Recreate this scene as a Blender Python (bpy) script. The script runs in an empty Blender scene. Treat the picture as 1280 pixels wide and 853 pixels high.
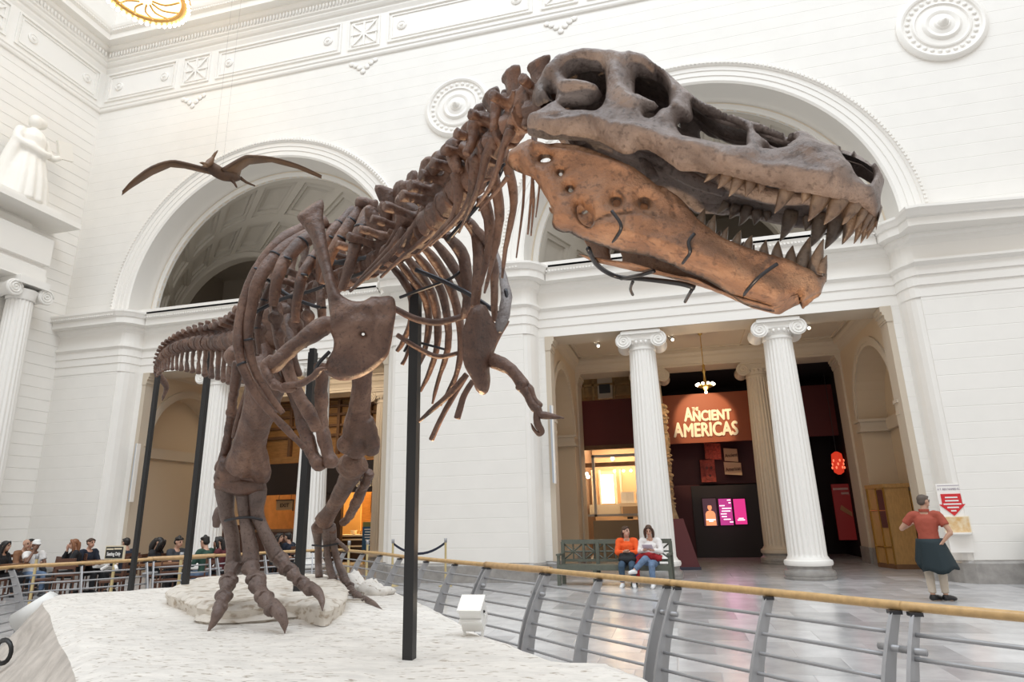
import bpy, bmesh, math, random
import numpy as np
from mathutils import Vector, Matrix, noise
from mathutils.geometry import delaunay_2d_cdt
PI = math.pi
SC = bpy.context.scene
COL = SC.collection
random.seed(7)

# ------------------------------------------------------------------ camera
FPX, YAW, PIT, ROL, CAMH = 795.6, -.2441, .2693, -.0236, 1.57
def cam_axes():
    cy, sy, cp, sp = math.cos(YAW), math.sin(YAW), math.cos(PIT), math.sin(PIT)
    f = Vector((sy*cp, cy*cp, sp)); r = Vector((cy, -sy, 0)); u = r.cross(f)
    cr, sr = math.cos(ROL), math.sin(ROL)
    return r*cr + u*sr, u*cr - r*sr, f
RX, UP, FW = cam_axes()
EYE = Vector((0, 0, CAMH))
cam = bpy.data.cameras.new('camera'); cam.sensor_width = 36; cam.lens = FPX/1280*36
cam.clip_start = .05; cam.clip_end = 200
co = bpy.data.objects.new('camera', cam); COL.objects.link(co)
M = Matrix((RX, UP, -FW)).transposed().to_4x4(); M.translation = EYE
co.matrix_world = M
SC.camera = co

# ------------------------------------------------------------------ light and exposure
SC.view_settings.view_transform = 'Standard'; SC.view_settings.look = 'None'
SC.view_settings.gamma = 1; SC.view_settings.use_curve_mapping = False
SC.view_settings.exposure = .33
wd = bpy.data.worlds.new('World'); SC.world = wd; wd.use_nodes = True
wb = wd.node_tree.nodes['Background']
wb.inputs[0].default_value = (1.0, .955, .90, 1); wb.inputs[1].default_value = .70

def area(name, loc, rot, sx, sy, power, color):
    l = bpy.data.lights.new(name, 'AREA'); l.shape = 'RECTANGLE'; l.size = sx; l.size_y = sy
    l.energy = power; l.color = color
    o = bpy.data.objects.new(name, l); COL.objects.link(o); o.location = loc; o.rotation_euler = rot
    return o
def spot(name, loc, target, power, color, size=.6, blend=.5, radius=.08):
    l = bpy.data.lights.new(name, 'SPOT'); l.energy = power; l.color = color
    l.spot_size = size; l.spot_blend = blend; l.shadow_soft_size = radius
    o = bpy.data.objects.new(name, l); COL.objects.link(o); o.location = loc
    o.rotation_euler = (Vector(target)-Vector(loc)).to_track_quat('-Z', 'Y').to_euler()
    return o
def point(name, loc, power, color, radius=.1):
    l = bpy.data.lights.new(name, 'POINT'); l.energy = power; l.color = color; l.shadow_soft_size = radius
    o = bpy.data.objects.new(name, l); COL.objects.link(o); o.location = loc
    return o
# daylight from the long skylight in the hall's ceiling
area('skylight', (3, -1, 36), (0, 0, 0), 46, 16, 8600, (.80, .90, 1.0))

# ------------------------------------------------------------------ pixel rays (only to find where a thing stands)
def ray(x, y): return FW + RX*((x-640)/FPX) - UP*((y-426.5)/FPX)
def at(x, y, d): return EYE + ray(x, y)*d
def onz(x, y, z): r = ray(x, y); return EYE + r*((z-CAMH)/r.z)
def ony(x, y, Y): r = ray(x, y); return EYE + r*(Y/r.y)
def onx(x, y, X): r = ray(x, y); return EYE + r*(X/r.x)

# ------------------------------------------------------------------ materials
MATS = {}
def mat(name, c, rough=.6, metal=0, var=0, scale=8, bump=0, bscale=40, spec=.5, emit=None, es=0, c2=None, objvar=0, coat=0, stretch=None, detail=5):
    if name in MATS: return MATS[name]
    m = bpy.data.materials.new(name); m.use_nodes = True; MATS[name] = m
    nt = m.node_tree; b = nt.nodes['Principled BSDF']
    b.inputs['Base Color'].default_value = (*c, 1); b.inputs['Roughness'].default_value = rough
    b.inputs['Metallic'].default_value = metal; b.inputs['Specular IOR Level'].default_value = spec
    b.inputs['Coat Weight'].default_value = coat
    if emit: b.inputs['Emission Color'].default_value = (*emit, 1); b.inputs['Emission Strength'].default_value = es
    if var or bump or c2 or objvar:
        tc = nt.nodes.new('ShaderNodeTexCoord'); src = tc.outputs['Object']
        if stretch:
            mp = nt.nodes.new('ShaderNodeMapping'); mp.inputs['Scale'].default_value = stretch
            nt.links.new(src, mp.inputs['Vector']); src = mp.outputs['Vector']
        col = None
        if var or c2:
            n = nt.nodes.new('ShaderNodeTexNoise'); n.inputs['Scale'].default_value = scale; n.inputs['Detail'].default_value = detail
            n.inputs['Roughness'].default_value = .6
            nt.links.new(src, n.inputs['Vector'])
            r = nt.nodes.new('ShaderNodeValToRGB')
            lo = c2 if c2 else tuple(max(0, v*(1-var)) for v in c)
            r.color_ramp.elements[0].position = .35; r.color_ramp.elements[1].position = .65
            r.color_ramp.elements[0].color = (*lo, 1); r.color_ramp.elements[1].color = (*c, 1)
            nt.links.new(n.outputs['Fac'], r.inputs['Fac']); col = r.outputs['Color']
        if objvar:
            oi = nt.nodes.new('ShaderNodeObjectInfo'); hs = nt.nodes.new('ShaderNodeHueSaturation')
            mr = nt.nodes.new('ShaderNodeMapRange'); mr.inputs['To Min'].default_value = 1-objvar; mr.inputs['To Max'].default_value = 1+objvar
            nt.links.new(oi.outputs['Random'], mr.inputs['Value']); nt.links.new(mr.outputs['Result'], hs.inputs['Value'])
            if col: nt.links.new(col, hs.inputs['Color'])
            else: hs.inputs['Color'].default_value = (*c, 1)
            col = hs.outputs['Color']
        if col: nt.links.new(col, b.inputs['Base Color'])
        if bump:
            n2 = nt.nodes.new('ShaderNodeTexNoise'); n2.inputs['Scale'].default_value = bscale; n2.inputs['Detail'].default_value = 6
            nt.links.new(src, n2.inputs['Vector'])
            bp = nt.nodes.new('ShaderNodeBump'); bp.inputs['Strength'].default_value = bump; bp.inputs['Distance'].default_value = .01
            nt.links.new(n2.outputs['Fac'], bp.inputs['Height']); nt.links.new(bp.outputs['Normal'], b.inputs['Normal'])
    return m
WALL = mat('cream_painted_stone', (.86, .835, .79), .55, var=.03, scale=1.5)
TRIM = mat('cream_plaster', (.87, .845, .80), .5)
PEACH = mat('warm_lit_plaster', (.84, .74, .60), .6)  # warm light on the upper arch reveals is tinted into this colour
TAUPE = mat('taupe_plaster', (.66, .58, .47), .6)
GREYST = mat('grey_marble', (.36, .34, .32), .3, var=.25, scale=5)
TILE = mat('floor_marble', (.56, .555, .56), .2, var=.22, scale=2.2, objvar=.2, spec=.55)
GROUT = mat('floor_grout', (.33, .33, .33), .5)
COLM = mat('column_stone', (.88, .86, .82), .5)
BLACK = mat('black_paint', (.012, .012, .013), .45)
STEEL = mat('brushed_steel', (.33, .34, .36), .38, .9)
STEEL2 = mat('painted_grey_steel', (.36, .36, .37), .45, .35)
OAK = mat('oak_handrail', (.62, .40, .18), .35, var=.2, scale=20)
BRASS = mat('brass', (.66, .43, .13), .28, 1)
BRONZE = mat('dark_armature', (.05, .05, .055), .38, .7)
MAROON = mat('maroon_panel', (.135, .018, .016), .6)
DARKRED = mat('dark_red_wall', (.055, .006, .010), .6)
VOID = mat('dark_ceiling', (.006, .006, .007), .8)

# ------------------------------------------------------------------ object helpers
WL = {}
def _link(name, data, parent=None):
    o = bpy.data.objects.new(name, data); COL.objects.link(o)
    if parent is not None:
        o.parent = parent; o.matrix_parent_inverse = Matrix.Translation(-WL.get(parent.name, Vector((0, 0, 0))))
    return o
def tag(o, label=None, cat=None, group=None, kind=None):
    if label: o['label'] = label
    if cat: o['category'] = cat
    if group: o['group'] = group
    if kind: o['kind'] = kind
    return o
def root(name, loc, label=None, cat=None, group=None, kind=None):
    o = bpy.data.objects.new(name, None); COL.objects.link(o); o.location = loc; o.empty_display_size = .1
    WL[o.name] = Vector(loc)
    return tag(o, label, cat, group, kind)
def dup(o, loc, rz=0, label=None, group=None):
    c = o.copy(); COL.objects.link(c); c.location = loc; c.rotation_euler = (0, 0, rz); WL[c.name] = Vector(loc)
    if label: c['label'] = label
    if group: c['group'] = group
    def rec(a, b):
        for ch in a.children:
            d = ch.copy(); COL.objects.link(d); d.parent = b; rec(ch, d)
    rec(o, c)
    return c

class MB:
    """collects shapes; build() links them as ONE mesh object"""
    def __init__(s): s.v = []; s.f = []
    def add(s, vs, fs):
        k = len(s.v); s.v += [tuple(p) for p in vs]; s.f += [tuple(i+k for i in f) for f in fs]; return s
    def box(s, c, size, m=None):
        x, y, z = (t/2 for t in size)
        P = [Vector(p) for p in ((-x,-y,-z),(x,-y,-z),(x,y,-z),(-x,y,-z),(-x,-y,z),(x,-y,z),(x,y,z),(-x,y,z))]
        c = Vector(c)
        P = [c + ((m @ p) if m is not None else p) for p in P]
        return s.add(P, [(3,2,1,0),(4,5,6,7),(0,1,5,4),(1,2,6,5),(2,3,7,6),(3,0,4,7)])
    def bb(s, a, b):
        return s.box([(p+q)/2 for p, q in zip(a, b)], [abs(q-p) for p, q in zip(a, b)])
    def tube(s, pts, rad, n=10, sub=0, cap=True, flat=None, hint=None):
        """swept round bar; rad: number or list; flat: list of second radii (elliptic section)"""
        pts = [Vector(p) for p in pts]; m = len(pts)
        R = list(rad) if hasattr(rad, '__len__') else [rad]*m
        Q = list(flat) if flat is not None and hasattr(flat, '__len__') else ([flat]*m if flat else R)
        if sub:
            P2, R2, Q2 = [], [], []
            for i in range(m-1):
                p0, p1, p2, p3 = pts[max(i-1, 0)], pts[i], pts[i+1], pts[min(i+2, m-1)]
                for k in range(sub):
                    t = k/sub
                    P2.append(.5*((2*p1)+(p2-p0)*t+(2*p0-5*p1+4*p2-p3)*t*t+(3*p1-p0-3*p2+p3)*t**3))
                    e = t*t*(3-2*t)
                    R2.append(R[i]+(R[i+1]-R[i])*e); Q2.append(Q[i]+(Q[i+1]-Q[i])*e)
            P2.append(pts[-1]); R2.append(R[-1]); Q2.append(Q[-1]); pts, R, Q = P2, R2, Q2; m = len(pts)
        vs, fs = [], []
        nrm = None
        for i in range(m):
            t = (pts[min(i+1, m-1)]-pts[max(i-1, 0)])
            t = t.normalized() if t.length > 1e-9 else Vector((0, 0, 1))
            if nrm is None:
                h = Vector(hint) if hint is not None else (Vector((0, 0, 1)) if abs(t.z) < .9 else Vector((1, 0, 0)))
                nrm = (h - t*h.dot(t)).normalized()
            else:
                nrm = nrm - t*nrm.dot(t)
                nrm = nrm.normalized() if nrm.length > 1e-6 else t.orthogonal().normalized()
            b = t.cross(nrm)
            for k in range(n):
                a = 2*PI*k/n
                vs.append(pts[i] + nrm*(math.cos(a)*R[i]) + b*(math.sin(a)*Q[i]))
        for i in range(m-1):
            for k in range(n):
                k2 = (k+1) % n
                fs.append((i*n+k, i*n+k2, (i+1)*n+k2, (i+1)*n+k))
        if cap:
            fs.append(tuple(range(n))[::-1]); fs.append(tuple((m-1)*n+k for k in range(n)))
        return s.add(vs, fs)
    def lathe(s, prof, c, n=24, axis='Z', a0=0, a1=2*PI):
        c = Vector(c); full = abs(a1-a0-2*PI) < 1e-6; kn = n if full else n+1
        vs, fs = [], []
        for r, h in prof:
            for k in range(kn):
                a = a0+(a1-a0)*k/n
                if axis == 'Z': p = Vector((r*math.cos(a), r*math.sin(a), h))
                elif axis == 'Y': p = Vector((r*math.cos(a), h, r*math.sin(a)))
                else: p = Vector((h, r*math.cos(a), r*math.sin(a)))
                vs.append(c+p)
        for i in range(len(prof)-1):
            for k in range(n):
                k2 = (k+1) % kn
                f = (i*kn+k, i*kn+k2, (i+1)*kn+k2, (i+1)*kn+k)
                fs.append(f if axis != 'Y' else f[::-1])
        return s.add(vs, fs)
    def ball(s, c, r, n=10, m=7, rot=None):
        rx, ry, rz = r if hasattr(r, '__len__') else (r, r, r)
        c = Vector(c); vs = [c + (rot @ Vector((0,0,-rz)) if rot is not None else Vector((0,0,-rz)))]; fs = []
        for i in range(1, m):
            a = -PI/2+PI*i/m
            for k in range(n):
                b = 2*PI*k/n
                p = Vector((rx*math.cos(a)*math.cos(b), ry*math.cos(a)*math.sin(b), rz*math.sin(a)))
                vs.append(c + (rot @ p if rot is not None else p))
        vs.append(c + (rot @ Vector((0,0,rz)) if rot is not None else Vector((0,0,rz))))
        for k in range(n): fs.append((0, 1+(k+1) % n, 1+k))
        for i in range(m-2):
            for k in range(n):
                k2 = (k+1) % n
                fs.append((1+i*n+k, 1+i*n+k2, 1+(i+1)*n+k2, 1+(i+1)*n+k))
        L = len(vs)-1
        for k in range(n): fs.append((L, 1+(m-2)*n+k, 1+(m-2)*n+(k+1) % n))
        return s.add(vs, fs)
    def prism(s, poly, ext):
        """flat polygon (3D points) pushed along ext"""
        e = Vector(ext); n = len(poly); P = [Vector(p) for p in poly]
        return s.add(P+[p+e for p in P], [tuple(range(n))[::-1], tuple(range(n, 2*n))]+[(i, (i+1) % n, n+(i+1) % n, n+i) for i in range(n)])
    def sweep(s, path, prof, side=1):
        """moulding: profile (out, z) along a plan polyline with mitred corners; side=1: outwards is to the right of travel"""
        m = len(path); vs, fs = [], []; k = len(prof)
        D = []
        for i in range(m-1):
            d = Vector((path[i+1][0]-path[i][0], path[i+1][1]-path[i][1])).normalized(); D.append(Vector((d.y, -d.x))*side)
        for i in range(m):
            a = D[max(i-1, 0)]; b = D[min(i, m-2)]; n = (a+b); n = n/(max(.25, n.length_squared/2))
            for o, z in prof: vs.append((path[i][0]+n.x*o, path[i][1]+n.y*o, z))
        for i in range(m-1):
            for j in range(k-1):
                f = (i*k+j, (i+1)*k+j, (i+1)*k+j+1, i*k+j+1); fs.append(f if side == 1 else f[::-1])
        return s.add(vs, fs)
    def mesh(s, name, smooth=False, angle=None):
        me = bpy.data.meshes.new(name); me.from_pydata(s.v, [], s.f); me.validate(); me.update()
        if smooth: me.polygons.foreach_set('use_smooth', [True]*len(me.polygons))
        return me
    def build(s, name, m, parent=None, smooth=False, sharp=None, kind=None):
        me = s.mesh(name, smooth); me.materials.append(m)
        if sharp: me.set_sharp_from_angle(angle=math.radians(sharp))
        o = _link(name, me, parent)
        if kind: o['kind'] = kind
        return o
def smooth_sharp(o, deg=35):
    me = o.data; me.polygons.foreach_set('use_smooth', [True]*len(me.polygons)); me.set_sharp_from_angle(angle=math.radians(deg)); return o
def remeshed(mb, name, m, parent=None, voxel=.012, smooth=2, ssize=.5, adapt=0):
    """fuse overlapping lumps into one continuous skin"""
    me = mb.mesh('tmp'); o = bpy.data.objects.new('tmp', me); COL.objects.link(o)
    r = o.modifiers.new('r', 'REMESH'); r.mode = 'VOXEL'; r.voxel_size = voxel; r.use_smooth_shade = True
    if smooth:
        q = o.modifiers.new('s', 'SMOOTH'); q.iterations = smooth; q.factor = ssize
    dg = bpy.context.evaluated_depsgraph_get()
    nm = bpy.data.meshes.new_from_object(o.evaluated_get(dg)); nm.name = name
    bpy.data.objects.remove(o); bpy.data.meshes.remove(me)
    nm.materials.clear(); nm.materials.append(m)
    nm.polygons.foreach_set('use_smooth', [True]*len(nm.polygons))
    return _link(name, nm, parent)
def text_mesh(body, size, depth=.004, bold=0, align='CENTER', spacing=1.0):
    """lettering as a mesh (x right, y up, z towards the reader)"""
    c = bpy.data.curves.new('t', 'FONT'); c.body = body; c.size = size; c.extrude = depth; c.offset = bold
    c.align_x = align; c.align_y = 'CENTER'; c.space_character = spacing
    c.resolution_u = 3
    o = bpy.data.objects.new('t', c); COL.objects.link(o)
    dg = bpy.context.evaluated_depsgraph_get(); me = bpy.data.meshes.new_from_object(o.evaluated_get(dg))
    bpy.data.objects.remove(o); bpy.data.curves.remove(c)
    return me
def text(name, body, size, loc, m, parent=None, xdir=(1,0,0), up=(0,0,1), depth=.004, bold=0, squeeze=1, align='CENTER', spacing=1.0, fat=0, fitw=0):
    me = text_mesh(body, size, depth, bold, align, spacing); me.name = name
    if fitw:
        xs = [v.co.x for v in me.vertices]; k = fitw/(max(xs)-min(xs))
        for v in me.vertices: v.co.x *= k
    if fat:
        bm = bmesh.new()
        for dx, dy, dz in ((0, 0, 0), (fat, 0, .0006), (-fat, 0, .0012), (0, fat, .0018), (0, -fat, .0024)):
            k = len(bm.verts); bm.from_mesh(me); bm.verts.ensure_lookup_table()
            for v in bm.verts[k:]: v.co += Vector((dx, dy, dz))
        bm.to_mesh(me); bm.free()
    X = Vector(xdir).normalized(); U = Vector(up).normalized(); Z = X.cross(U)
    T = Matrix((X*squeeze, U, Z)).transposed().to_4x4(); T.translation = Vector(loc)
    me.transform(T); me.materials.clear(); me.materials.append(m)
    return _link(name, me, parent)

# ================================================================== THE HALL
YP, YR = 16.1, 16.7                      # face of the piers, face of the recessed bays
BAYS = (1.1, -12.2); XL, XR = -19.5, 9.9
ZS, ZT = 8.4, 16.34                      # arch springing, foot of the frieze
def struct(mb, name, m, parent=None, smooth=False, sharp=None):
    o = mb.build(name, m, parent, smooth, sharp)
    if parent is None: o['kind'] = 'structure'; WL[o.name] = Vector((0, 0, 0))
    return o
# floor: a bed of grout and marble tiles laid on it
fl = struct(MB().bb((-40, -40, -.3), (40, 30, -.012)), 'floor', GROUT)
rng = random.Random(3)
big = .86
tile_me = {}
def tile_mesh(w, h):
    if (w, h) not in tile_me:
        g = .004; b = .006
        mb = MB(); a, c = w/2-g, h/2-g
        mb.add([(-a,-c,-.02),(a,-c,-.02),(a,c,-.02),(-a,c,-.02),(-a,-c,-.001),(a,-c,-.001),(a,c,-.001),(-a,c,-.001),(-a+b,-c+b,0),(a-b,-c+b,0),(a-b,c-b,0),(-a+b,c-b,0)],
               [(0,1,5,4),(1,2,6,5),(2,3,7,6),(3,0,4,7),(4,5,9,8),(5,6,10,9),(6,7,11,10),(7,4,8,11),(8,9,10,11)])
        me = mb.mesh('tile'); me.materials.append(TILE); tile_me[(w, h)] = me
    return tile_me[(w, h)]
nt_ = 0
for j in range(16):
    y = 4.4+j*big; off = (j % 2)*big*.5
    for i in range(24):
        x = -9.2+i*big+off
        pxl = (Vector((x, y, 0))-EYE); dz = pxl.dot(FW)
        if dz < 1: continue
        u = 640+FPX*pxl.dot(RX)/dz
        if u < 430 or u > 1400 or nt_ >= 296: continue
        o = _link('tile', tile_mesh(big, big), fl); o.location = (x, y, 0); nt_ += 1
far = MB()
for j in range(33):
    for i in range(44):
        x = -23.4+i*big+(j % 2)*big*.5; y = 1+j*big
        if y > 29: continue
        hit = False
        jj = round((y-4.4)/big)
        pxl = (Vector((x, y, 0))-EYE); dz = pxl.dot(FW)
        far.bb((x-big/2+.004, y-big/2+.004, -.02), (x+big/2-.004, y+big/2-.004, -.0015))
fo = far.build('tile_field', TILE, fl); fo['kind'] = 'stuff'

# ---- front wall -------------------------------------------------------
wf = MB()
piers = [(XL-.5, BAYS[1]-4.8), (BAYS[1]+4.8, BAYS[0]-4.8), (BAYS[0]+4.8, XR)]
for a, b in piers: wf.bb((a, YP+.02, 0), (b, 16.9, 6.35))
for c in BAYS:
    for s in (-1, 1):
        # cove between pier face and recess, and the flat strip beside the opening
        pts = [(c+s*4.8, YP+.02)]
        for k in range(1, 6):
            a = PI/2*k/5; pts.append((c+s*(4.8-.3*math.sin(a)), YP+.02+.58*(1-math.cos(a))))
        pts += [(c+s*4.27, YR+.0), (c+s*4.27, YR+.22), (c+s*4.8, YR+.22)]
        P = [(x, y, 0) for x, y in pts]
        wf.prism(P if s < 0 else P[::-1], (0, 0, 6.35))
WF = struct(wf, 'wall_front', WALL)
R1 = 4.98
def zarch(x, c, R): 
    d = R*R-(x-c)**2
    return ZS+math.sqrt(d) if d > 0 else None
up = MB()
def wall_above(mb, y0, y1, x0, x1, z0, z1, cs, R):
    """slab with round-headed openings standing on z0"""
    xs = {x0, x1}
    for c in cs:
        for k in range(49):
            x = c-R*math.cos(PI*k/48)
            if x0 < x < x1: xs.add(round(x, 4))
    xs = sorted(xs)
    for a, b in zip(xs[:-1], xs[1:]):
        m = (a+b)/2; za = zb = z0
        for c in cs:
            if abs(m-c) < R:
                za = ZS+math.sqrt(max(0, R*R-(a-c)**2)); zb = ZS+math.sqrt(max(0, R*R-(b-c)**2))
        mb.add([(a,y0,za),(b,y0,zb),(b,y0,z1),(a,y0,z1),(a,y1,za),(b,y1,zb),(b,y1,z1),(a,y1,z1)],
               [(0,1,2,3),(5,4,7,6),(0,4,5,1)])
wall_above(up, YP+.02, YP+.06, XL-.3, XR, 8.2, 21, BAYS, R1)
up.build('upper_wall', WALL, WF)
# stone courses, chamfered so that the joints read as fine grooves
def course(x0f, x1f, z0, z1, yface, back, parent, m=WALL):
    e, n = .012, 4
    zs = [z0+.0006, z0+e]+[z0+e+(z1-z0-2*e)*k/n for k in range(1, n)]+[z1-e, z1-.0006]
    ys = [yface+.0035]+[yface]*(len(zs)-2)+[yface+.0035]
    vs, fs = [], []
    for z, y in zip(zs, ys):
        a, b = x0f(z), x1f(z); vs += [(a, back, z), (a, y, z), (b, y, z), (b, back, z)]
    for i in range(len(zs)-1):
        k = 4*i
        for j in range(3): fs.append((k+j, k+j+1, k+4+j+1, k+4+j))
    L = 4*(len(zs)-1); fs += [(0,3,2,1), (L, L+1, L+2, L+3)]
    MB().add(vs, fs).build('stone_course', m, parent)
H = .361
z = .46
while z < 6.3:
    z1 = min(z+H, 6.42)
    for a, b in piers: course(lambda q, a=a: a, lambda q, b=b: b, z, z1, YP, YP+.025, WF)
    z += H
z = 8.30
while z < ZT-.02:
    z1 = min(z+H, ZT)
    def edge(c, s):
        return lambda q: c+s*math.sqrt(max(0, R1*R1-max(0, q-ZS)**2))
    if z < ZS+R1:
        course(lambda q: XL-.2, edge(BAYS[1], -1), z, z1, YP, YP+.025, WF)
        course(edge(BAYS[1], 1), edge(BAYS[0], -1), z, z1, YP, YP+.025, WF)
        course(edge(BAYS[0], 1), lambda q: XR, z, z1, YP, YP+.025, WF)
    else: course(lambda q: XL-.2, lambda q: XR, z, z1, YP, YP+.025, WF)
    z += H
# recess strips beside the openings have joints of their own
for c in BAYS:
    for s in (-1, 1):
        z = .46
        while z < 6.3:
            z1 = min(z+H, 6.35); xa, xb = sorted((c+s*4.27, c+s*4.52))
            course(lambda q, a=xa: a, lambda q, b=xb: b, z, z1, YR-.025, YR, WF); z += H
# grey marble base
bs = MB()
def bay_path(off=0):
    pth = [(XL-.3, YP)]
    for c in (BAYS[1], BAYS[0]):
        pth.append((c-4.8, YP))
        for k in range(1, 6):
            a = PI/2*k/5; pth.append((c-4.8+.3*math.sin(a), YP+.58*(1-math.cos(a))))
        pth.append('in'); pth.append(c)
        for k in range(0, 6):
            a = PI/2*(5-k)/5; pth.append((c+4.8-.3*math.sin(a), YP+.58*(1-math.cos(a))))
        if True: pth.append((c+4.8, YP))
    pth.append((XR, YP))
    return pth
full = [p for p in bay_path() if isinstance(p, tuple)]
seg, segs = [], []
for p in bay_path():
    if p == 'in': segs.append(seg); seg = []
    elif isinstance(p, tuple): seg.append(p)
segs.append(seg)
def ext(s_, i):
    s_ = list(s_)
    if i > 0: s_ = [(s_[0][0]-.23, YR-.02)]+s_
    if i < len(segs)-1: s_ = s_+[(s_[-1][0]+.23, YR-.02)]
    return s_
for i, s_ in enumerate(segs):
    p = ext(s_, i)
    if i > 0: p = [(p[0][0], YR+.4)]+p
    if i < len(segs)-1: p = p+[(p[-1][0], YR+.4)]
    bs.sweep(p, [(.045, 0), (.045, .40), (.02, .44), (-.02, .46)])
struct(bs, 'baseboard_front', GREYST)
# entablature that follows piers and recesses
ENT = [(0, 6.33), (.0, 6.36), (.0, 6.60), (.025, 6.61), (.025, 6.84), (.05, 6.85), (.05, 7.06), (.075, 7.09), (.12, 7.13), (.12, 7.19), (.03, 7.21), (.03, 7.60), (.06, 7.66), (.13, 7.72), (.15, 7.78), (.15, 7.83), (.36, 7.85), (.36, 8.04), (.40, 8.06), (.44, 8.15), (.47, 8.20), (.47, 8.26), (.0, 8.31)]
tr = MB().sweep([(x, y-.01) for x, y in full], ENT)
struct(tr, 'trim_1', TRIM)
dn = MB()
for i in range(len(full)-1):
    a, b = Vector(full[i]), Vector(full[i+1]); L = (b-a).length
    if L < .5: continue
    n = int(L/.085); d = (b-a)/L; nn = Vector((d.y, -d.x))
    for k in range(n):
        p = a+d*(k+.5)*L/n
        dn.box((p.x+nn.x*.445, p.y+nn.y*.445-.01, 8.10), (.045 if abs(d.x) > .5 else .03, .03 if abs(d.x) > .5 else .045, .045))
tag(dn.build('bead_moulding', TRIM, bpy.data.objects['trim_1']), kind='stuff')
PORT = mat('portico_shaded_trim', (.58, .50, .40), .55); PORTW = mat('portico_shaded_wall', (.60, .49, .36), .6)  # dim portico shade and warm lamp tint are mixed into both colours
# soffit beams, ceilings and side walls of the two porticos
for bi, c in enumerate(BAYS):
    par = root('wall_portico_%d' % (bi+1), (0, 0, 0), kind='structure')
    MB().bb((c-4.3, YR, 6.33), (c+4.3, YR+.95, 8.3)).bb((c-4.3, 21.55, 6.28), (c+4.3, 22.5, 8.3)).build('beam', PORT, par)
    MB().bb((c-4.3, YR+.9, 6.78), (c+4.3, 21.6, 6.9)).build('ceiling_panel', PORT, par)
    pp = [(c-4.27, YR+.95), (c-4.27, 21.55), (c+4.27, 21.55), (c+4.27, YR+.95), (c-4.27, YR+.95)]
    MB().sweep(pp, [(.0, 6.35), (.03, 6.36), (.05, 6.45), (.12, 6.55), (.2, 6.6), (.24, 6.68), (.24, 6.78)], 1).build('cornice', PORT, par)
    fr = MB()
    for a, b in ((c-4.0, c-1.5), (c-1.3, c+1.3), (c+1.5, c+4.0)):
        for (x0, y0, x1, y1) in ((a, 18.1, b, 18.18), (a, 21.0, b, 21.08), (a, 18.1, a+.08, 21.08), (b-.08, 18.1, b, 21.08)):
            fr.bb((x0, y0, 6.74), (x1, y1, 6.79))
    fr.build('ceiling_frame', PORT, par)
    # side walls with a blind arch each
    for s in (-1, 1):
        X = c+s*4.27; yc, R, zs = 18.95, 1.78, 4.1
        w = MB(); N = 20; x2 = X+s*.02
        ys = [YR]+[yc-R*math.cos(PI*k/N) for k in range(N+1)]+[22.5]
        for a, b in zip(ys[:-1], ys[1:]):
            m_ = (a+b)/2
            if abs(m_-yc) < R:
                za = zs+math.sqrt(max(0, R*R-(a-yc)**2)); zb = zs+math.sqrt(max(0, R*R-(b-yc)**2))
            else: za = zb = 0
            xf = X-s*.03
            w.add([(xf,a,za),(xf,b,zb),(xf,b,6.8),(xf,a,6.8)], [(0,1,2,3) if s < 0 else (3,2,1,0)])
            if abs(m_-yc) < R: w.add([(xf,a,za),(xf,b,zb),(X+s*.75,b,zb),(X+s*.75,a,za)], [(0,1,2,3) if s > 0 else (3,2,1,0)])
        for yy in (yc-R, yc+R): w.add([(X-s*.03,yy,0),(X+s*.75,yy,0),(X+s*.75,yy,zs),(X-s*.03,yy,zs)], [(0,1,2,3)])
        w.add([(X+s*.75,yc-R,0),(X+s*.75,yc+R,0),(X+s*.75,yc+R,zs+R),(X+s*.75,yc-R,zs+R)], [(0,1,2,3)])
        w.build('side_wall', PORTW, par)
        ar = MB()
        for r0, r1, o_ in ((R-.01, R+.10, .02), (R+.10, R+.24, .045)):
            for k in range(N):
                a, b = PI*k/N, PI*(k+1)/N
                q = [(r0, a), (r1, a), (r1, b), (r0, b)]
                P = [(X-s*(.03+o_), yc-math.cos(t)*r, zs+math.sin(t)*r) for r, t in q]
                ar.prism(P if s > 0 else P[::-1], (s*o_, 0, 0))
        ar.build('archivolt', PORT, par)
        im = MB()
        for yy in (yc-R, yc+R):
            im.bb((X-s*.10, yy-.24, zs-.38), (X+s*.70, yy+.24 if yy > yc else yy+.03, zs-.30)); im.bb((X-s*.06, yy-.2, zs-.30), (X+s*.70, yy+.2 if yy > yc else yy+.02, zs-.1)); im.bb((X-s*.12, yy-.26, zs-.1), (X+s*.70, yy+.26 if yy > yc else yy+.05, zs-.02))
        im.bb((X+s*.62, yc-R, zs-.36), (X+s*.76, yc+R, zs-.02))
        im.build('impost', PORT, par)
        # pilasters at front and back of the side wall
        pl = MB()
        for (ya, yb) in ((YR-.03, YR+.5), (21.6, 22.5)):
            pl.bb((X-s*.09, ya, .46), (X+s*.05, yb, 5.95))
            for k, (o_, z0, z1) in enumerate(((.11, 5.95, 6.0), (.13, 6.0, 6.12), (.17, 6.12, 6.2), (.2, 6.2, 6.34))):
                pl.bb((X-s*o_, ya-.02, z0), (X+s*.05, yb+.02, z1))
        pl.build('pilaster', PORT, par)
        MB().bb((X-s*.12, YR-.05, 0), (X+s*.04, YR+.53, .46)).bb((X-s*.12, 21.57, 0), (X+s*.04, 22.53, .46)).bb((X-s*.05, 20.7, 0), (X+s*.04, 21.6, .46)).build('plinth', GREYST, par)

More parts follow.
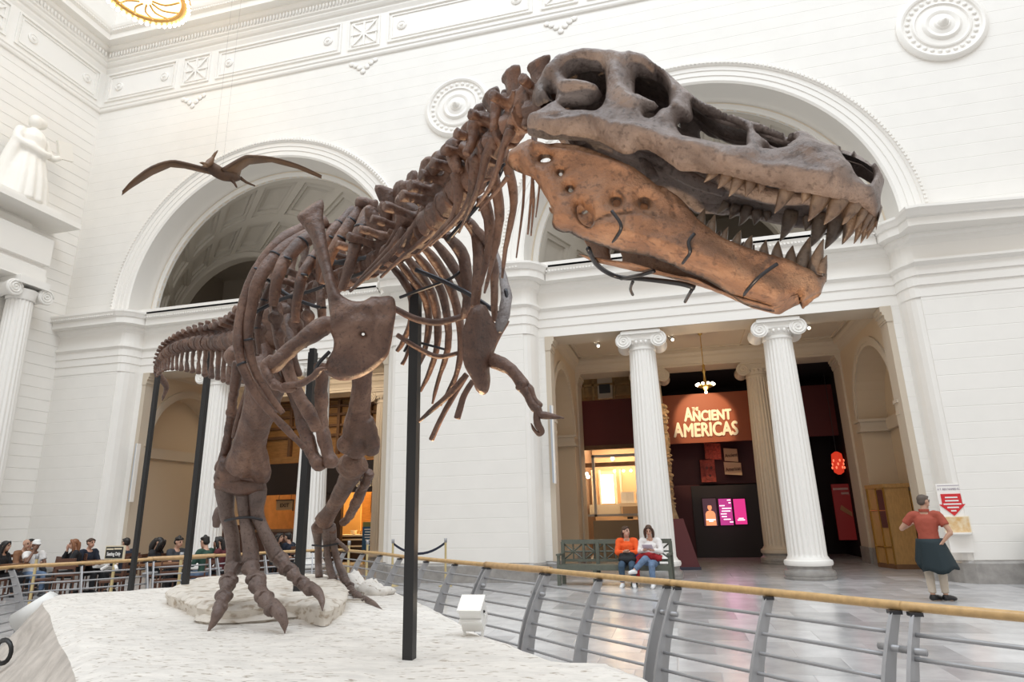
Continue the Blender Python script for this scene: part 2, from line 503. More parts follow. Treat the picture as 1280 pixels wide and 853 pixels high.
# ---- arches of the upper storey ---------------------------------------
for bi, c in enumerate(BAYS):
    par = root('trim_arch_%d' % (bi+1), (0, 0, 0), kind='structure')
    N = 56
    # archivolt: three flat bands and a beaded outer roll
    prof = [(4.72, .9), (4.72, .0), (4.78, -.035), (4.92, -.035), (4.93, -.055), (5.07, -.055), (5.08, -.075), (5.21, -.075), (5.22, -.1), (5.27, -.13), (5.33, -.13), (5.36, -.1), (5.36, .02)]
    MB().lathe([(r, h) for r, h in prof], (c, YP, ZS), N, 'Y', 0, PI).build('archivolt', TRIM, par, True, 30)
    bd = MB()
    nb = 150
    for k in range(nb):
        a = PI*(k+.5)/nb; M_ = Matrix.Rotation(-(a-PI/2), 3, 'Y')
        bd.box((c+5.30*math.cos(a), YP-.135, ZS+5.30*math.sin(a)), (.06, .05, .075), M_)
    tag(bd.build('bead', TRIM, par), kind='stuff')
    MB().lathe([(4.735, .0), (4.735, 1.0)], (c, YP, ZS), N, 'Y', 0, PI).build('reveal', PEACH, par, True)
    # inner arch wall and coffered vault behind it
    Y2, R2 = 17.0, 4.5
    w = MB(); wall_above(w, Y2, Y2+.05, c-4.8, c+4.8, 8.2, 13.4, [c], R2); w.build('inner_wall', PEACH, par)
    MB().lathe([(R2+.16, -.03), (R2+.02, -.05), (R2, -.02), (R2, .12)], (c, Y2, ZS), N, 'Y', 0, PI).build('inner_archivolt', TRIM, par, True, 30)
    # splayed coffered vault to a smaller arch
    c3 = c+(-3.3 if bi == 1 else 0); R3, Y3, zc3 = 3.05, 19.6, 8.55
    def vp(u, v):
        a = PI*u; 
        return Vector((c+(c3-c)*v+(R2+(R3-R2)*v)*math.cos(a), Y2+.1+(Y3-Y2-.1)*v, ZS+(zc3-ZS)*v+(R2+(R3-R2)*v)*math.sin(a)))
    def vn(u, v):
        e = 1e-3; n = (vp(u+e, v)-vp(u-e, v)).cross(vp(u, v+e)-vp(u, v-e)).normalized()
        ctr = Vector((c+(c3-c)*v, Y2+(Y3-Y2)*v, ZS))
        return n if n.dot(vp(u, v)-ctr) > 0 else -n
    vb = MB(); NU, NV = 9, 2
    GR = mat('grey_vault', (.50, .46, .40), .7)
    cof = MB()
    for i in range(NU):
        for j in range(NV):
            u0, u1, v0, v1 = i/NU, (i+1)/NU, j/NV, (j+1)/NV
            rings = []
            for ins, dep in ((0, 0), (.10, 0), (.115, .07), (.20, .07), (.215, .15), (.30, .17)):
                du, dv = (u1-u0)*ins, (v1-v0)*ins
                us = [u0+du+(u1-u0-2*du)*t for t in (0, .25, .5, .75, 1)]
                ring = [(q, v0+dv) for q in us]+[(q, v1-dv) for q in us[::-1]]
                rings.append([vp(*q)+vn(*q)*dep for q in ring])
            n = len(rings[0]); vs = [p for r in rings for p in r]; fs = []
            for a in range(len(rings)-1):
                for k in range(n): fs.append((a*n+k, a*n+(k+1) % n, (a+1)*n+(k+1) % n, (a+1)*n+k))
            fs.append(tuple((len(rings)-1)*n+k for k in range(n)))
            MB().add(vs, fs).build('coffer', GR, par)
    # band round the smaller arch
    MB().lathe([(R3+.02, -.1), (R3-.12, -.06), (R3-.16, .0), (R3-.16, .35)], (c3, Y3, zc3), 40, 'Y', 0, PI).build('rear_archivolt', GR, par, True, 30)
    # gallery beyond: a plain room with one more arch
    g = MB()
    g.add([(c3-R3-3, 26, 8.3), (c3+R3+3, 26, 8.3), (c3+R3+3, 26, 13.5), (c3-R3-3, 26, 13.5)], [(0,1,2,3)])
    g.add([(c3-R3-3, Y3+.3, 8.3), (c3-R3-3, 26, 8.3), (c3-R3-3, 26, 13.5), (c3-R3-3, Y3+.3, 13.5)], [(0,1,2,3)])
    g.add([(c3+R3+3, Y3+.3, 8.3), (c3+R3+3, 26, 8.3), (c3+R3+3, 26, 13.5), (c3+R3+3, Y3+.3, 13.5)], [(0,1,2,3)])
    g.add([(c3-R3-3, Y3+.3, 13.5), (c3+R3+3, Y3+.3, 13.5), (c3+R3+3, 26, 13.5), (c3-R3-3, 26, 13.5)], [(0,1,2,3)])
    for k in range(30):
        a, b = PI*k/30, PI*(k+1)/30; r = R3-.16
        P = [(c3+r*math.cos(a), Y3+.32, zc3+r*math.sin(a)), (c3+r*math.cos(b), Y3+.32, zc3+r*math.sin(b)), (c3+(R3+3)*math.cos(b), Y3+.32, zc3+5*math.sin(b)), (c3+(R3+3)*math.cos(a), Y3+.32, zc3+5*math.sin(a))]
        g.add(P, [(0,1,2,3)])
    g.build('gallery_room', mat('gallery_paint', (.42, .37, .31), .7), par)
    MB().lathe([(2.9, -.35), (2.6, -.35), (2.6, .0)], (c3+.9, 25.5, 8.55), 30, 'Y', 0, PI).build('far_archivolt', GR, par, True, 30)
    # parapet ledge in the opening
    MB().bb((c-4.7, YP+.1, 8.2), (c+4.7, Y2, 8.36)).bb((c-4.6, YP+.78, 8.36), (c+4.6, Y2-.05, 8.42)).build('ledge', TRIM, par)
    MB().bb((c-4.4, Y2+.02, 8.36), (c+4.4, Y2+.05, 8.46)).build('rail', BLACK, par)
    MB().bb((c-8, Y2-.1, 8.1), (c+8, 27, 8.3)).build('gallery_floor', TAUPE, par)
    MB().bb((c-4.9, Y2+.06, 12.95), (c+4.9, Y2+.2, 14)).build('hood', GR, par)

# ---- side wall, frieze and upper cornice ------------------------------
sw = MB().bb((XL-.4, -2, 0), (XL-.02, YP+.2, 21))
SW = struct(sw, 'wall_left', WALL)
z = .46
def xcourse(z0, z1):
    e = .010; prof = [(XL+.012-.02, z0+.002), (XL, z0+e), (XL, z1-e), (XL-.008, z1-.002)]
    vs = []
    for y in (1.5, YP): vs += [(x, y, q) for x, q in prof]
    MB().add(vs, [(0, 4, 5, 1), (1, 5, 6, 2), (2, 6, 7, 3)]).build('stone_course', WALL, SW)
while z < ZT-.1:
    xcourse(z, min(z+H, ZT)); z += H
struct(MB().sweep([(XL, 1.5), (XL, YP)], [(.05, 0), (.05, .4), (.0, .46)], 1), 'baseboard_left', GREYST)
pth = [(XL, -1), (XL, YP), (XR, YP)]
FRZ = [(0, 16.26), (.05, 16.28), (.07, 16.33), (.07, 16.40), (.10, 16.44), (.10, 16.50), (.03, 16.54), (.03, 17.92), (.06, 17.98), (.09, 18.05), (.09, 18.12), (.15, 18.16), (.2, 18.24), (.2, 18.3), (.26, 18.34), (.26, 18.62), (.32, 18.66), (.38, 18.75), (.38, 18.82), (.62, 18.86), (.62, 19.08), (.68, 19.14), (.74, 19.25), (.76, 19.34), (.3, 19.5)]
struct(MB().sweep(pth, FRZ), 'trim_2', TRIM)
T2 = bpy.data.objects['trim_2']
sh = mat('frieze_shadow_plaster', (.84, .80, .72), .55)
def fpanel(axis, a, b, name='frieze_panel'):
    mb = MB()
    def bx(u0, u1, z0, z1, o):
        if axis == 'X': mb.bb((u0, YP-.03-o, z0), (u1, YP-.02, z1))
        else: mb.bb((XL+.02, u0, z0), (XL+.03+o, u1, z1))
    for ins, o, w in ((0, .05, .05), (.13, .03, .04)):
        z0, z1 = 16.66+ins, 17.84-ins; u0, u1 = a+ins, b-ins
        bx(u0, u1, z0, z0+w, o); bx(u0, u1, z1-w, z1, o); bx(u0, u0+w, z0+w+.001, z1-w-.001, o); bx(u1-w, u1, z0+w+.001, z1-w-.001, o)
    return mb.build(name, TRIM, T2)
def frosette(axis, u, z=17.25, r=.17):
    mb = MB(); c = (u, YP-.03, z) if axis == 'X' else (XL+.03, u, z); s = -1 if axis == 'X' else 1
    mb.lathe([(r, 0), (r, s*.03), (r*.75, s*.05), (r*.7, s*.03), (r*.35, s*.04), (r*.3, s*.07), (0.001, s*.08)], c, 16, 'Y' if axis == 'X' else 'X')
    return mb.build('rosette', TRIM, T2, True, 40)
def fstar(axis, u):
    mb = MB(); y = YP-.045
    for k in range(4):
        a = PI*k/4
        M_ = Matrix.Rotation(a, 3, 'Y' if axis == 'X' else 'X')
        mb.box((u, y, 17.25) if axis == 'X' else (XL+.045, u, 17.25), (.95 if k % 2 == 0 else 1.2, .05+.006*k, .07) if axis == 'X' else (.05+.006*k, .95 if k % 2 == 0 else 1.2, .07), M_)
    mb.build('star_ornament', TRIM, T2)
    p = MB(); 
    for k in range(7):
        dx = (-.42, -.28, -.14, 0, .14, .28, .42)[k]; dz = (.0, -.08, -.2, -.36, -.2, -.08, 0)[k]
        p.ball((u+dx, YP-.02, 16.12+dz) if axis == 'X' else (XL+.02, u+dx, 16.12+dz), (.10, .03, .09) if axis == 'X' else (.03, .1, .09), 8, 5)
    p.build('pendant_ornament', TRIM, T2, True)
for u in (-15.4, -8.83, -2.25, 4.33):
    fpanel('X', u-.58, u+.58); fstar('X', u)
    fpanel('X', u+.85, u+5.73)
    frosette('X', u+1.35); frosette('X', u+5.23)
fpanel('X', -19.3, -16.25); frosette('X', -18.75); frosette('X', -16.75)
fpanel('Y', 12.75, 15.85); frosette('Y', 13.3); frosette('Y', 15.35)
fstar('Y', 11.9); fpanel('Y', 11.3, 12.48); fpanel('Y', 6.2, 11.1)
en = MB()
for k in range(230):
    en.ball((XL+.4+k*.128, YP-.29, 18.5), (.045, .05, .11), 6, 4)
for k in range(120): en.ball((XL+.29, YP-.4-k*.128, 18.5), (.05, .045, .11), 6, 4)
tag(en.build('egg_moulding', TRIM, T2, True), kind='stuff')
dd = MB()
for k in range(300): dd.bb((XL+.8+k*.1, YP-.72, 19.15), (XL+.86+k*.1, YP-.66, 19.24))
for k in range(150): dd.bb((XL+.66, YP-.9-k*.1, 19.15), (XL+.72, YP-.84-k*.1, 19.24))
tag(dd.build('dentil', TRIM, T2), kind='stuff')
# attic wall with its pierced grille
ag = root('trim_grille', (0, 0, 0), kind='structure')
gx0, gx1, gz0, gz1 = -14.75, -12.65, 19.85, 21.0
MB().bb((gx0, YP-.01, gz0), (gx1, YP+.015, gz1)).build('backing', mat('grille_dark', (.30, .24, .18), .8), ag)
for k in range(5):
    x = gx0+.02+(gx1-gx0)*k/4
    MB().bb((x-.03, YP-.06, gz0), (x+.03, YP+.01, gz1)).build('grille_bar', TRIM, ag)
for k in range(4):
    a, b = gx0+(gx1-gx0)*k/4, gx0+(gx1-gx0)*(k+1)/4
    for j in range(2):
        z0 = gz0+(gz1-gz0)*j/2; z1 = z0+(gz1-gz0)/2; mb = MB()
        mb.tube([(a, YP-.03, z0), (b, YP-.03, z1)], .022, 4); mb.tube([(a, YP-.03, z1), (b, YP-.03, z0)], .022, 4)
        mb.build('grille_lattice', TRIM, ag)
for q in (gz0, (gz0+gz1)/2): MB().bb((gx0-.05, YP-.06, q-.03), (gx1+.05, YP+.01, q+.03)).build('grille_bar', TRIM, ag)

# ---- medallions --------------------------------------------------------
def medallion(x, z):
    r = root('trim_medallion', (x, YP, z), kind='structure')
    MB().lathe([(1.05, 0), (1.05, -.05), (1.0, -.1), (.95, -.12), (.90, -.1), (.88, -.06), (.70, -.05), (.67, -.09), (.63, -.1), (.60, -.06), (.46, -.07), (.43, -.11), (.39, -.13), (.34, -.12), (.30, -.10), (.2, -.12), (.16, -.16), (.001, -.17)], (x, YP, z), 48, 'Y').build('disc', TRIM, r, True, 30)
    MB().lathe([(.13, -.15), (.12, -.2), (.07, -.22), (.06, -.26), (.001, -.3)], (x, YP, z), 16, 'Y').build('boss', TRIM, r, True)
    q = MB()
    for k in range(28):
        a = 2*PI*k/28; q.ball((x+.79*math.cos(a), YP-.06, z+.79*math.sin(a)), (.06, .035, .06), 7, 4)
    q.build('leaf_ring', TRIM, r, True, kind='stuff')
medallion(7.62, 13.55); medallion(-5.56, 13.75)

# ---- Ionic columns -----------------------------------------------------
def ionic(x, y, label, group=None, COLM=COLM):
    t = root('ionic_column', (x, y, 0), label, 'column', group)
    MB().lathe([(.56, 0), (.575, .03), (.575, .06), (.56, .07), (.57, .09), (.575, .14), (.555, .19), (.52, .2), (.505, .22)], (x, y, 0), 40).lathe([(.505, .22), (.49, .24), (.50, .30), (.51, .31)], (x, y, 0), 40).build('base', GREYST, t, True, 40)
    MB().lathe([(.53, .31), (.545, .36), (.53, .42), (.48, .44), (.46, .48), (.45, .5)], (x, y, 0), 40).build('base_moulding', COLM, t, True, 40)
    # fluted shaft with entasis
    nf, per = 24, 6; vs, fs = [], []; zs = [.48, .53, .58, 1.2, 2.2, 3.2, 4.2, 5.1, 5.72, 5.78, 5.82]
    n = nf*per
    for q in zs:
        u = (q-.48)/5.34; R = .435-.085*(u**1.6)
        if q < .5: R += .02
        fl_ = 0 if q in (.48, 5.82) else (.55 if q in (.53, 5.78) else 1)
        for k in range(n):
            f = (k % per)/per; d = math.sin(PI*max(0, min(1, (f-.12)/.76)))*.030*fl_ if .12 < f < .88 else 0
            a = 2*PI*k/n; vs.append((x+(R-d)*math.cos(a), y+(R-d)*math.sin(a), q))
    for i in range(len(zs)-1):
        for k in range(n): fs.append((i*n+k, i*n+(k+1) % n, (i+1)*n+(k+1) % n, (i+1)*n+k))
    MB().add(vs, fs).build('shaft', COLM, t, True, 50)
    cp = MB().lathe([(.35, 5.80), (.37, 5.82), (.37, 5.87), (.345, 5.89), (.35, 5.93), (.42, 6.03), (.44, 6.08)], (x, y, 0), 40)
    cp.bb((x-.52, y-.47, 6.22), (x+.52, y+.47, 6.30)).bb((x-.48, y-.43, 6.30), (x+.48, y+.43, 6.34)).bb((x-.42, y-.40, 6.06), (x+.42, y+.40, 6.23))
    cp.build('capital', COLM, t, True, 35)
    eg = MB()
    for k in range(20): a = 2*PI*k/20; eg.ball((x+.41*math.cos(a), y+.41*math.sin(a), 6.0), (.04, .04, .055), 6, 4)
    eg.build('egg_moulding', COLM, t, True, kind='stuff')
    for sx in (-1, 1):
        mb = MB(); cx, cz, rr = x+sx*.46, 6.06, .215
        mb.lathe([(rr, -.42), (rr, -.38), (rr*.8, -.2), (rr*.7, 0), (rr*.8, .2), (rr, .38), (rr, .42)], (cx, y, cz), 24, 'Y')
        for yy in (-.42, .42): mb.lathe([(0.001, yy), (rr*.999, yy)] if yy > 0 else [(rr*.999, yy), (.001, yy)], (cx, y, cz), 24, 'Y')
        vo = mb.build('volute', COLM, t, True, 35)
        for fy in (-.43,):
            sp = []
            for k in range(46):
                a = PI/2+sx*(-k*2*PI/18); r_ = rr*.95*(1-k/50)
                sp.append((cx+r_*math.cos(a), y+fy+.004, cz+r_*math.sin(a)))
            s_ = MB().tube(sp, [.022*(1-k/70) for k in range(46)], 5).ball((cx, y+fy, cz), .03, 8, 5); s_.build('spiral', COLM, vo, True)
    return t
CY = YR+.48
ionic(2.83, CY, 'white fluted ionic column beneath the skull, right of the bright letters sign')
ionic(-.63, CY, 'white fluted ionic column behind the bench with two seated women')
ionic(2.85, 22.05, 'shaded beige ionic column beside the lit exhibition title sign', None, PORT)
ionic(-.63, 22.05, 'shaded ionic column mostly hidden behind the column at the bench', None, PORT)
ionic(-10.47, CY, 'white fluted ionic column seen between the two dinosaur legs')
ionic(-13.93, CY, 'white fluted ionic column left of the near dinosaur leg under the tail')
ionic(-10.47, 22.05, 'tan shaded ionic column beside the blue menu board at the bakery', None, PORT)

# ================================================================== ROOMS BEHIND THE COLUMNS
def st_room(name): return root(name, (0, 0, 0), kind='structure')
W_ = mat('dark_shop_wood', (.045, .022, .012), .5)
ORW = mat('honey_wood', (.46, .235, .075), .5, var=.3, scale=3, stretch=(1, 1, 6))
ORD = mat('umber_wood', (.20, .10, .045), .6, var=.3, scale=3)
CREAM = mat('cream_board', (.80, .70, .54), .6)
LAMPW = mat('warm_bulb', (1, .85, .6), .4, emit=(1, .86, .66), es=7)
GLASSY = mat('case_frame_white', (.72, .69, .64), .4)
RUST = mat('rust_panel', (.30, .068, .022), .55)
LETTER = mat('cream_letters', (.95, .88, .72), .5)
# --- exhibition hall behind the right portico
e = st_room('wall_exhibition')
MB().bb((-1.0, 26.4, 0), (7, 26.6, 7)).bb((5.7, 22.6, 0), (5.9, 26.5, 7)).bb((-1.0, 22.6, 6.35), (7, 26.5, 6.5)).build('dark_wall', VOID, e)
MB().bb((-3.6, 28.4, 0), (-1.0, 28.6, 7)).build('rear_wall', mat('shop_plaster', (.62, .42, .25), .6), e)
MB().bb((-1.05, 22.9, 0), (-.95, 28.6, 7)).bb((-3.7, 22.6, 0), (-3.55, 28.6, 7)).build('partition', mat('brown_partition', (.13, .07, .04), .6), e)
MB().bb((-3.6, 23.95, 4.05), (-.9, 24.05, 5.75)).build('panel', MAROON, e)
MB().bb((4.05, 24.9, 4.1), (5.7, 25.0, 5.95)).build('panel', MAROON, e)
MB().bb((-.9, 25.15, 2.55), (2.9, 25.25, 4.9)).build('panel', DARKRED, e)
MB().bb((-.9, 24.95, 0), (.75, 25.1, 2.55)).build('panel', DARKRED, e)
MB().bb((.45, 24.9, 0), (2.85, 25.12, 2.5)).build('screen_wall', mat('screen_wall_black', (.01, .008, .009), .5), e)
# timber ceiling over the shop
cw = mat('pale_timber', (.50, .33, .15), .6, var=.25, scale=4)
MB().bb((-3.6, 24.4, 5.6), (-1.0, 24.5, 7)).build('timber_wall', cw, e)
for k, (z, d) in enumerate(((5.95, .12), (6.35, .2), (6.7, .1))): MB().bb((-3.55, 24.4-d, z), (-1.02, 24.42, z+.09)).build('timber_beam', cw, e)
for x in (-3.3, -2.9, -2.1): MB().bb((x, 24.2, 5.7), (x+.09, 24.42, 6.9)).build('timber_beam', cw, e)
MB().bb((-2.68, 24.22, 5.85), (-2.12, 24.42, 6.75)).build('air_duct', TAUPE, e)
MB().bb((-2.62, 24.19, 6.05), (-2.2, 24.23, 6.4)).build('duct_grille', mat('duct_dark', (.05, .05, .05), .6), e)
MB().bb((-3.5, 23.9, 3.9), (-1.0, 24.1, 4.05)).build('shop_beam', ORD, e)
area('shop_downlight', (-2.3, 26.2, 4.6), (0, 0, 0), 2.0, 2.6, 260, (1, .76, .48))
# letters board
t = root('exhibit_sign', (1.15, 23.2, 3.9), 'rust red exhibit sign board with THE ANCIENT AMERICAS in cream letters', 'sign')
MB().bb((-.9, 23.2, 3.9), (2.72, 23.28, 5.62)).build('board', RUST, t)
for s, sz, x, z, w in [('THE', 0.174, 0.817, 5.072, 0.216), ('A', 0.675, 0.567, 4.875, 0.271), ('NCIENT', 0.497, 1.352, 4.806, 1.266), ('A', 0.708, 0.178, 4.347, 0.299), ('MERICAS', 0.662, 1.255, 4.316, 1.779)]:
    sgn = text('letters', s, sz, (x, 23.17, z), LETTER, t, up=(.03, 0, 1), depth=.02, fat=.020 if sz > .3 else .006, fitw=w); sgn['label'] = 'cream capital letters'
spot('sign_spot', (1.1, 20.4, 5.9), (1.1, 23.2, 4.72), 380, (1, .70, .42), .72, .35, .05)
# screens
def screen(x0, x1, z0, z1, label, m):
    t = root('display_screen', ((x0+x1)/2, 24.88, z0), label, 'screen', 'screens on the black wall')
    MB().bb((x0-.03, 24.86, z0-.03), (x1+.03, 24.9, z1+.03)).build('bezel', VOID, t)
    MB().bb((x0, 24.85, z0), (x1, 24.862, z1)).build('panel', m, t); return t
PINK = mat('screen_pink', (.1, .01, .05), .4, emit=(.62, .03, .20), es=1.0); PUR = mat('screen_purple', (.1, .02, .08), .4, emit=(.40, .03, .19), es=1.0)
BLKS = mat('screen_dark', (.02, .01, .015), .4, emit=(.05, .02, .03), es=1.0)
FIGS = mat('screen_figure', (.2, .08, .04), .4, emit=(.85, .30, .13), es=1.0); WHS = mat('screen_white', (.5, .5, .5), .4, emit=(1, .86, .9), es=1.1)
t = screen(.80, 1.27, 1.08, 2.04, 'lit screen showing a bare-shouldered figure, leftmost of the three', BLKS)
fg = MB(); 
fg.prism([(.86,24.845,1.1),(1.22,24.845,1.1),(1.21,24.845,1.5),(1.17,24.845,1.58),(1.07,24.845,1.62),(1.0,24.845,1.62),(.91,24.845,1.58),(.87,24.845,1.5)], (0,.004,0))
fg.prism([(1.035+.075*math.cos(a*PI/6),24.845,1.73+.11*math.sin(a*PI/6)) for a in range(12)], (0,.004,0)).build('figure', FIGS, t)
MB().prism([(1.035+.085*math.cos(a*PI/8),24.843,1.80+.07*math.sin(a*PI/8)) for a in range(9)], (0,.003,0)).build('figure_hair', BLKS, t)
cap = MB(); cap.bb((.88, 24.84, 1.28), (1.2, 24.845, 1.32)); cap.bb((.97, 24.84, 1.23), (1.12, 24.845, 1.27)); cap.build('caption', WHS, t, kind='stuff')
t = screen(1.36, 1.80, 1.10, 2.02, 'lit magenta screen with short white text lines, middle of the three', PUR)
cp = MB()
for i, (a, b) in enumerate(((.30, .42), (.34, .42), (.02, .2), (.1, .42), (.08, .38), (.04, .24), (.06, .24), (.12, .36), (.32, .44))):
    cp.bb((1.36+a, 24.845, 1.95-i*.095), (1.36+b, 24.852, 1.985-i*.095))
cp.build('caption', WHS, t, kind='stuff')
t = screen(1.87, 2.27, 1.12, 2.0, 'lit pink screen with one white caption, rightmost of the three', PINK)
MB().bb((1.95, 24.845, 1.25), (2.2, 24.852, 1.29)).bb((1.99, 24.845, 1.31), (2.16, 24.852, 1.34)).build('caption', WHS, t, kind='stuff')
point('screen_glow', (1.5, 24.3, 1.5), 5, (1, .25, .5), .4)
# angled picture panels above the screens
MASK = mat('carved_red', (.34, .05, .03), .6, var=.5, scale=9); MASKD = mat('carved_dark', (.06, .01, .01), .6)
def ppanel(x0, x1, z0, z1, y, label, m, nm='picture_panel', tilt=0):
    t = root(nm, ((x0+x1)/2, y, z0), label, 'panel')
    MB().prism([(x0, y+.06, z0-tilt), (x1, y, z0+tilt), (x1, y, z1+tilt), (x0, y+.06, z1-tilt)], (0, .05, 0)).build('board', m, t); return t
t = ppanel(.85, 1.36, 2.62, 3.42, 24.7, 'dark red panel with a carved face, above the screens', MASK, 'face_panel', 0)
fm = MB().prism([(.98+.02,24.68,3.3),(1.26,24.68,3.3),(1.3,24.68,3.0),(1.22,24.68,2.7),(1.06,24.68,2.7),(.98,24.68,3.0)], (0,.04,0)); fm.build('face', MASK, t)
for x, z, a, b in ((1.07, 3.12, .045, .06), (1.23, 3.12, .045, .06), (1.16, 2.84, .04, .05)):
    MB().prism([(x+a*math.cos(k*PI/6), 24.67, z+b*math.sin(k*PI/6)) for k in range(12)], (0, .02, 0)).build('hollow', MASKD, t)
MB().tube([(1.16,24.67,3.15),(1.17,24.65,2.98)], .022, 6).build('nose', MASK, t)
t = ppanel(1.06, 1.62, 3.42, 4.0, 24.6, 'bright red carved relief panel just under the sign', mat('bright_relief', (.55, .08, .04), .55, var=.6, scale=14), 'relief_panel', -.03)
for k in range(14): MB().bb((1.1+(k % 5)*.1, 24.57, 3.47+(k//5)*.17), (1.1+(k % 5)*.1+.07, 24.62, 3.47+(k//5)*.17+.12)).build('carving', MATS['bright_relief'], t)
CRB = mat('text_board', (.50, .40, .26), .6); BRD = mat('text_ink', (.08, .04, .02), .6)
for (x0, x1, z0, z1, s, lb) in ((1.72, 2.18, 3.32, 3.78, 'Ancient', 'upper tan text board beside the red relief'), (1.68, 2.26, 2.84, 3.28, 'Americas', 'lower tan text board beside the carved face')):
    t = ppanel(x0, x1, z0, z1, 24.6, lb, CRB, 'text_board', -.03); text('letters', s, .17, ((x0+x1)/2, 24.57, (z0+z1)/2-.02), BRD, t, xdir=(1, -.1, .06), up=(0, 0, 1), depth=.003, bold=.004, squeeze=.8)
point('panel_glow', (1.4, 23.6, 3.3), 6, (1, .3, .2), .3)
# right part: lantern and red case
t = root('red_lantern', (5.45, 24.6, 2.75), 'glowing red pierced lantern hanging in the dark doorway', 'lantern')
MB().lathe([(.05, 2.72), (.16, 2.8), (.2, 3.1), (.17, 3.42), (.05, 3.5)], (5.45, 24.6, 0), 12).build('shade', mat('lantern_red', (.3, .03, .01), .5, emit=(.55, .035, .015), es=.8), t, True)
for k in range(10):
    a = PI+PI*k/9; MB().ball((5.45+.195*math.cos(a), 24.6+.195*math.sin(a), 2.95+.12*(k % 3)), (.03, .03, .05), 6, 4).build('piercing', mat('lantern_bright', (.5, .1, .05), .5, emit=(.9, .2, .1), es=1.1), t)
MB().tube([(5.45, 24.6, 3.5), (5.45, 24.6, 6.35)], .01, 5).build('chain', BLACK, t)
t = root('red_exhibit_panel', (5.45, 24.7, .5), 'dark red exhibit panel with an arm picture in the doorway', 'panel')
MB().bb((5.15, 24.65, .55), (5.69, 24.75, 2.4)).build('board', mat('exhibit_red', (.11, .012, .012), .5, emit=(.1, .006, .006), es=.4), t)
MB().prism([(5.3,24.64,1.55),(5.36,24.64,1.7),(5.66,24.64,1.45),(5.66,24.64,1.3)], (0,.01,0)).build('picture', mat('arm_tan', (.45, .22, .1), .6), t)
MB().bb((5.18, 24.64, 2.2), (5.66, 24.655, 2.27)).bb((5.42, 24.64, 2.05), (5.66, 24.655, 2.12)).build('caption', mat('caption_pink', (.6, .4, .38), .6), t, kind='stuff')
# carved stela on a sloped pedestal
STN = mat('carved_tan_stone', (.46, .30, .16), .7, var=.45, scale=8, bump=.5, bscale=18)
t = root('carved_stela', (-.32, 20.0, 0), 'tall carved tan stone stela on a maroon sloped pedestal', 'stela')
MB().add([(-1.1,19.7,0),(.42,19.7,0),(.42,20.5,0),(-1.1,20.5,0),(-.85,19.9,1.4),(.06,19.9,1.4),(.06,20.3,1.4),(-.85,20.3,1.4)], [(0,1,5,4),(1,2,6,5),(2,3,7,6),(3,0,4,7),(4,5,6,7)]).build('pedestal', mat('plum_pedestal', (.115, .022, .028), .5), t)
MB().bb((-1.1, 19.69, 0), (.43, 20.51, .08)).build('pedestal_kick', mat('slate_kick', (.05, .05, .08), .5), t)
MB().prism([(-.72, 19.95, 1.4), (-.06, 19.95, 1.4), (-.16, 19.95, 1.75), (-.62, 19.95, 1.75)], (0, .3, 0)).build('foot', STN, t)
sm = MB().bb((-.68, 19.97, 1.7), (-.18, 20.22, 4.8)); rr_ = random.Random(5)
sm.build('slab', STN, t)
for k in range(70):
    z = 1.75+k*.044; x = -.17+.02*math.sin(k*1.7)+rr_.uniform(-.03, .03)
    MB().ball((x-.04, 20.02+rr_.uniform(-.04, .1), z), (rr_.uniform(.05, .1), .07, rr_.uniform(.03, .07)), 6, 4).build('carving', STN, t)
for k in range(60):
    MB().ball((rr_.uniform(-.65, -.15), 19.96, rr_.uniform(1.8, 4.7)), (rr_.uniform(.03, .08), .05, rr_.uniform(.03, .08)), 6, 4).build('carving', STN, t)
spot('stela_spot', (-.2, 18.2, 6.5), (-.2, 20, 3.4), 120, (1, .75, .45), .6, .6)
# shop behind the glass case
t = root('shop_display', (-2.4, 25.5, 0), 'bright cream shop display with framed lights behind a taupe counter', 'shop display')
MB().bb((-3.1, 24.0, 0), (-1.2, 24.2, 1.36)).build('counter_front', mat('taupe_counter', (.38, .29, .19), .5), t)
MB().bb((-3.5, 24.1, 1.5), (-1.0, 24.3, 1.58)).build('counter_rail', GLASSY, t)
for x in (-3.05, -1.1): MB().bb((x, 24.1, 1.5), (x+.1, 24.2, 3.7)).build('case_post', GLASSY, t)
MB().bb((-3.05, 24.1, 3.62), (-1.0, 24.2, 3.72)).build('case_beam', GLASSY, t)
MB().bb((-3.5, 27.0, 1.9), (-1.02, 27.1, 3.3)).build('back_panel', mat('peach_panel', (.70, .45, .25), .6), t)
MB().bb((-3.1, 26.9, 2.0), (-2.55, 26.98, 3.15)).build('lit_window', mat('lit_window', (1, .9, .7), .5, emit=(1, .84, .58), es=1.6), t)
for z in (2.3, 2.6, 2.87): MB().bb((-3.1, 26.88, z), (-2.55, 26.9, z+.02)).build('window_bar', CREAM, t)
for x in (-3.45, -3.15, -2.5, -2.3, -1.25): MB().bb((x, 26.85, 1.9), (x+.07, 27, 3.35)).build('shelf_post', CREAM, t)
MB().bb((-3.5, 26.2, 1.5), (-2.25, 26.5, 1.95)).build('cream_table', CREAM, t)
for x in (-2.2, -1.95, -1.62, -1.35): MB().bb((x, 25.9, 1.98), (x+.24, 26.2, 2.4)).build('white_box', GLASSY, t)
MB().bb((-2.3, 25.8, 1.85), (-1.0, 26.3, 1.98)).build('shelf', CREAM, t)
MB().bb((-2.15, 25.75, 1.45), (-1.0, 26.2, 1.85)).build('shelf_front', mat('tan_shelf', (.5, .36, .22), .6), t)
for x in (-2.0, -1.6, -1.2): MB().bb((x, 25.7, 1.38), (x+.22, 25.75, 1.46)).build('dark_tray', BLACK, t)
for x in (-2.35, -2.0, -1.72, -1.35): MB().ball((x, 25.4, 3.18), .05, 8, 6).build('bulb', LAMPW, t)
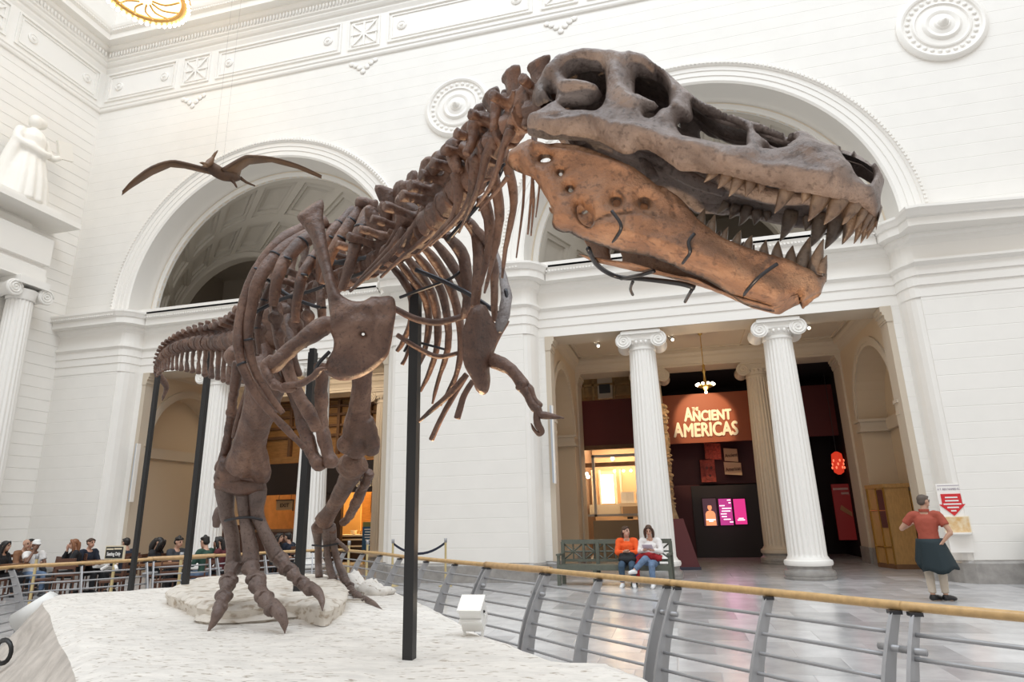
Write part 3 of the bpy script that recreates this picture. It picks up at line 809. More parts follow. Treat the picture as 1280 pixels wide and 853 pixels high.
for x, z in ((-1.25, 3.5), (-1.12, 3.35), (-1.05, 3.2), (-3.3, 3.05), (-3.25, 2.95), (-2.3, 3.58)): MB().ball((x, 24.4, z), .07, 8, 6).build('bulb', LAMPW, t)
MB().bb((-3.5, 25, 3.35), (-1, 25.3, 3.5)).build('light_beam', ORD, t)
# wooden case in front of the right-hand niche
OKW = mat('oak_case', (.50, .285, .10), .4, var=.22, scale=6, stretch=(6, 6, 1))
t = root('wooden_ticket_case', (5.6, 20.0, 0), 'tall oak exhibit case with brass framed glass by the right niche', 'case')
a0 = Vector((5.42, 19.75, 0)); b0 = Vector((6.0, 19.7, 0)); c0 = Vector((5.2, 20.58, 0)); d0 = Vector((5.85, 20.6, 0))
def quadbox(mb, z0, z1, o=0):
    cc = (a0+b0+c0+d0)/4; P = [p+(p-cc).normalized()*o for p in (a0, b0, d0, c0)]
    mb.prism([(p.x, p.y, z0) for p in P], (0, 0, z1-z0)); return mb
quadbox(MB(), .12, 2.1).build('carcass', OKW, t); quadbox(MB(), 0, .12, .03).build('plinth', ORD, t); quadbox(MB(), 2.1, 2.2, .05).build('cornice', OKW, t)
n_ = (c0-a0).normalized(); q_ = Vector((-n_.y, n_.x, 0)); q_ = q_ if q_.x < 0 else -q_
for u in (.02, .45, .97):
    p = a0.lerp(c0, u)+q_*.02; MB().bb((p.x-.02, p.y-.02, .1), (p.x+.02, p.y+.02, 2.1)).build('brass_bar', BRASS, t)
for z in (.55, 1.5): 
    p0, p1 = a0+q_*.02, c0+q_*.02; MB().tube([(p0.x, p0.y, z), (p1.x, p1.y, z)], .015, 6).build('brass_bar', BRASS, t)
p0, p1 = a0.lerp(c0, .05)+q_*.012, a0.lerp(c0, .42)+q_*.012
MB().prism([(p0.x,p0.y,1.05),(p1.x,p1.y,1.05),(p1.x,p1.y,2.05),(p0.x,p0.y,2.05)], tuple(q_*.01)).build('notice', mat('notice_brown', (.09, .03, .02), .4), t)
p2 = b0+Vector((.03, -.01, 0)); MB().bb((p2.x-.02, p2.y-.03, .9), (p2.x+.03, p2.y+.02, 2.0)).build('brass_edge', BRASS, t)
# small brass chandelier of the portico
t = root('brass_chandelier', (1.03, 19.2, 6.78), 'small brass chandelier with a ring of glowing bulbs hanging by the sign', 'chandelier')
MB().lathe([(.001, 6.78), (.09, 6.78), (.05, 6.7), (.012, 6.66)], (1.03, 19.2, 0), 12).tube([(1.03, 19.2, 6.7), (1.03, 19.2, 5.75)], .012, 6).build('stem', BRASS, t)
MB().lathe([(.015, 5.8), (.05, 5.74), (.03, 5.66), (.06, 5.6), (.03, 5.5), (.04, 5.3), (.1, 5.22), (.2, 5.16), (.22, 5.12), (.1, 5.08), (.04, 5.0), (.001, 4.98)], (1.03, 19.2, 0), 14).build('body', BRASS, t, True)
for k in range(10):
    a = 2*PI*k/10; MB().ball((1.03+.24*math.cos(a), 19.2+.24*math.sin(a), 5.18), .042, 8, 6).build('bulb', LAMPW, t, True)
MB().ball((1.03, 19.2, 4.95), .04, 8, 6).build('bulb', LAMPW, t, True)
point('portico_chandelier_light', (1.03, 19.2, 4.7), 55, (1, .72, .42), .25)
# spotlights on the portico ceiling
SIL = mat('lamp_silver', (.55, .53, .5), .3, .7)
def track(x, y, label):
    t = root('ceiling_spotlight', (x, y, 6.78), label, 'spotlight', 'spotlights on the portico ceiling')
    MB().tube([(x, y, 6.78), (x, y, 6.62)], .02, 6).build('stem', BLACK, t)
    for i, (dx, dz) in enumerate(((0, 0), (.12, -.16))):
        MB().tube([(x+dx, y, 6.6+dz), (x+dx+.08, y-.1, 6.42+dz)], [.085, .07], 10).build('can', SIL, t, True)
        MB().ball((x+dx+.085, y-.105, 6.41+dz), .04, 8, 5).build('lens', LAMPW, t, True)
track(-2.08, 17.9, 'silver twin spotlight on the ceiling left of the bench column')
track(-.0, 17.9, 'silver twin spotlight on the ceiling just right of the bench column')
track(3.55, 17.9, 'silver twin spotlight beside the capital under the lower jaw')
# --- bakery behind the left portico
e = st_room('wall_bakery')
MB().bb((-18, 28.0, 0), (-7, 28.2, 7)).build('rear_wall', ORW, e)
MB().bb((-18.2, 22.7, 0), (-16.6, 28, 7)).bb((-7.8, 22.7, 0), (-7, 28, 7)).build('side_wall', ORD, e)
MB().bb((-18, 22.6, 6.4), (-7, 28, 6.5)).build('ceiling_boards', ORD, e)
MB().bb((-16.6, 23.4, 3.9), (-7.8, 23.5, 4.15)).bb((-16.6, 23.6, 4.15), (-7.8, 23.7, 6.4)).build('timber_front', ORW, e)
for z in (4.9, 5.3, 5.75, 6.1): MB().bb((-16.6, 23.45, z), (-7.8, 23.6, z+.1)).build('timber_beam', ORD, e)
for x in (-15.5, -13.3, -11.9, -10.0): MB().bb((x, 23.42, 4.15), (x+.12, 23.6, 6.4)).build('timber_beam', ORD, e)
for x0, x1 in ((-16.5, -14.45), (-11.2, -7.9)): MB().bb((x0, 23.0, 0), (x0+.2, 23.3, 3.0)).build('shop_post', W_, e)
MB().bb((-14.5, 23.2, 0), (-12.8, 23.4, 2.7)).build('shop_partition', W_, e)
t = root('bakery_sign', (-12, 23.0, 2.6), 'dark bakery shop sign band with cream lettering behind the legs', 'sign')
MB().bb((-16.6, 23.05, 2.62), (-8.0, 23.2, 3.85)).build('board', mat('sign_black_brown', (.018, .010, .008), .5), t)
text('letters', 'Bakery', .52, (-11.72, 23.03, 2.98), mat('sign_cream', (.72, .60, .42), .5), t, depth=.01, bold=.008, squeeze=.92)
t = root('wall_poster', (-12.4, 23.38, 4.2), 'pale square poster on the timber front above the bakery sign', 'poster')
MB().bb((-12.95, 23.34, 4.25), (-12.0, 23.4, 5.25)).build('frame', ORD, t); MB().bb((-12.87, 23.32, 4.32), (-12.08, 23.35, 5.18)).build('sheet', CREAM, t)
MB().bb((-12.4, 23.31, 4.3), (-12.1, 23.325, 4.6)).build('print', TAUPE, t)
t = root('menu_board', (-11.35, 22.8, 0), 'blue menu board with white text beside the tan column', 'menu board')
MB().bb((-11.62, 22.75, .5), (-11.02, 22.8, 1.33)).build('board', mat('menu_blue', (.015, .075, .17), .45), t)
MB().bb((-11.62, 22.76, 1.33), (-11.02, 22.82, 1.5)).build('header', mat('menu_green', (.16, .17, .05), .5), t)
for x in (-11.58, -11.1): MB().bb((x, 22.78, 0), (x+.05, 22.83, .55)).build('leg', BRASS, t)
mt = MB()
for k in range(7): w = (.22, .19, .21, .2, .16, .0, .08)[k]; mt.bb((-11.32-w, 22.742, 1.22-k*.095), (-11.32+w, 22.75, 1.25-k*.095))
mt.build('text_lines', mat('menu_text', (.75, .8, .85), .5), t, kind='stuff')
t = root('bakery_counter', (-12.2, 24.5, 0), 'bakery counter with baskets and pale bowls under orange light', 'counter')
MB().bb((-13.6, 24.2, 0), (-8.2, 24.9, .95)).build('front', W_, t)
for z in (.55, .8): MB().bb((-13.6, 24.15, z), (-8.2, 24.21, z+.06)).build('counter_rail', CREAM, t)
MB().bb((-13.6, 24.1, .95), (-8.2, 25, 1.02)).build('worktop', CREAM, t)
for k, (x, r) in enumerate(((-12.9, .14), (-12.55, .1), (-11.9, .13), (-11.6, .1))):
    MB().lathe([(.001, 1.02), (r*.7, 1.03), (r, 1.02+r*1.2), (r*.9, 1.02+r*1.2)], (x, 24.5, 0), 12).build('basket' if k % 2 else 'bowl', OAK if k % 2 else CREAM, t, True)
MB().bb((-12.35, 24.4, 1.02), (-12.0, 24.7, 1.5)).build('white_stack', CREAM, t)
for i, x in enumerate((-13.1, -11.95)):
    t = root('framed_picture', (x, 27.9, 1.9), ('framed brown picture on the bakery rear wall, left one' if i == 0 else 'framed brown picture on the bakery rear wall, right one'), 'picture', 'bakery pictures')
    MB().bb((x-.75, 27.85, 1.9), (x+.55, 27.95, 2.8)).build('frame', W_, t); MB().bb((x-.66, 27.83, 1.98), (x+.46, 27.86, 2.72)).build('print', mat('sepia_print', (.35, .2, .09), .5, var=.7, scale=3), t)
t = root('hanging_lamp_bar', (-12, 25, 3.0), 'bar of small white lamps over the bakery counter', 'lamp')
MB().bb((-13.4, 25, 2.95), (-8.4, 25.08, 3.05)).build('bar', BLACK, t)
for k in range(12): MB().ball((-13.2+k*.4, 25, 2.88), .07, 8, 5).build('bulb', LAMPW, t, True)
area('bakery_light', (-12, 25.8, 4.6), (0, 0, 0), 6, 3.5, 620, (1, .62, .25))
area('bakery_front_light', (-12.2, 20, 6.6), (.5, 0, 0), 5, 1.2, 90, (1, .82, .6))
MB().bb((-16.5, 26, 0), (-13.4, 26.1, 4)).build('lit_board', mat('amber_board', (.75, .45, .16), .6), e)
t = root('hanging_exit_sign', (-15.3, 23.3, 1.9), 'small tan EXIT sign hanging in the lit doorway by the near leg', 'sign')
MB().bb((-15.75, 23.3, 2.03), (-15.02, 23.34, 2.4)).build('board', mat('exit_tan', (.33, .22, .12), .5), t); text('letters', 'EXIT', .2, (-15.37, 23.29, 2.21), W_, t, depth=.003, bold=.005)
MB().bb((-15.78, 23.29, 2.4), (-15.0, 23.35, 2.44)).bb((-15.0, 23.29, 1.99), (-14.95, 23.35, 2.44)).build('frame', W_, t)
MB().tube([(-15.65, 23.32, 2.44), (-15.65, 23.32, 2.9)], .01, 5).build('rod', BLACK, t); MB().tube([(-15.1, 23.32, 2.44), (-15.1, 23.32, 2.9)], .01, 5).build('rod', BLACK, t)
t = root('dark_booth', (-15, 20.5, 0), 'dark brown wooden booth behind the diners under the left portico', 'booth')
MB().bb((-16.0, 20.0, 0), (-12.8, 20.9, 1.25)).build('body', mat('booth_brown', (.07, .028, .016), .5), t); MB().bb((-16.05, 19.95, 1.25), (-12.75, 20.95, 1.33)).build('top', ORD, t); MB().bb((-15.8, 19.9, 1.33), (-15.3, 20.6, 1.5)).build('till', MATS['booth_brown'], t)
# glowing chandelier high in the hall
t = root('hall_chandelier', (-14.7, 13.0, 17.9), 'large golden ring chandelier cut off by the top of the picture', 'chandelier')
ctr = at(182, -6, 19.5)
GLD = mat('gilded', (.70, .42, .14), .35, .6)
GLOW = mat('glow_panel', (1, .8, .5), .5, emit=(1, .84, .58), es=1.7)
MB().lathe([(1.22, .12), (1.25, .03), (1.18, -.05), (1.05, -.07), (.98, -.02), (.98, .08)], ctr, 40).build('ring', GLD, t, True, 40)
MB().lathe([(.97, .02), (.5, -.12), (.001, -.16)], ctr, 30).build('glow_dish', GLOW, t, True)
for k in range(44):
    a = 2*PI*k/44; MB().ball(ctr+Vector((1.2*math.cos(a), 1.2*math.sin(a), -.09)), .055, 8, 5).build('bulb', LAMPW, t, True)
for k in range(12):
    a = 2*PI*k/12; MB().tube([ctr+Vector((.95*math.cos(a), .95*math.sin(a), -.06)), ctr+Vector((.55*math.cos(a+.2), .55*math.sin(a+.2), -.16)), ctr+Vector((.2*math.cos(a), .2*math.sin(a), -.18))], .03, 6, 3).build('scroll', GLD, t, True)
MB().tube([ctr, ctr+Vector((0, 0, 5))], .04, 8).build('stem', GLD, t)
cl = area('chandelier_light', tuple(ctr+Vector((0, 0, -.25))), (0, 0, 0), 2.2, 2.2, 20, (1, .78, .52)); cl.data.shape = 'DISK'
# statue on its pedestal against the left wall
t = root('robed_statue', (-19.1, 13.9, 11.15), 'white robed statue holding a tablet on the left wall ledge', 'statue')
ST = mat('statue_white', (.86, .83, .77), .5)
sx, sy, sz = -18.95, 13.55, 11.15
b = MB()
def sp(x, y, z): return Vector((sx-.0+y*1.0, sy+x, sz+z))     # x along the wall, y away from it
for k in range(14):
    a = 2*PI*k/14; r0, r1 = .62, .36
    b.tube([sp(r0*math.cos(a), .8*r0*math.sin(a), .1), sp(r0*.85*math.cos(a), .7*r0*math.sin(a), .9), sp(r1*math.cos(a), r1*.7*math.sin(a), 1.75)], [.17, .15, .13], 7, 2)
b.tube([sp(0, 0, .1), sp(0, 0, 1.8), sp(0, .02, 2.3), sp(0, 0, 2.65)], [.5, .38, .40, .22], 12, 3).ball(sp(-.02, .02, 2.95), (.20, .2, .26), 12, 9).ball(sp(.14, -.02, 3.02), (.2, .24, .2), 10, 7)
b.tube([sp(-.38, .0, 2.5), sp(-.55, .15, 2.0), sp(-.15, .4, 1.9)], [.16, .14, .11], 8, 3)
b.tube([sp(.36, 0, 2.5), sp(.6, .1, 2.0), sp(.85, .2, 2.15)], [.15, .12, .09], 8, 3)
b.tube([sp(-.5, .1, 2.0), sp(-.62, .0, 1.2), sp(-.68, 0, .3)], [.18, .2, .2], 8, 3).tube([sp(-.4, .3, 1.9), sp(.1, .42, 1.8), sp(.4, .3, 1.95)], [.12, .14, .1], 8, 3)
remeshed(b, 'figure', ST, t, .045, 2)
MB().box(sp(.95, .2, 2.45), (.1, .5, .6), Matrix.Rotation(.3, 3, 'X')).build('tablet', ST, t)
p = st_room('trim_statue_ledge')
LDG = [(0, 0), (.05, .0), (.05, .3), (.1, .33), (.1, .62), (.06, .66), (.06, 1.05), (.16, 1.1), (.18, 1.3)]
y1 = 15.25
pth = [(XL, y1-.55), (XL+.75, y1-.55), (XL+.75, 9)]
prof = [(0, 8.95), (.02, 8.98), (.02, 9.2), (.05, 9.21), (.05, 9.42), (.12, 9.48), (.12, 9.55), (.0, 9.58), (.0, 10.45), (.25, 10.6), (.45, 10.66), (.45, 10.9), (.5, 10.93), (.55, 11.05), (.55, 11.15), (0, 11.18)]
MB().sweep(pth, prof, 1).build('entablature', TRIM, p)
MB().bb((XL, 9, 8.95), (XL+.75, y1-.55, 8.96)).bb((XL, 9, 11.0), (XL+1.2, y1-.1, 11.17)).bb((XL, 9, 11.17), (XL+1.1, y1-.75, 11.3)).build('ledge_top', TRIM, p)
c2 = MB(); cx, cy = XL+.42, y1-1.02
nf, per = 20, 6; vs, fs = [], []; n = nf*per
for z, R in ((.5, .42), (4, .40), (8.0, .35), (8.3, .345)):
    for k in range(n):
        f = (k % per)/per; d = math.sin(PI*max(0, min(1, (f-.12)/.76)))*.03 if .12 < f < .88 else 0
        a = 2*PI*k/n; vs.append((cx+(R-d)*math.cos(a), cy+(R-d)*math.sin(a), z))
for i in range(3):
    for k in range(n): fs.append((i*n+k, i*n+(k+1) % n, (i+1)*n+(k+1) % n, (i+1)*n+k))
c2.add(vs, fs).build('shaft', COLM, p, True, 50)
cc = MB().lathe([(.36, 8.28), (.38, 8.31), (.38, 8.38), (.42, 8.5), (.45, 8.6)], (cx, cy, 0), 24).bb((cx-.48, cy-.48, 8.72), (cx+.48, cy+.48, 8.95)); cc.build('capital', COLM, p, True, 35)
for s in (-1, 1):
    MB().lathe([(.001, .4), (.24, .4), (.26, .36), (.2, .1), (.2, -.1), (.26, -.36), (.24, -.4), (.001, -.4)], (cx, cy+s*.5, 8.55), 20, 'X').build('volute', COLM, p, True, 35)
    MB().tube([(cx+.41, cy+s*.5+(.22*(1-k/34))*math.cos(k*.5), 8.55+(.22*(1-k/34))*math.sin(k*.5)) for k in range(32)], .02, 5).build('spiral', COLM, p, True)

# ================================================================== THE TYRANNOSAUR
def bone_mat(name, dark, mid, light, rough=.42, sc=3.2, bump=.55):
    m = bpy.data.materials.new(name); m.use_nodes = True; nt = m.node_tree; b = nt.nodes['Principled BSDF']
    tc = nt.nodes.new('ShaderNodeTexCoord')
    n = nt.nodes.new('ShaderNodeTexNoise'); n.inputs['Scale'].default_value = sc; n.inputs['Detail'].default_value = 8; n.inputs['Roughness'].default_value = .62
    n.inputs['Distortion'].default_value = .6
    r = nt.nodes.new('ShaderNodeValToRGB'); e = r.color_ramp.elements
    e[0].position = .3; e[0].color = (*dark, 1); e[1].position = .72; e[1].color = (*light, 1)
    x = r.color_ramp.elements.new(.5); x.color = (*mid, 1)
    nt.links.new(tc.outputs['Object'], n.inputs['Vector']); nt.links.new(n.outputs['Fac'], r.inputs['Fac'])
    # small dark pits and cracks
    v = nt.nodes.new('ShaderNodeTexNoise'); v.inputs['Scale'].default_value = 45; v.inputs['Detail'].default_value = 5
    rr = nt.nodes.new('ShaderNodeValToRGB'); rr.color_ramp.elements[0].position = .33; rr.color_ramp.elements[1].position = .45
    rr.color_ramp.elements[0].color = (.45, .42, .4, 1); rr.color_ramp.elements[1].color = (1, 1, 1, 1)
    mx = nt.nodes.new('ShaderNodeMix'); mx.data_type = 'RGBA'; mx.blend_type = 'MULTIPLY'; mx.inputs['Factor'].default_value = .8
    nt.links.new(tc.outputs['Object'], v.inputs['Vector']); nt.links.new(v.outputs['Fac'], rr.inputs['Fac'])
    nt.links.new(r.outputs['Color'], mx.inputs['A']); nt.links.new(rr.outputs['Color'], mx.inputs['B'])
    nt.links.new(mx.outputs['Result'], b.inputs['Base Color'])
    b.inputs['Roughness'].default_value = rough; b.inputs['Specular IOR Level'].default_value = .65
    bp = nt.nodes.new('ShaderNodeBump'); bp.inputs['Strength'].default_value = min(1, bump*1.5); bp.inputs['Distance'].default_value = .016
    n3 = nt.nodes.new('ShaderNodeTexNoise'); n3.inputs['Scale'].default_value = 22; n3.inputs['Detail'].default_value = 9; n3.inputs['Roughness'].default_value = .65
    nt.links.new(tc.outputs['Object'], n3.inputs['Vector'])
    nt.links.new(n3.outputs['Fac'], bp.inputs['Height']); nt.links.new(bp.outputs['Normal'], b.inputs['Normal'])
    return m
BONE = bone_mat('fossil_bone', (.050, .022, .014), (.128, .061, .038), (.27, .150, .098))
SKULLM = bone_mat('fossil_skull', (.105, .072, .060), (.205, .155, .135), (.34, .275, .245), .42, 4.5, .9)
JAWM = bone_mat('fossil_jaw_warm_lit', (.13, .060, .030), (.26, .128, .066), (.40, .23, .135), .38, 4.5, .8)  # same fossil as the skull, with warm lamplight mixed into its colour
TOOTH = bone_mat('fossil_tooth', (.08, .05, .034), (.15, .10, .07), (.25, .18, .125), .32, 9, .25)
DEX = root('tyrannosaur_skeleton', (-4.0, 5.8, .55), 'huge dark brown mounted tyrannosaur skeleton striding on the white rock base', 'dinosaur skeleton')

def inside(P, poly):
    x, y = P[:, 0], P[:, 1]; c = np.zeros(len(P), bool); n = len(poly)
    for i in range(n):
        x0, y0 = poly[i]; x1, y1 = poly[(i+1) % n]
        m = ((y0 > y) != (y1 > y)); xx = (x1-x0)*(y-y0)/((y1-y0) if y1 != y0 else 1e-9)+x0
        c ^= m & (x < xx)
    return c
def segdist(P, polys):
    d = np.full(len(P), 1e9)
    for poly in polys:
        n = len(poly)
        for i in range(n):
            a = np.array(poly[i]); b = np.array(poly[(i+1) % n]); ab = b-a; L = (ab@ab) or 1e-9
            t = np.clip(((P-a)@ab)/L, 0, 1); q = P-(a+t[:, None]*ab); d = np.minimum(d, np.hypot(q[:, 0], q[:, 1]))
    return d
def smooth_poly(poly, step, k=1):
    """closed Catmull-Rom resampling of a traced outline"""
    out = []; n = len(poly)
    for i in range(n):
        p0, p1, p2, p3 = (np.array(poly[(i+j) % n], float) for j in (-1, 0, 1, 2))
        m = max(1, int(np.hypot(*(p2-p1))/step))
        for q in range(m):
            t = q/m; out.append(tuple(.5*((2*p1)+(p2-p0)*t+(2*p0-5*p1+4*p2-p3)*t*t+(3*p1-p0-3*p2+p3)*t**3)))
    return out
def line_d(P, line):
    d = np.full(len(P), 1e9)
    for a, b in zip(line[:-1], line[1:]):
        a = np.array(a, float); b = np.array(b, float); ab = b-a; t = np.clip(((P-a)@ab)/(ab@ab), 0, 1); q = P-(a+t[:, None]*ab)
        d = np.minimum(d, np.hypot(q[:, 0], q[:, 1]))
    return d
def plate(outline, holes, to3, nrm, front, back, rad, step=4.0, relief=(), rough=.0, seed=0):
    """a rounded bony plate: outline and openings in 2-D, carried to 3-D by to3; thickness swells away from every edge"""
    ol = smooth_poly(outline, step); hs = [smooth_poly(h, step*.8) for h in holes]
    allp = [ol]+hs
    xs = [p[0] for p in ol]; ys = [p[1] for p in ol]
    gx, gy = np.meshgrid(np.arange(min(xs), max(xs), step), np.arange(min(ys), max(ys), step*.87))
    gx = gx+(np.arange(gx.shape[0]) % 2)[:, None]*step*.5
    G = np.stack([gx.ravel(), gy.ravel()], 1)
    ok = inside(G, ol)
    for h in hs: ok &= ~inside(G, h)
    G = G[ok]; G = G[segdist(G, allp) > step*.55]
    pts = [Vector(p) for p in ol]; edges = [(i, (i+1) % len(ol)) for i in range(len(ol))]
    for h in hs:
        k = len(pts); pts += [Vector(p) for p in h]; edges += [(k+i, k+(i+1) % len(h)) for i in range(len(h))]
    pts += [Vector(p) for p in G]
    v2, e2, f2, *_ = delaunay_2d_cdt(pts, edges, [], 0, 1e-4)
    A = np.array([tuple(p) for p in v2]); F = np.array([f for f in f2 if len(f) == 3])
    cen = A[F].mean(1); ok = inside(cen, ol)
    for h in hs: ok &= ~inside(cen, h)
    F = F[ok]
    d = segdist(A, allp); d[d < 1e-3] = 0
    t = np.clip(d/rad, 0, 1); prof = np.sqrt(1-(1-t)**2)
    fr = front*prof; bk = back*prof
    for line, amp, wid in relief:
        fr = fr+amp*np.exp(-(line_d(A, line)/wid)**2)*np.clip(d/5, 0, 1)
    onb = d < .2
    vs, fs = [], []; used = sorted(set(F.ravel().tolist())); fi, bi = {}, {}
    for i in used:
        p = to3(A[i][0], A[i][1]); n = nrm(A[i][0], A[i][1]) if callable(nrm) else nrm
        q = p+n*float(fr[i])
        if rough:
            q = q+n*(rough*(noise.fractal(p*7+Vector((seed, 0, 0)), 1.0, 2.1, 4))*float(min(1, d[i]/4)))
        fi[i] = len(vs); vs.append(q)
    for i in used:
        if onb[i]: bi[i] = fi[i]; continue
        p = to3(A[i][0], A[i][1]); n = nrm(A[i][0], A[i][1]) if callable(nrm) else nrm
        bi[i] = len(vs); vs.append(p-n*float(bk[i]))
    for a, b, c in F.tolist():
        if (A[b][0]-A[a][0])*(A[c][1]-A[a][1])-(A[b][1]-A[a][1])*(A[c][0]-A[a][0]) > 0: a, b, c = a, c, b
        fs.append((fi[a], fi[b], fi[c]))
        if not (onb[a] and onb[b] and onb[c]): fs.append((bi[a], bi[c], bi[b]))
    return vs, fs

# ---- skull frame: right side plane, mirror plane --------------------------------------
SB, SS = at(655, 165, 2.58), at(1085, 235, 2.08)
AX = (SS-SB); AX.z = 0; AX.normalize()
LAT = Vector((-AX.y, AX.x, 0))                      # towards the far (left) side of the skull
WB, WS = .25, .14                                   # half widths at the back and at the snout
MB0, MS0 = SB+LAT*WB, SS+LAT*WS                     # two points of the mid plane
MD = (MS0-MB0); MD.z = 0; MD.normalize(); MNORM = Vector((-MD.y, MD.x, 0))
def mirror(p): return p-MNORM*(2*(p-MB0).dot(MNORM))
def hit(x, y, P, N):
    r = ray(x, y); return EYE+r*((P-EYE).dot(N)/r.dot(N))
top_y = [(660, 125), (700, 80), (745, 66), (800, 73), (850, 110), (880, 134), (940, 155), (1000, 171), (1046, 188), (1094, 209), (1106, 225)]
low_y = [(660, 172), (720, 175), (780, 192), (800, 187), (848, 213), (900, 217), (960, 232), (1040, 246), (1075, 257), (1100, 272), (1106, 276)]
def interp(tab, x):
    if x <= tab[0][0]: return tab[0][1]
    for (a, b), (c, d) in zip(tab[:-1], tab[1:]):
        if x <= c: return b+(d-b)*(x-a)/(c-a)
    return tab[-1][1]
def skull3(x, y):
    p = hit(x, y, SB, LAT)
    h = min(1.1, max(-.1, (interp(low_y, x)-y)/max(20, interp(low_y, x)-interp(top_y, x))))
    w = WB+(WS-WB)*min(1, max(0, (x-655)/430))
    inw = w*(.62*max(0, h)**1.6) if x > 820 else w*(.42*max(0, h)**1.8)
    f = max(0, (x-1020)/86); inw = max(inw, w*(f**2)*1.0)
    if x < 700: inw += .05*((700-x)/40)**2*max(0, h)
    dd = (p-EYE).dot(LAT)
    return EYE+(p-EYE)*((dd+inw)/dd)
OUT = (-LAT+Vector((0, 0, .25))).normalized()
skull_out = [(660,168),(662,155),(668,147),(678,141),(690,134),(697,129),(690,126),(682,128),(673,133),(666,129),(665,121),(670,111),(676,103),(681,93),(690,84),(700,78),(715,71),(730,67),(745,65),(760,67),(778,71),(790,71),(802,73),(812,78),(820,86),(828,93),(840,101),(850,109),(862,119),(872,128),(880,133),(892,138),(906,145),(922,149),(940,155),(960,162),(976,169),(988,172),(1000,170),(1012,173),(1024,180),(1036,185),(1048,187),(1062,190),(1076,196),(1087,204),(1095,209),(1101,217),(1105,226),(1103,236),(1101,247),(1101,258),(1098,268),(1093,271),(1085,264),(1075,257),(1060,251),(1045,248),(1028,245),(1010,241),(990,239),(975,235),(960,232),(945,228),(925,223),(900,217),(885,217),(870,214),(850,213),(842,208),(828,198),(815,190),(806,187),(799,187),(792,191),(782,193),(772,190),(762,184),(750,178),(735,175),(718,175),(700,174),(682,174),(672,172)]
skull_holes = [
 [(710,99),(718,93),(730,90),(742,89),(754,91),(757,100),(758,114),(757,127),(753,136),(748,141),(741,144),(730,143),(717,144),(709,140),(704,135),(718,134),(735,131),(746,126),(753,119),(745,112),(735,107),(724,104),(713,104)],
 [(795,97),(806,97),(818,100),(828,106),(835,117),(836,128),(836,138),(828,140),(822,145),(816,152),(809,152),(805,148),(808,141),(817,138),(823,133),(812,128),(800,122),(794,120)],
 [(866,134),(878,142),(893,147),(910,152),(925,158),(933,164),(933,176),(932,187),(922,188),(905,187),(890,184),(873,178),(860,177),(852,170),(847,161),(849,153),(860,153),(866,148)],
 [(945,165),(960,169),(975,174),(990,178),(991,183),(985,185),(972,185),(960,180),(952,174)],
 [(955,190),(958,186.5),(965,185),(975,188),(984,189),(978,191)],
 [(1050,191),(1060,193),(1075,200),(1089,209),(1092,221),(1088,231),(1083,236),(1077,231),(1070,225),(1064,214),(1057,203)],
 [(686,119),(692,117),(697,121),(694,126),(688,125)]]
skull_rel = [
 ([(664,160),(700,166),(740,163),(770,172),(800,178),(840,192),(880,203)], .022, 7),
 ([(664,163),(700,160),(730,157)], -.012, 3.5),
 ([(690,104),(706,88),(735,80),(765,82),(785,92)], .022, 6), ([(770,100),(780,125),(795,140)], .018, 9),
 ([(700,118),(735,116),(752,119)], .012, 5), ([(706,126),(735,124)], -.014, 4),
 ([(790,84),(815,90),(832,104),(842,122)], .02, 6), ([(842,140),(856,150),(862,156)], .015, 5),
 ([(845,190),(900,198),(960,206),(1010,205)], .012, 10), ([(990,185),(1020,205),(1050,225)], .02, 16),
 ([(900,210),(960,223),(1040,238),(1085,252)], .016, 6), ([(935,172),(945,182)], -.01, 5),
 ([(800,160),(830,170)], -.01, 6), ([(790,104),(786,120),(800,133)], -.012, 2.2), ([(740,160),(746,170)], -.012, 2)]
SKV, SKF = plate(skull_out, skull_holes, skull3, OUT, .058, .03, 21, 2.8, skull_rel, .014)
mb = MB().add(SKV, SKF)
mb.add([mirror(Vector(p)) for p in SKV], [f[::-1] for f in SKF])
# roof, snout bridge and palate: bone that joins the two sides
def bridge(line, lift=.02, rows=6, thick=.025, narrow=1.0):
    P = [skull3(x, y) for x, y in line]; vs, fs = [], []
    n = len(P)
    for s in (0, 1):
        for p in P:
            q = mirror(p)
            for k in range(rows+1):
                t = k/rows; r = p+(q-p)*t; r = r+Vector((0, 0, 4*t*(1-t)*lift-s*thick)); vs.append(r)
    w = rows+1
    for i in range(n-1):
        for k in range(rows):
            fs.append((i*w+k, (i+1)*w+k, (i+1)*w+k+1, i*w+k+1)); o = n*w
            fs.append((o+i*w+k, o+i*w+k+1, o+(i+1)*w+k+1, o+(i+1)*w+k))
    for k in range(rows): fs.append((k, k+1, n*w+k+1, n*w+k)); j = (n-1)*w; fs.append((j+k+1, j+k, n*w+j+k, n*w+j+k+1))
    mb.add(vs, fs)
bridge([(684,94),(700,83),(720,75),(745,70),(770,73),(795,77),(812,84),(828,98),(845,110),(862,123)], .03)
bridge([(862,123),(880,137),(900,146),(925,153),(950,161),(975,171),(1000,174),(1024,183),(1048,190),(1076,199),(1092,211),(1099,222)], .025)
bridge([(1093,240),(1096,250),(1094,262)], .0, 6, .05)
bridge([(700,165),(740,166),(790,178),(820,185),(860,203),(900,208),(960,222),(1020,234),(1070,246),(1090,258)], .07, 8, .02)
bridge([(684,112),(690,128),(700,145),(706,160)], .0, 6, .04)
for sg in (0, 1):
    L = [skull3(x, y+2)+LAT*.012 for x, y in [(845,108),(862,121),(880,135),(905,148),(940,158),(975,172),(1000,174)]]
    mb.tube([mirror(p) for p in L] if sg else L, [.02, .018, .014, .013, .013, .013, .02], 7, 3)
mb.tube([skull3(700,150)+LAT*.12, skull3(790,120)+LAT*.2, skull3(870,165)+LAT*.16, skull3(940,190)+LAT*.12], [.05, .06, .05, .035], 8, 3)
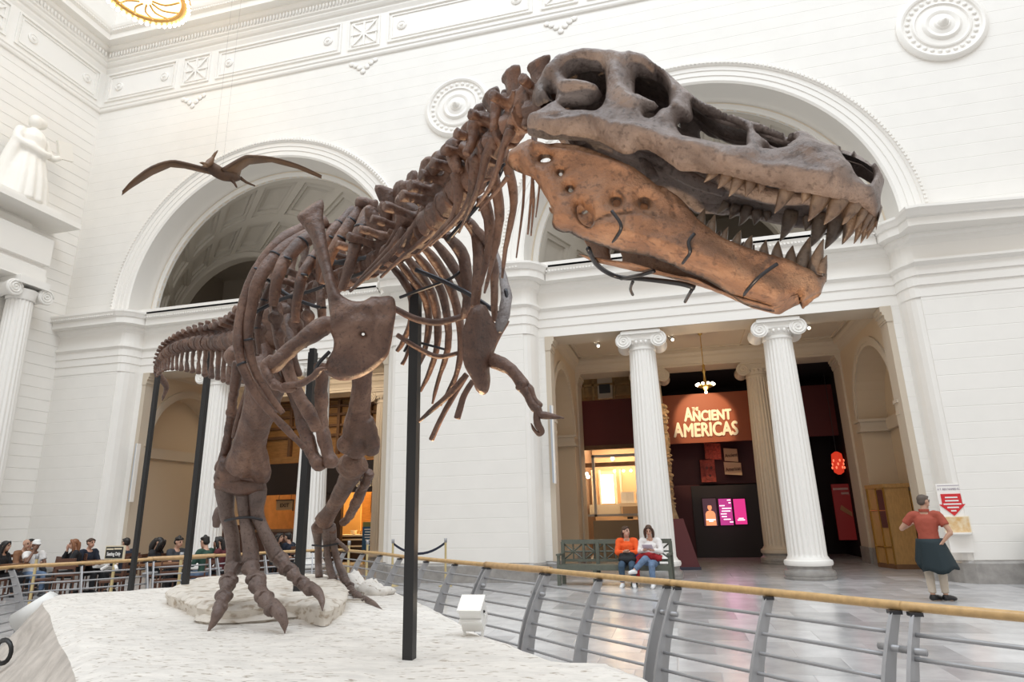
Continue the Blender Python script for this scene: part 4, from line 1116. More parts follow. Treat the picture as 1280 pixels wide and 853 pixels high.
for L, rr in (([(770,185),(815,196),(860,222),(905,240)], [.03,.035,.03,.02]), ([(795,180),(805,200),(815,225)], [.03,.022,.03]), ([(850,205),(900,228),(960,245),(1020,250)], [.02,.03,.03,.02])):
    P = [hit(x, y, SB+LAT*.17, LAT) for x, y in L]; mb.tube(P, rr, 9, 4)
SKULL = mb.build('skull', SKULLM, DEX, True)
SKULL['label'] = 'massive open-sided skull with large eye and nose openings'

# ---- lower jaw ---------------------------------------------------------------------------
JB = at(655, 200, 2.53); JF = hit(1028, 352, MS0, MNORM)-MNORM*.03
JA = (JF-JB); JA.z = 0; JA.normalize(); JN = Vector((-JA.y, JA.x, 0))
def jaw3(x, y):
    p = hit(x, y, JB, JN)
    f = max(0, (x-960)/74); inw = .035*f*f
    low = [(650,215),(690,285),(740,302),(800,319),(870,345),(930,378),(966,390),(1034,370)]
    h = (interp(low, x)-y)
    inw += .10*max(0, 1-h/22)**2 if x < 1000 else 0            # lower border turns under
    dd = (p-EYE).dot(JN)
    return EYE+(p-EYE)*((dd+inw)/dd)
jaw_out = [(634,197),(637,189),(646,183),(655,179),(663,175),(670,177),(682,180),(696,179),(712,180),(730,184),(750,191),(770,199),(785,206),(800,215),(812,224),(822,232),(829,233),(836,238),(848,246),(858,256),(868,269),(880,280),(892,289),(903,297),(920,304),(935,310),(957,317),(972,321),(985,324),(997,331),(1010,336),(1022,343),(1031,346),(1033,350),(1029,358),(1026,367),(1020,369),(1010,374),(998,381),(986,386),(975,389),(966,390),(955,388),(940,384),(930,381),(916,371),(900,361),(885,352),(868,345),(855,340),(840,332),(825,326),(810,321),(795,318),(780,316),(765,312),(750,307),(735,302),(722,297),(712,291),(704,291),(694,287),(690,280),(691,268),(687,255),(680,243),(672,230),(665,222),(652,217),(641,212),(635,205)]
def ell(cx, cy, a, b, r=0, n=9): return [(cx+a*math.cos(2*PI*k/n)*math.cos(r)-b*math.sin(2*PI*k/n)*math.sin(r), cy+a*math.cos(2*PI*k/n)*math.sin(r)+b*math.sin(2*PI*k/n)*math.cos(r)) for k in range(n)]
jaw_holes = [[(721,259),(726,256),(730,261),(737,266),(741,273),(741,281),(736,284),(727,279),(722,270)], ell(682,201,6.5,3.2,-.2), ell(701,218,2.4,2.2), ell(771,254.5,5.2,5), ell(805,258.5,5.3,4.5,.5), ell(713,238,2.6,2.6)]
jaw_rel = [([(668,184),(690,192),(720,196),(755,204),(785,218)], .020, 5), ([(690,186),(730,190),(770,203)], -.024, 5),
 ([(743,279),(765,274),(800,270),(820,277)], -.016, 1.8), ([(716,285),(728,290),(740,287)], -.014, 1.8),
 ([(800,275),(860,310),(920,345),(960,365)], .02, 14), ([(760,288),(830,312),(880,335)], .016, 10), ([(770,295),(850,300)], -.008, 8),
 ([(655,186),(662,205),(670,222)], .014, 6), ([(671,180),(668,200),(671,222)], -.014, 1.8), ([(824,236),(838,252),(842,275)], -.014, 2), ([(800,216),(828,240)], -.012, 2.5),
 ([(900,305),(960,325),(1010,345)], .010, 6)]
JV, JFc = plate(jaw_out, jaw_holes, jaw3, (-JN+Vector((0, 0, -.1))).normalized(), .05, .02, 20, 3.6, jaw_rel, .012, 5)
JAW = MB().add(JV, JFc).build('lower_jaw', JAWM, DEX, True)
JAW['label'] = 'long orange-brown lower jaw with small round holes'
MB().add([mirror(Vector(p)) for p in JV], [f[::-1] for f in JFc]).build('far_jaw_half', JAWM, JAW, True)
chn = MB()
for x, y, r in ((1020,353,.016),(1012,360,.018),(998,366,.020),(982,370,.02),(990,358,.02),(1005,350,.018)):
    p = jaw3(x, y)+JN*.01; q = mirror(p); chn.tube([p, p.lerp(q, .5), q], [r, r*1.1, r], 9, 2)
remeshed(chn, 'chin', JAWM, JAW, .014, 2)

# ---- teeth ---------------------------------------------------------------------------------
def tooth(b, t, w, f3, par, bend=.12, flipm=False, sink=.3):
    B, T = f3(*b), f3(*t)
    n = 7; pts, rr = [], []
    ax = (T-B); side = AX
    B = B-ax*sink
    for k in range(n):
        u = k/(n-1); p = B+(T-B)*u+side*(bend*ax.length*(u*(1-u))*1.6)
        pts.append(p); rr.append(max(.0012, w*1.45*(1-u**2.2)))
    if flipm: pts = [mirror(p) for p in pts]
    return MB().tube(pts, rr, 8, 2).build('tooth', TOOTH, par, True)
px = 2.4/FPX
def up3(x, y):
    # teeth hang straight below the tooth line, a little inside the lip
    p = hit(x, y, SB+LAT*.035, LAT); f = max(0, (x-1020)/80)
    dd = (p-EYE).dot(LAT); return EYE+(p-EYE)*((dd+.11*f*f)/dd)
for b, t, w in [((893,214),(880,228),4.5),((908,220),(897,236),5.5),((923,224),(911,246),5.5),((938,229),(932,246),5),((983,237),(968,267),6.5),((1026,245),(1010,277),7.5),((1049,248),(1030,281),8),((1068,252),(1053,281),7),((1080,258),(1068,287),5),((1087,262),(1076,291),4.5),((1093,266),(1083,290),4),((952,230),(949,242),4),((1008,240),(1003,254),4.5)]:
    tooth(b, t, w*px, up3, SKULL)
    tooth(b, (t[0]+2, t[1]-(3 if b[0] < 960 else 0)), w*px, up3, SKULL, flipm=True)
def lo3(x, y):
    p = hit(x, y, JB+JN*.03, JN); f = max(0, (x-960)/74)
    dd = (p-EYE).dot(JN); return EYE+(p-EYE)*((dd+.05*f*f)/dd)
for b, t, w in [((876,278),(881,261),4.2),((889,288),(894,268),4.8),((905,298),(910,284),3.5),((921,304),(926,288),4),((935,310),(940,294),4.5),((955,316),(958,300),4),((972,321),(973,301),5),((989,326),(991,307),5),((1005,334),(1013,302),7),((1021,342),(1029,312),6),((1028,347),(1033,333),4)]:
    tooth(b, t, w*px, lo3, JAW, -.12)
    tooth(b, t, w*px, lo3, JAW, -.12, flipm=True)
# steel armature of the jaw
JO = -JN*.082
for L in ([(766,276),(776,290),(777,299),(772,307),(767,313)], [(866,304),(859,314),(861,326),(856,334),(852,339)], [(966,341),(957,347),(944,357),(931,371),(926,379),(929,386)]):
    MB().tube([jaw3(x, y)+JO for x, y in L], .0065, 7, 4).build('jaw_clamp', BRONZE, DEX, True)
fr = MB()
JI = JN*.09
fr.tube([jaw3(x, y)+JI*(1+.08*i) for i, (x, y) in enumerate([(733,300),(742,318),(757,330),(775,336),(800,336),(850,340),(872,345)])], .011, 8, 3)
fr.tube([jaw3(x, y)+JI*1.6 for x, y in [(775,334),(800,328),(818,322)]], .008, 8)
for L in ([(790,337),(787,347),(790,356)], [(868,346),(863,355),(859,363)]): fr.tube([jaw3(x, y)+JI*1.7 for x, y in L], .0075, 7, 3)
fr.build('jaw_armature', BRONZE, DEX, True)

# ---- generic bone helpers ---------------------------------------------------------------
NEARLEG = [0]
def D3(y):
    if NEARLEG[0] == 2: return interp([(452,7.3),(560,7.8),(650,8.6),(700,8.9),(730,8.5),(763,7.0)], y)-6.65
    if not NEARLEG[0]: return 0
    T = [(470,0),(600,.5),(700,.62),(725,.45),(745,.25),(765,.08),(790,0)]
    return interp([(a, b) for a, b in T], y)
def B3(p): return at(p[0], p[1], p[2]+D3(p[1]))
def rough_mesh(o, amp=.008, sc=6, seed=0):
    me = o.data; n = len(me.vertices); co_ = np.empty(n*3); me.vertices.foreach_get('co', co_); co_ = co_.reshape(-1, 3)
    no = np.empty(n*3); me.vertices.foreach_get('normal', no); no = no.reshape(-1, 3)
    for i in range(n):
        co_[i] += no[i]*amp*noise.fractal(Vector(co_[i])*sc+Vector((seed, seed, 0)), 1, 2, 3)
    me.vertices.foreach_set('co', co_.ravel()); me.update(); return o
sd = [0]
def bone(name, pts, par=None, n=12, sub=5, flat=None, amp=.25, m=None, label=None):
    """long bone: pts (x, y, depth, radius px)"""
    P = [B3(p) for p in pts]; R = [p[3]*p[2]/FPX for p in pts]
    P = [P[0]+(P[0]-P[1]).normalized()*R[0]*.55]+P+[P[-1]+(P[-1]-P[-2]).normalized()*R[-1]*.55]; R = [R[0]*.5]+R+[R[-1]*.5]
    Q = [r*(flat or 1) for r in R]
    o = MB().tube(P, R, n, sub, True, Q).build(name, m or BONE, par or DEX, True)
    sd[0] += 3.1
    rough_mesh(o, amp*sum(R)/len(R), .35/max(.01, sum(R)/len(R)), sd[0])
    if label: o['label'] = label
    return o
def lumps(name, items, par=None, vox=None, m=None, amp=.2):
    """fused knobs and struts: ('b', x,y,d,r) balls and ('t', [(x,y,d,r)...]) bars"""
    mb = MB(); rs = []
    for it in items:
        if it[0] == 'b': r = it[4]*it[3]/FPX; mb.ball(B3(it[1:4]), r if len(it) < 6 else (r, r*it[5], r), 12, 8); rs.append(r)
        else:
            R = [p[3]*p[2]/FPX for p in it[1]]; mb.tube([B3(p) for p in it[1]], R, 10, 4); rs += R
    r = min(rs)
    o = remeshed(mb, name, m or BONE, par or DEX, vox or max(.008, r*.45), 2)
    sd[0] += 2.3; rough_mesh(o, amp*r, .5/r, sd[0]); return o

# ---- backbone: generic vertebrae along the spine path -------------------------------------
def vertebra(c, fwd, upv, s, spine_h, spine_w, trans, name, body=1.0, chevron=0, tilt=0):
    """centrum with a waist, neural arch, blade-like spine, side processes; s = centrum radius in m"""
    f = fwd.normalized(); u = (upv-f*upv.dot(f)).normalized(); r = f.cross(u); mb = MB()
    L = s*.95*body
    mb.tube([c-f*L, c-f*L*.55, c, c+f*L*.55, c+f*L], [s, s*.9, s*.72, s*.9, s], 12, 2)
    a = c+u*s*.9
    mb.tube([a-f*L*.5, a+u*s*.35, a+f*L*.5], s*.5, 8, 2)
    t = -f*tilt
    mb.tube([a+u*s*.3, a+u*(s*.3+spine_h*.55)+t*.5, a+u*(s*.3+spine_h*.9)+t, a+u*(s*.3+spine_h)+t], [spine_w*.75, spine_w*.7, spine_w, spine_w*.7], 8, 3, True, [s*.34, s*.26, s*.36, s*.28], hint=f)
    for sg in (-1, 1):
        mb.tube([a+u*s*.15, a+r*sg*trans*.5+u*s*.35, a+r*sg*trans+u*s*.42-f*s*.2], [s*.42, s*.30, s*.36], 8, 2)
        mb.tube([a+u*s*.3+r*sg*s*.3, a+f*L*.9+u*s*.55+r*sg*s*.5], [s*.28, s*.2], 6)
        mb.tube([a+u*s*.3+r*sg*s*.3, a-f*L*.9+u*s*.75+r*sg*s*.5], [s*.28, s*.2], 6)
    if chevron:
        mb.tube([c-u*s*.9-f*L*.8, c-u*(s*.9+chevron*.5)-f*(L*.9+chevron*.1), c-u*(s*.9+chevron)-f*(L*.9+chevron*.35)], [s*.3, s*.24, s*.34], 7, 3)
    o = remeshed(mb, name, BONE, DEX, max(.007, s*.105), 2)
    sd[0] += 1.7; rough_mesh(o, s*.10, .7/s, sd[0]); return o
def path3(P, n):
    P = [Vector(p) for p in P]; out = []; m = len(P); L = []
    fine = []
    for i in range(m-1):
        p0, p1, p2, p3 = P[max(i-1, 0)], P[i], P[i+1], P[min(i+2, m-1)]
        for k in range(20):
            t = k/20; fine.append(.5*((2*p1)+(p2-p0)*t+(2*p0-5*p1+4*p2-p3)*t*t+(3*p1-p0-3*p2+p3)*t**3))
    fine.append(P[-1]); acc = [0]
    for a, b in zip(fine[:-1], fine[1:]): acc.append(acc[-1]+(b-a).length)
    for k in range(n):
        s = acc[-1]*k/(n-1); j = max(1, next((i for i, q in enumerate(acc) if q >= s-1e-9), len(acc)-1))
        t = (s-acc[j-1])/max(1e-9, acc[j]-acc[j-1]); p = fine[j-1].lerp(fine[j], t); d = (fine[j]-fine[j-1]).normalized(); out.append((p, d))
    return out
ZU = Vector((0, 0, 1))
# neck: nine cervicals from the skull down to the shoulders
neck = path3([at(676,138,2.78), at(652,150,2.86), at(630,170,2.98), at(610,196,3.12), at(590,224,3.3), at(568,250,3.5), at(545,275,3.75)], 9)
for i, (p, d) in enumerate(neck):
    s = .072+.004*i
    vertebra(p, d, ZU*.9-Vector((.35, 0, 0))*.6, s, [.15,.17,.16,.17,.17,.18,.2,.22,.25][i], .075, [.13,.14,.15,.16,.17,.18,.19,.2,.2][i], 'neck_vertebra', .8)
back = path3([at(528,292,3.95), at(500,312,4.3), at(468,330,4.75), at(435,346,5.15), at(400,362,5.6), at(362,382,6.1), at(335,400,6.5)], 13)
for i, (p, d) in enumerate(back):
    vertebra(p, d, ZU, .088+.002*i, .38+.012*min(i, 6), .10, .26, 'back_vertebra', .82)
tail = path3([at(318,412,6.9), at(300,424,7.3), at(275,428,7.9), at(250,429,8.4), at(228,433,8.9), at(212,440,9.4), at(202,450,9.9), at(197,462,10.4), at(199,475,10.9)], 24)
for i, (p, d) in enumerate(tail):
    k = i/23
    vertebra(p, d, ZU, .14*(1-k*.6), .22*(1-k*.75), .07*(1-k*.5), .24*(1-k*.8), 'tail_vertebra', .9, chevron=(.42*(1-k)**.8 if i < 21 else .0)+.03, tilt=-.04)
bone('tail_tip', [(199,470,10.7,4.5),(205,478,10.9,4),(208,485,11,3),(205,494,11.1,2),(203,500,11.2,1)], amp=.1)

# ---- neck processes and long neck ribs ---------------------------------------------------
lumps('neck_process', [('t',[(655,97,2.78,7),(660,108,2.78,6),(672,116,2.74,8)]),('t',[(672,116,2.74,8),(690,88,2.72,7),(698,83,2.7,6)])])
lumps('neck_process', [('t',[(668,113,2.82,9),(655,116,2.84,10),(650,130,2.84,9),(646,150,2.84,7)]),('t',[(655,116,2.84,10),(662,140,2.8,7),(655,160,2.78,6)])])
lumps('neck_process', [('t',[(648,128,2.93,9),(634,126,2.95,10),(622,130,2.96,9),(620,146,2.95,8),(616,164,2.93,5)]),('t',[(640,128,2.93,9),(644,146,2.9,8),(640,158,2.88,8)]),('b',631,117,2.98,6)])
lumps('neck_process', [('t',[(614,150,3.07,10),(600,149,3.1,10),(592,156,3.1,9),(591,175,3.08,7),(582,194,3.05,6)]),('t',[(612,150,3.07,9),(622,166,3.0,6),(632,172,2.98,5)]),('b',595,142,3.12,5)])
lumps('neck_process', [('t',[(575,180,3.25,8),(564,182,3.27,9),(567,198,3.24,9),(572,214,3.2,7)]),('t',[(577,182,3.22,7),(590,190,3.15,6)])])
lumps('neck_process', [('t',[(553,196,3.45,10),(546,205,3.45,9),(535,218,3.45,8)]),('b',554,191,3.45,6)])
for top, pts in [((645,158), [(638,165,2.82,7),(629,185,2.84,4.5),(622,210,2.88,3.6),(612,235,2.95,3),(597,256,3.05,1.6)]),
                 ((612,180), [(616,180,2.98,8),(608,195,3.0,6),(602,220,3.02,4.5),(594,245,3.08,3.6),(575,288,3.25,1.6)]),
                 ((592,204), [(594,204,3.12,8),(592,222,3.14,6.5),(588,245,3.18,4.5),(575,270,3.28,3.6),(540,305,3.6,1.8)]),
                 ((570,218), [(572,220,3.28,10),(573,235,3.28,7),(571,258,3.32,5),(560,280,3.42,4),(525,315,3.8,1.8)]),
                 ((690,190), [(634,222,3.0,3),(620,240,3.05,2.6),(600,262,3.1,1.4)])]:
    bone('neck_rib', pts, amp=.15)
for x, y, d, r in [(641,152,2.84,8),(617,177,2.98,9),(595,201,3.12,9),(575,215,3.28,10)]:
    lumps('neck_rib_head', [('b',x,y,d,r,1.1),('t',[(x+2,y,d,r*.7),(x+16,y-8,d+.1,r*.5)]),('t',[(x,y+3,d,r*.6),(x-4,y+18,d,r*.45)])])
# far-side neck ribs hanging under the skull
for pts in [[(668,172,3.1,4),(667,205,3.05,2.6),(664,245,3.05,2),(660,290,3.1,1.2)],[(655,215,3.1,2.2),(654,255,3.1,1.8),(646,318,3.15,1)],[(665,215,3.0,2),(667,250,3.0,1.9),(664,292,3.05,1)],[(675,222,3.0,1.6),(673,246,3.0,1.2),(670,270,3.0,.8)],
            [(630,190,3.3,7),(641,235,3.35,6),(641,265,3.35,4.5),(632,310,3.4,3.2),(628,345,3.45,1.8)],[(615,215,3.4,8),(624,258,3.45,7),(622,295,3.5,5),(612,340,3.5,3),(606,365,3.5,1.5)],
            [(604,250,3.5,9),(612,280,3.55,7),(610,315,3.6,5),(600,360,3.6,2.5)]]:
    bone('neck_rib', pts, amp=.15)

# ---- shoulder region: broad rib heads and back processes -----------------------------------
def pl_at(name, outline, depth, front, back, rad, m=None, tilt=(0, 0), holes=(), relief=(), step=4, par=None, rough=.012):
    """rounded plate on a tilted plane through the outline's middle"""
    cx = sum(p[0] for p in outline)/len(outline); cy = sum(p[1] for p in outline)/len(outline)
    c = at(cx, cy, depth); N = -(c-EYE).normalized()
    N = (N+RX*tilt[0]+UP*tilt[1]).normalized()
    f = lambda x, y: hit(x, y, c, N)
    sd[0] += 1.3
    vs, fs = plate(outline, holes, f, N, front, back, rad, step, relief, rough, sd[0])
    return MB().add(vs, fs).build(name, m or BONE, par or DEX, True)
pl_at('back_process', [(531,224),(546,221),(556,236),(554,250),(540,266),(521,291),(500,318),(496,315),(511,286),(524,263),(529,244)], 3.85, .05, .04, 10, tilt=(-.5,-.1))
pl_at('back_process', [(494,248),(503,244),(527,262),(527,271),(515,280),(496,300),(478,318),(470,322),(488,296),(494,275)], 4.15, .05, .04, 10, tilt=(-.5,-.1))
pl_at('back_process', [(468,236),(475,231),(500,240),(517,247),(525,258),(505,262),(493,272),(480,262)], 4.55, .05, .05, 9, tilt=(.2,.4))
pl_at('back_process', [(499,232),(506,226),(530,222),(534,232),(531,250),(522,262),(508,250)], 4.2, .05, .05, 9, tilt=(.2,.4))
pl_at('back_process', [(455,263),(462,256),(472,266),(482,282),(484,300),(470,300),(460,288)], 4.6, .05, .04, 9, tilt=(-.4,0))
pl_at('back_process', [(473,258),(480,250),(490,264),(494,288),(482,292)], 4.5, .05, .04, 8, tilt=(-.3,0))
pl_at('back_process', [(447,246),(466,250),(476,262),(470,272),(455,266),(444,258)], 5.0, .06, .05, 9, tilt=(.2,.3))
# thin rods of the near side that run down the back
for pts in [[(530,268,3.9,6),(505,300,4.0,4.5),(470,335,4.2,3.5),(440,362,4.4,2)],[(556,262,3.65,5),(540,290,3.75,4),(505,320,4.0,3),(478,345,4.2,1.8)],[(505,290,4.1,8),(485,315,4.2,5),(460,340,4.3,3.5),(442,360,4.4,2)]]:
    bone('neck_rib', pts, amp=.15)

# ---- ribs --------------------------------------------------------------------------------
near = [
 [(405,278,5.6,9),(375,288,5.5,8.5),(350,303,5.35,8),(322,338,5.2,7.5),(305,380,5.1,7),(298,420,5.0,6.5),(302,455,4.95,6),(320,493,4.95,5.5),(345,523,4.95,5),(378,558,4.95,3.5)],
 [(398,288,5.5,8),(372,300,5.4,8.5),(345,320,5.25,8.5),(324,350,5.1,8),(314,388,5.05,6.5),(310,425,5.0,6),(318,462,5.0,5),(335,492,5.0,4.5),(352,515,5.0,4)],
 [(400,292,5.35,9),(378,303,5.2,9),(357,325,5.05,8.5),(346,352,4.95,8),(342,380,4.95,6)],
 [(408,305,5.1,8),(391,325,4.95,8),(378,345,4.85,7.5),(372,372,4.8,6.5),(369,400,4.8,5.5)],
 [(442,265,5.2,8),(425,282,5.05,8.5),(412,298,4.95,8),(402,320,4.9,6.5),(399,350,4.9,5)],
 [(452,262,5.0,8),(440,278,4.9,8.5),(425,298,4.8,8),(412,322,4.75,6.5),(404,352,4.75,5)],
 [(462,266,4.75,11),(452,285,4.65,9.5),(445,305,4.6,9),(438,330,4.55,7.5),(428,360,4.55,6)],
 [(330,335,5.45,5),(312,362,5.35,5),(302,395,5.3,4.5),(298,430,5.25,4)],
 [(345,345,5.3,5),(330,375,5.25,4.5),(322,410,5.25,4),(324,440,5.25,3.5)],
 [(400,362,5.3,6),(402,385,5.2,6),(403,410,5.2,5)]]
for p in near:
    bone('rib', p, sub=6, flat=.75, amp=.14)
    for f in (.35, .7):
        i = max(1, min(len(p)-2, int(f*(len(p)-1)))); a, b = B3(p[i]), B3(p[i+1]); r = p[i][3]*p[i][2]/FPX*1.06; d = (b-a).normalized()
        MB().tube([a-d*.008, a+d*.008], r, 12, flat=r*.8).build('rib_strap', BRONZE, DEX, True)
far_ribs = [
 [(505,352,5.0,6),(514,372,5.1,5.5),(514,400,5.15,5),(505,425,5.2,4.5),(497,438,5.2,3.5)],
 [(512,345,4.95,6),(531,372,5.05,6),(536,405,5.15,5.5),(530,440,5.2,4.5),(520,462,5.25,3.5)],
 [(524,342,4.9,7),(540,368,5.0,6.5),(547,405,5.1,6),(545,440,5.15,5),(535,470,5.2,4),(526,488,5.2,2.5)],
 [(536,338,4.8,7),(552,365,4.9,6.5),(560,405,5.0,6),(559,440,5.05,5),(548,475,5.1,3.5),(541,503,5.1,2)],
 [(548,332,4.7,8),(564,362,4.8,7),(574,400,4.85,6.5),(576,440,4.9,5.5),(568,475,4.95,4),(552,505,5.0,2.5)],
 [(562,326,4.6,8),(578,355,4.65,7),(587,390,4.7,6.5),(585,430,4.75,5)],
 [(578,318,4.4,10),(583,345,4.4,9),(584,375,4.45,7),(580,395,4.5,5)],
 [(594,290,4.1,9),(598,320,4.1,9),(597,350,4.15,8),(594,380,4.2,7)],
 [(606,300,4.1,7),(617,330,4.15,7),(618,362,4.2,6),(618,398,4.25,5)]]
for p in far_ribs: bone('rib', [(p[0][0]-17, p[0][1]-21, p[0][2]-.12, p[0][3]*.75)]+p, sub=6, flat=.75, amp=.14)
# belly ribs
for p in [[(493,386,4.6,4),(520,399,4.6,4.5),(548,403,4.65,4.5),(582,395,4.7,3.5)],[(498,420,4.8,3),(520,434,4.85,3.2),(548,446,4.9,3.2),(578,440,4.9,2.5)],[(525,526,4.7,2),(545,508,4.7,3.5),(565,490,4.7,4),(582,470,4.7,4)],[(540,548,4.75,3.5),(553,520,4.75,3.5),(570,490,4.75,3.5),(582,472,4.75,3)],[(572,521,4.6,4.5),(580,495,4.6,4),(590,478,4.6,3.5)],[(503,455,5.0,2.5),(508,445,5.0,2.2),(515,420,5,1.5)]]:
    bone('belly_rib', p, amp=.12)

# ---- shoulder blades and arms --------------------------------------------------------------
BLADE = [(371,271),(380,262),(395,252),(403,250),(405,258),(404,270),(406,285),(409,305),(414,330),(420,355),(426,368),(440,376),(455,376),(464,371),(475,371),(486,370),(493,374),(495,390),(492,410),(489,430),(484,446),(470,460),(455,470),(440,475),(425,476),(411,470),(405,464),(410,448),(416,438),(417,425),(413,415),(413,400),(411,385),(409,368),(402,340),(394,315),(387,295),(379,283)]
c_ = at(440, 400, 4.05)
def blade3(x, y):
    d = 4.0+.0022*max(0, 400-y)+.0009*(440-x)*.3
    d += .0004*((x-448)**2/40 if y > 375 else 0)
    return at(x, y, d)
vs, fs = plate(BLADE, [ell(454,418,2,1.7)], blade3, -(c_-EYE).normalized(), .035, .03, 12, 4, [([(417,425),(430,400),(450,390),(480,395)], -.014, 8), ([(390,275),(405,320),(418,368)], .014, 6), ([(452,374),(468,390),(476,406),(470,412)], .018, 3), ([(420,465),(450,462),(478,445)], .01, 10), ([(375,278),(400,262)], -.01, 2)], .010, 3)
o = MB().add(vs, fs).build('shoulder_blade', BONE, DEX, True); o['label'] = 'broad shoulder blade with pale narrow upper end'
COR = [(579,412),(583,399),(590,385),(600,380),(607,382),(612,392),(618,403),(625,411),(632,398),(637,402),(628,418),(621,432),(616,446),(612,460),(613,476),(610,490),(603,494),(595,488),(590,475),(580,456),(578,432)]
vs, fs = plate(COR, [], lambda x, y: at(x, y, 4.05+.003*(x-600)), -(at(600,430,4)-EYE).normalized(), .04, .03, 12, 4, [([(600,385),(595,430),(603,470)], .015, 8)], .01, 9)
MB().add(vs, fs).build('shoulder_blade', BONE, DEX, True)
bone('shoulder_blade', [(623,412,4.1,7),(630,392,4.15,8),(633,368,4.25,7),(628,345,4.4,5),(620,318,4.6,4),(615,300,4.7,3)], flat=.5, m=bone_mat('pale_bone', (.12,.10,.10), (.19,.165,.16), (.26,.23,.22)), label='greyish far shoulder blade')
def arm(hum, fore, hand, nm):
    bone('upper_arm', hum, sub=6, amp=.22)
    for f in fore: bone('forearm', f, sub=4, amp=.2)
    for h in hand: bone('claw_finger', h, sub=4, amp=.2)
arm([(418,406,4.15,9),(405,408,4.15,13),(392,416,4.12,12),(375,428,4.1,10),(358,441,4.08,10),(343,455,4.05,11),(334,462,4.05,8)],
    [[(340,448,4.05,6),(332,458,4.03,7),(335,470,4.0,6),(342,482,3.98,5)],[(345,450,4.1,4),(336,462,4.1,5),(338,476,4.05,4)]],
    [[(342,482,3.98,6),(352,484,3.98,5),(360,483,3.97,5.5),(372,481,3.96,4.5),(380,478,3.95,5),(390,472,3.93,4),(396,466,3.92,4.5),(402,461,3.9,3),(408,462,3.9,1)],
     [(338,474,4.0,5),(346,480,3.98,4),(352,486,3.97,4.5),(362,488,3.96,3),(370,487,3.95,1.5)]], 'near')
arm([(613,449,4.1,9),(625,454,4.05,9),(638,462,4.02,8),(647,472,4.0,8),(654,482,3.98,9)],
    [[(650,482,3.98,7),(657,490,3.97,6),(663,502,3.95,5),(670,511,3.94,6)],[(656,480,4.0,5),(663,488,3.98,5),(668,500,3.96,4),(674,508,3.95,5)]],
    [[(671,510,3.94,6),(675,518,3.93,5),(682,520,3.92,5),(692,521,3.9,3.5),(704,523,3.9,1)],
     [(672,514,3.94,5),(671,524,3.93,4.5),(673,532,3.92,5),(677,539,3.92,4),(674,543,3.92,3),(668,538,3.93,2),(664,530,3.93,.8)]], 'far')

# ---- pelvis --------------------------------------------------------------------------------
pl_at('hip_bone', [(300,432),(312,402),(330,385),(352,378),(375,384),(384,402),(372,424),(350,436),(330,440),(318,448)], 6.0, .06, .05, 12, tilt=(-.5, 0))
lumps('hip_socket', [('b',296,445,6.35,16),('t',[(296,445,6.35,13),(315,440,6.3,12),(335,425,6.2,10)])])
lumps('pubic_bone', [('t',[(352,440,5.9,9),(360,470,5.85,8),(374,515,5.75,8),(386,555,5.65,9),(393,573,5.6,9),(397,579,5.57,8)]),('b',398,580,5.55,10,1.1)])
lumps('pubic_bone', [('t',[(402,455,5.8,10),(402,490,5.75,8.5),(402,530,5.68,8.5),(408,560,5.6,9),(413,576,5.56,8)]),('b',413,577,5.55,10,1.1)])
bone('hip_rod', [(345,385,5.7,8),(350,420,5.6,9),(358,455,5.55,8),(372,492,5.5,8),(388,520,5.45,9),(396,535,5.45,8)], flat=.8)
bone('hip_rod', [(372,468,5.6,6),(365,450,5.6,7),(362,430,5.7,9),(360,400,5.9,9)], flat=.8)
# knee and thigh of the near leg behind the ribs
lumps('thigh_bone', [('t',[(318,418,6.15,22),(325,440,6.0,20),(330,470,5.85,21),(335,490,5.75,24)]),('b',330,400,6.1,18)])
for x, y, d, r in [(312,405,5.5,9),(325,412,5.4,8),(345,398,5.3,9),(318,430,5.4,7),(370,405,5.2,9),(385,395,5.1,8),(378,420,5.2,7),(350,418,5.3,7)]:
    lumps('rib_joint', [('b',x,y,d,r,1.3),('t',[(x,y,d,r*.6),(x+3,y+r*2.2,d,r*.5)]),('t',[(x,y,d,r*.5),(x-2,y-r*2,d,r*.4)])])

NEARLEG[0] = 1
# ---- near leg ---------------------------------------------------------------------------------
lumps('shin_bone', [('t',[(334,470,5.85,26),(328,500,5.85,23),(319,530,5.9,20),(310,560,5.95,21),(304,582,6.0,24)]),('t',[(278,596,6.0,14),(300,600,6.0,17),(325,597,6.0,14)]),('t',[(318,560,5.9,14),(326,585,5.93,13),(328,600,5.95,10)]),('t',[(286,575,6.0,12),(276,600,6.05,10)])], vox=.016, amp=.12)
lumps('calf_bone', [('t',[(299,452,6.1,8),(294,480,6.1,6.5),(290,510,6.1,6),(286,540,6.1,6),(282,565,6.1,7),(276,588,6.1,9)]),('b',290,515,6.1,8)], vox=.014)
bone('calf_bone', [(312,480,6.0,4),(300,515,6.0,3.5),(292,545,6.0,3)])
lumps('ankle_bone', [('t',[(272,603,5.98,10),(300,608,5.94,13),(331,604,5.96,10)])], vox=.014)
FOOT = bone_mat('fossil_foot', (.075,.048,.040), (.135,.088,.072), (.21,.145,.12), .4)
for P in [[(281,613,6.0,12.5),(283,640,5.98,10),(288,660,5.95,9.5),(291,685,5.9,9.5),(292,703,5.87,11)],[(303,613,5.97,10),(306,645,5.92,8),(310,668,5.87,9),(313,688,5.82,10.5),(313,702,5.78,12)],[(322,612,5.98,12.5),(321,640,5.95,9.5),(328,660,5.92,8.5),(338,680,5.88,9),(346,696,5.85,11)]]:
    bone('foot_bone', P, m=FOOT, amp=.12, n=14)
bone('ankle_band', [(282,651,5.87,1.8),(296,648,5.8,1.8),(312,647,5.8,1.8),(327,650,5.87,1.8)], m=BRONZE, amp=0)
lumps('rear_claw', [('t',[(275,635,6.15,6),(272,648,6.15,7),(270,660,6.12,4.5)])], m=FOOT)
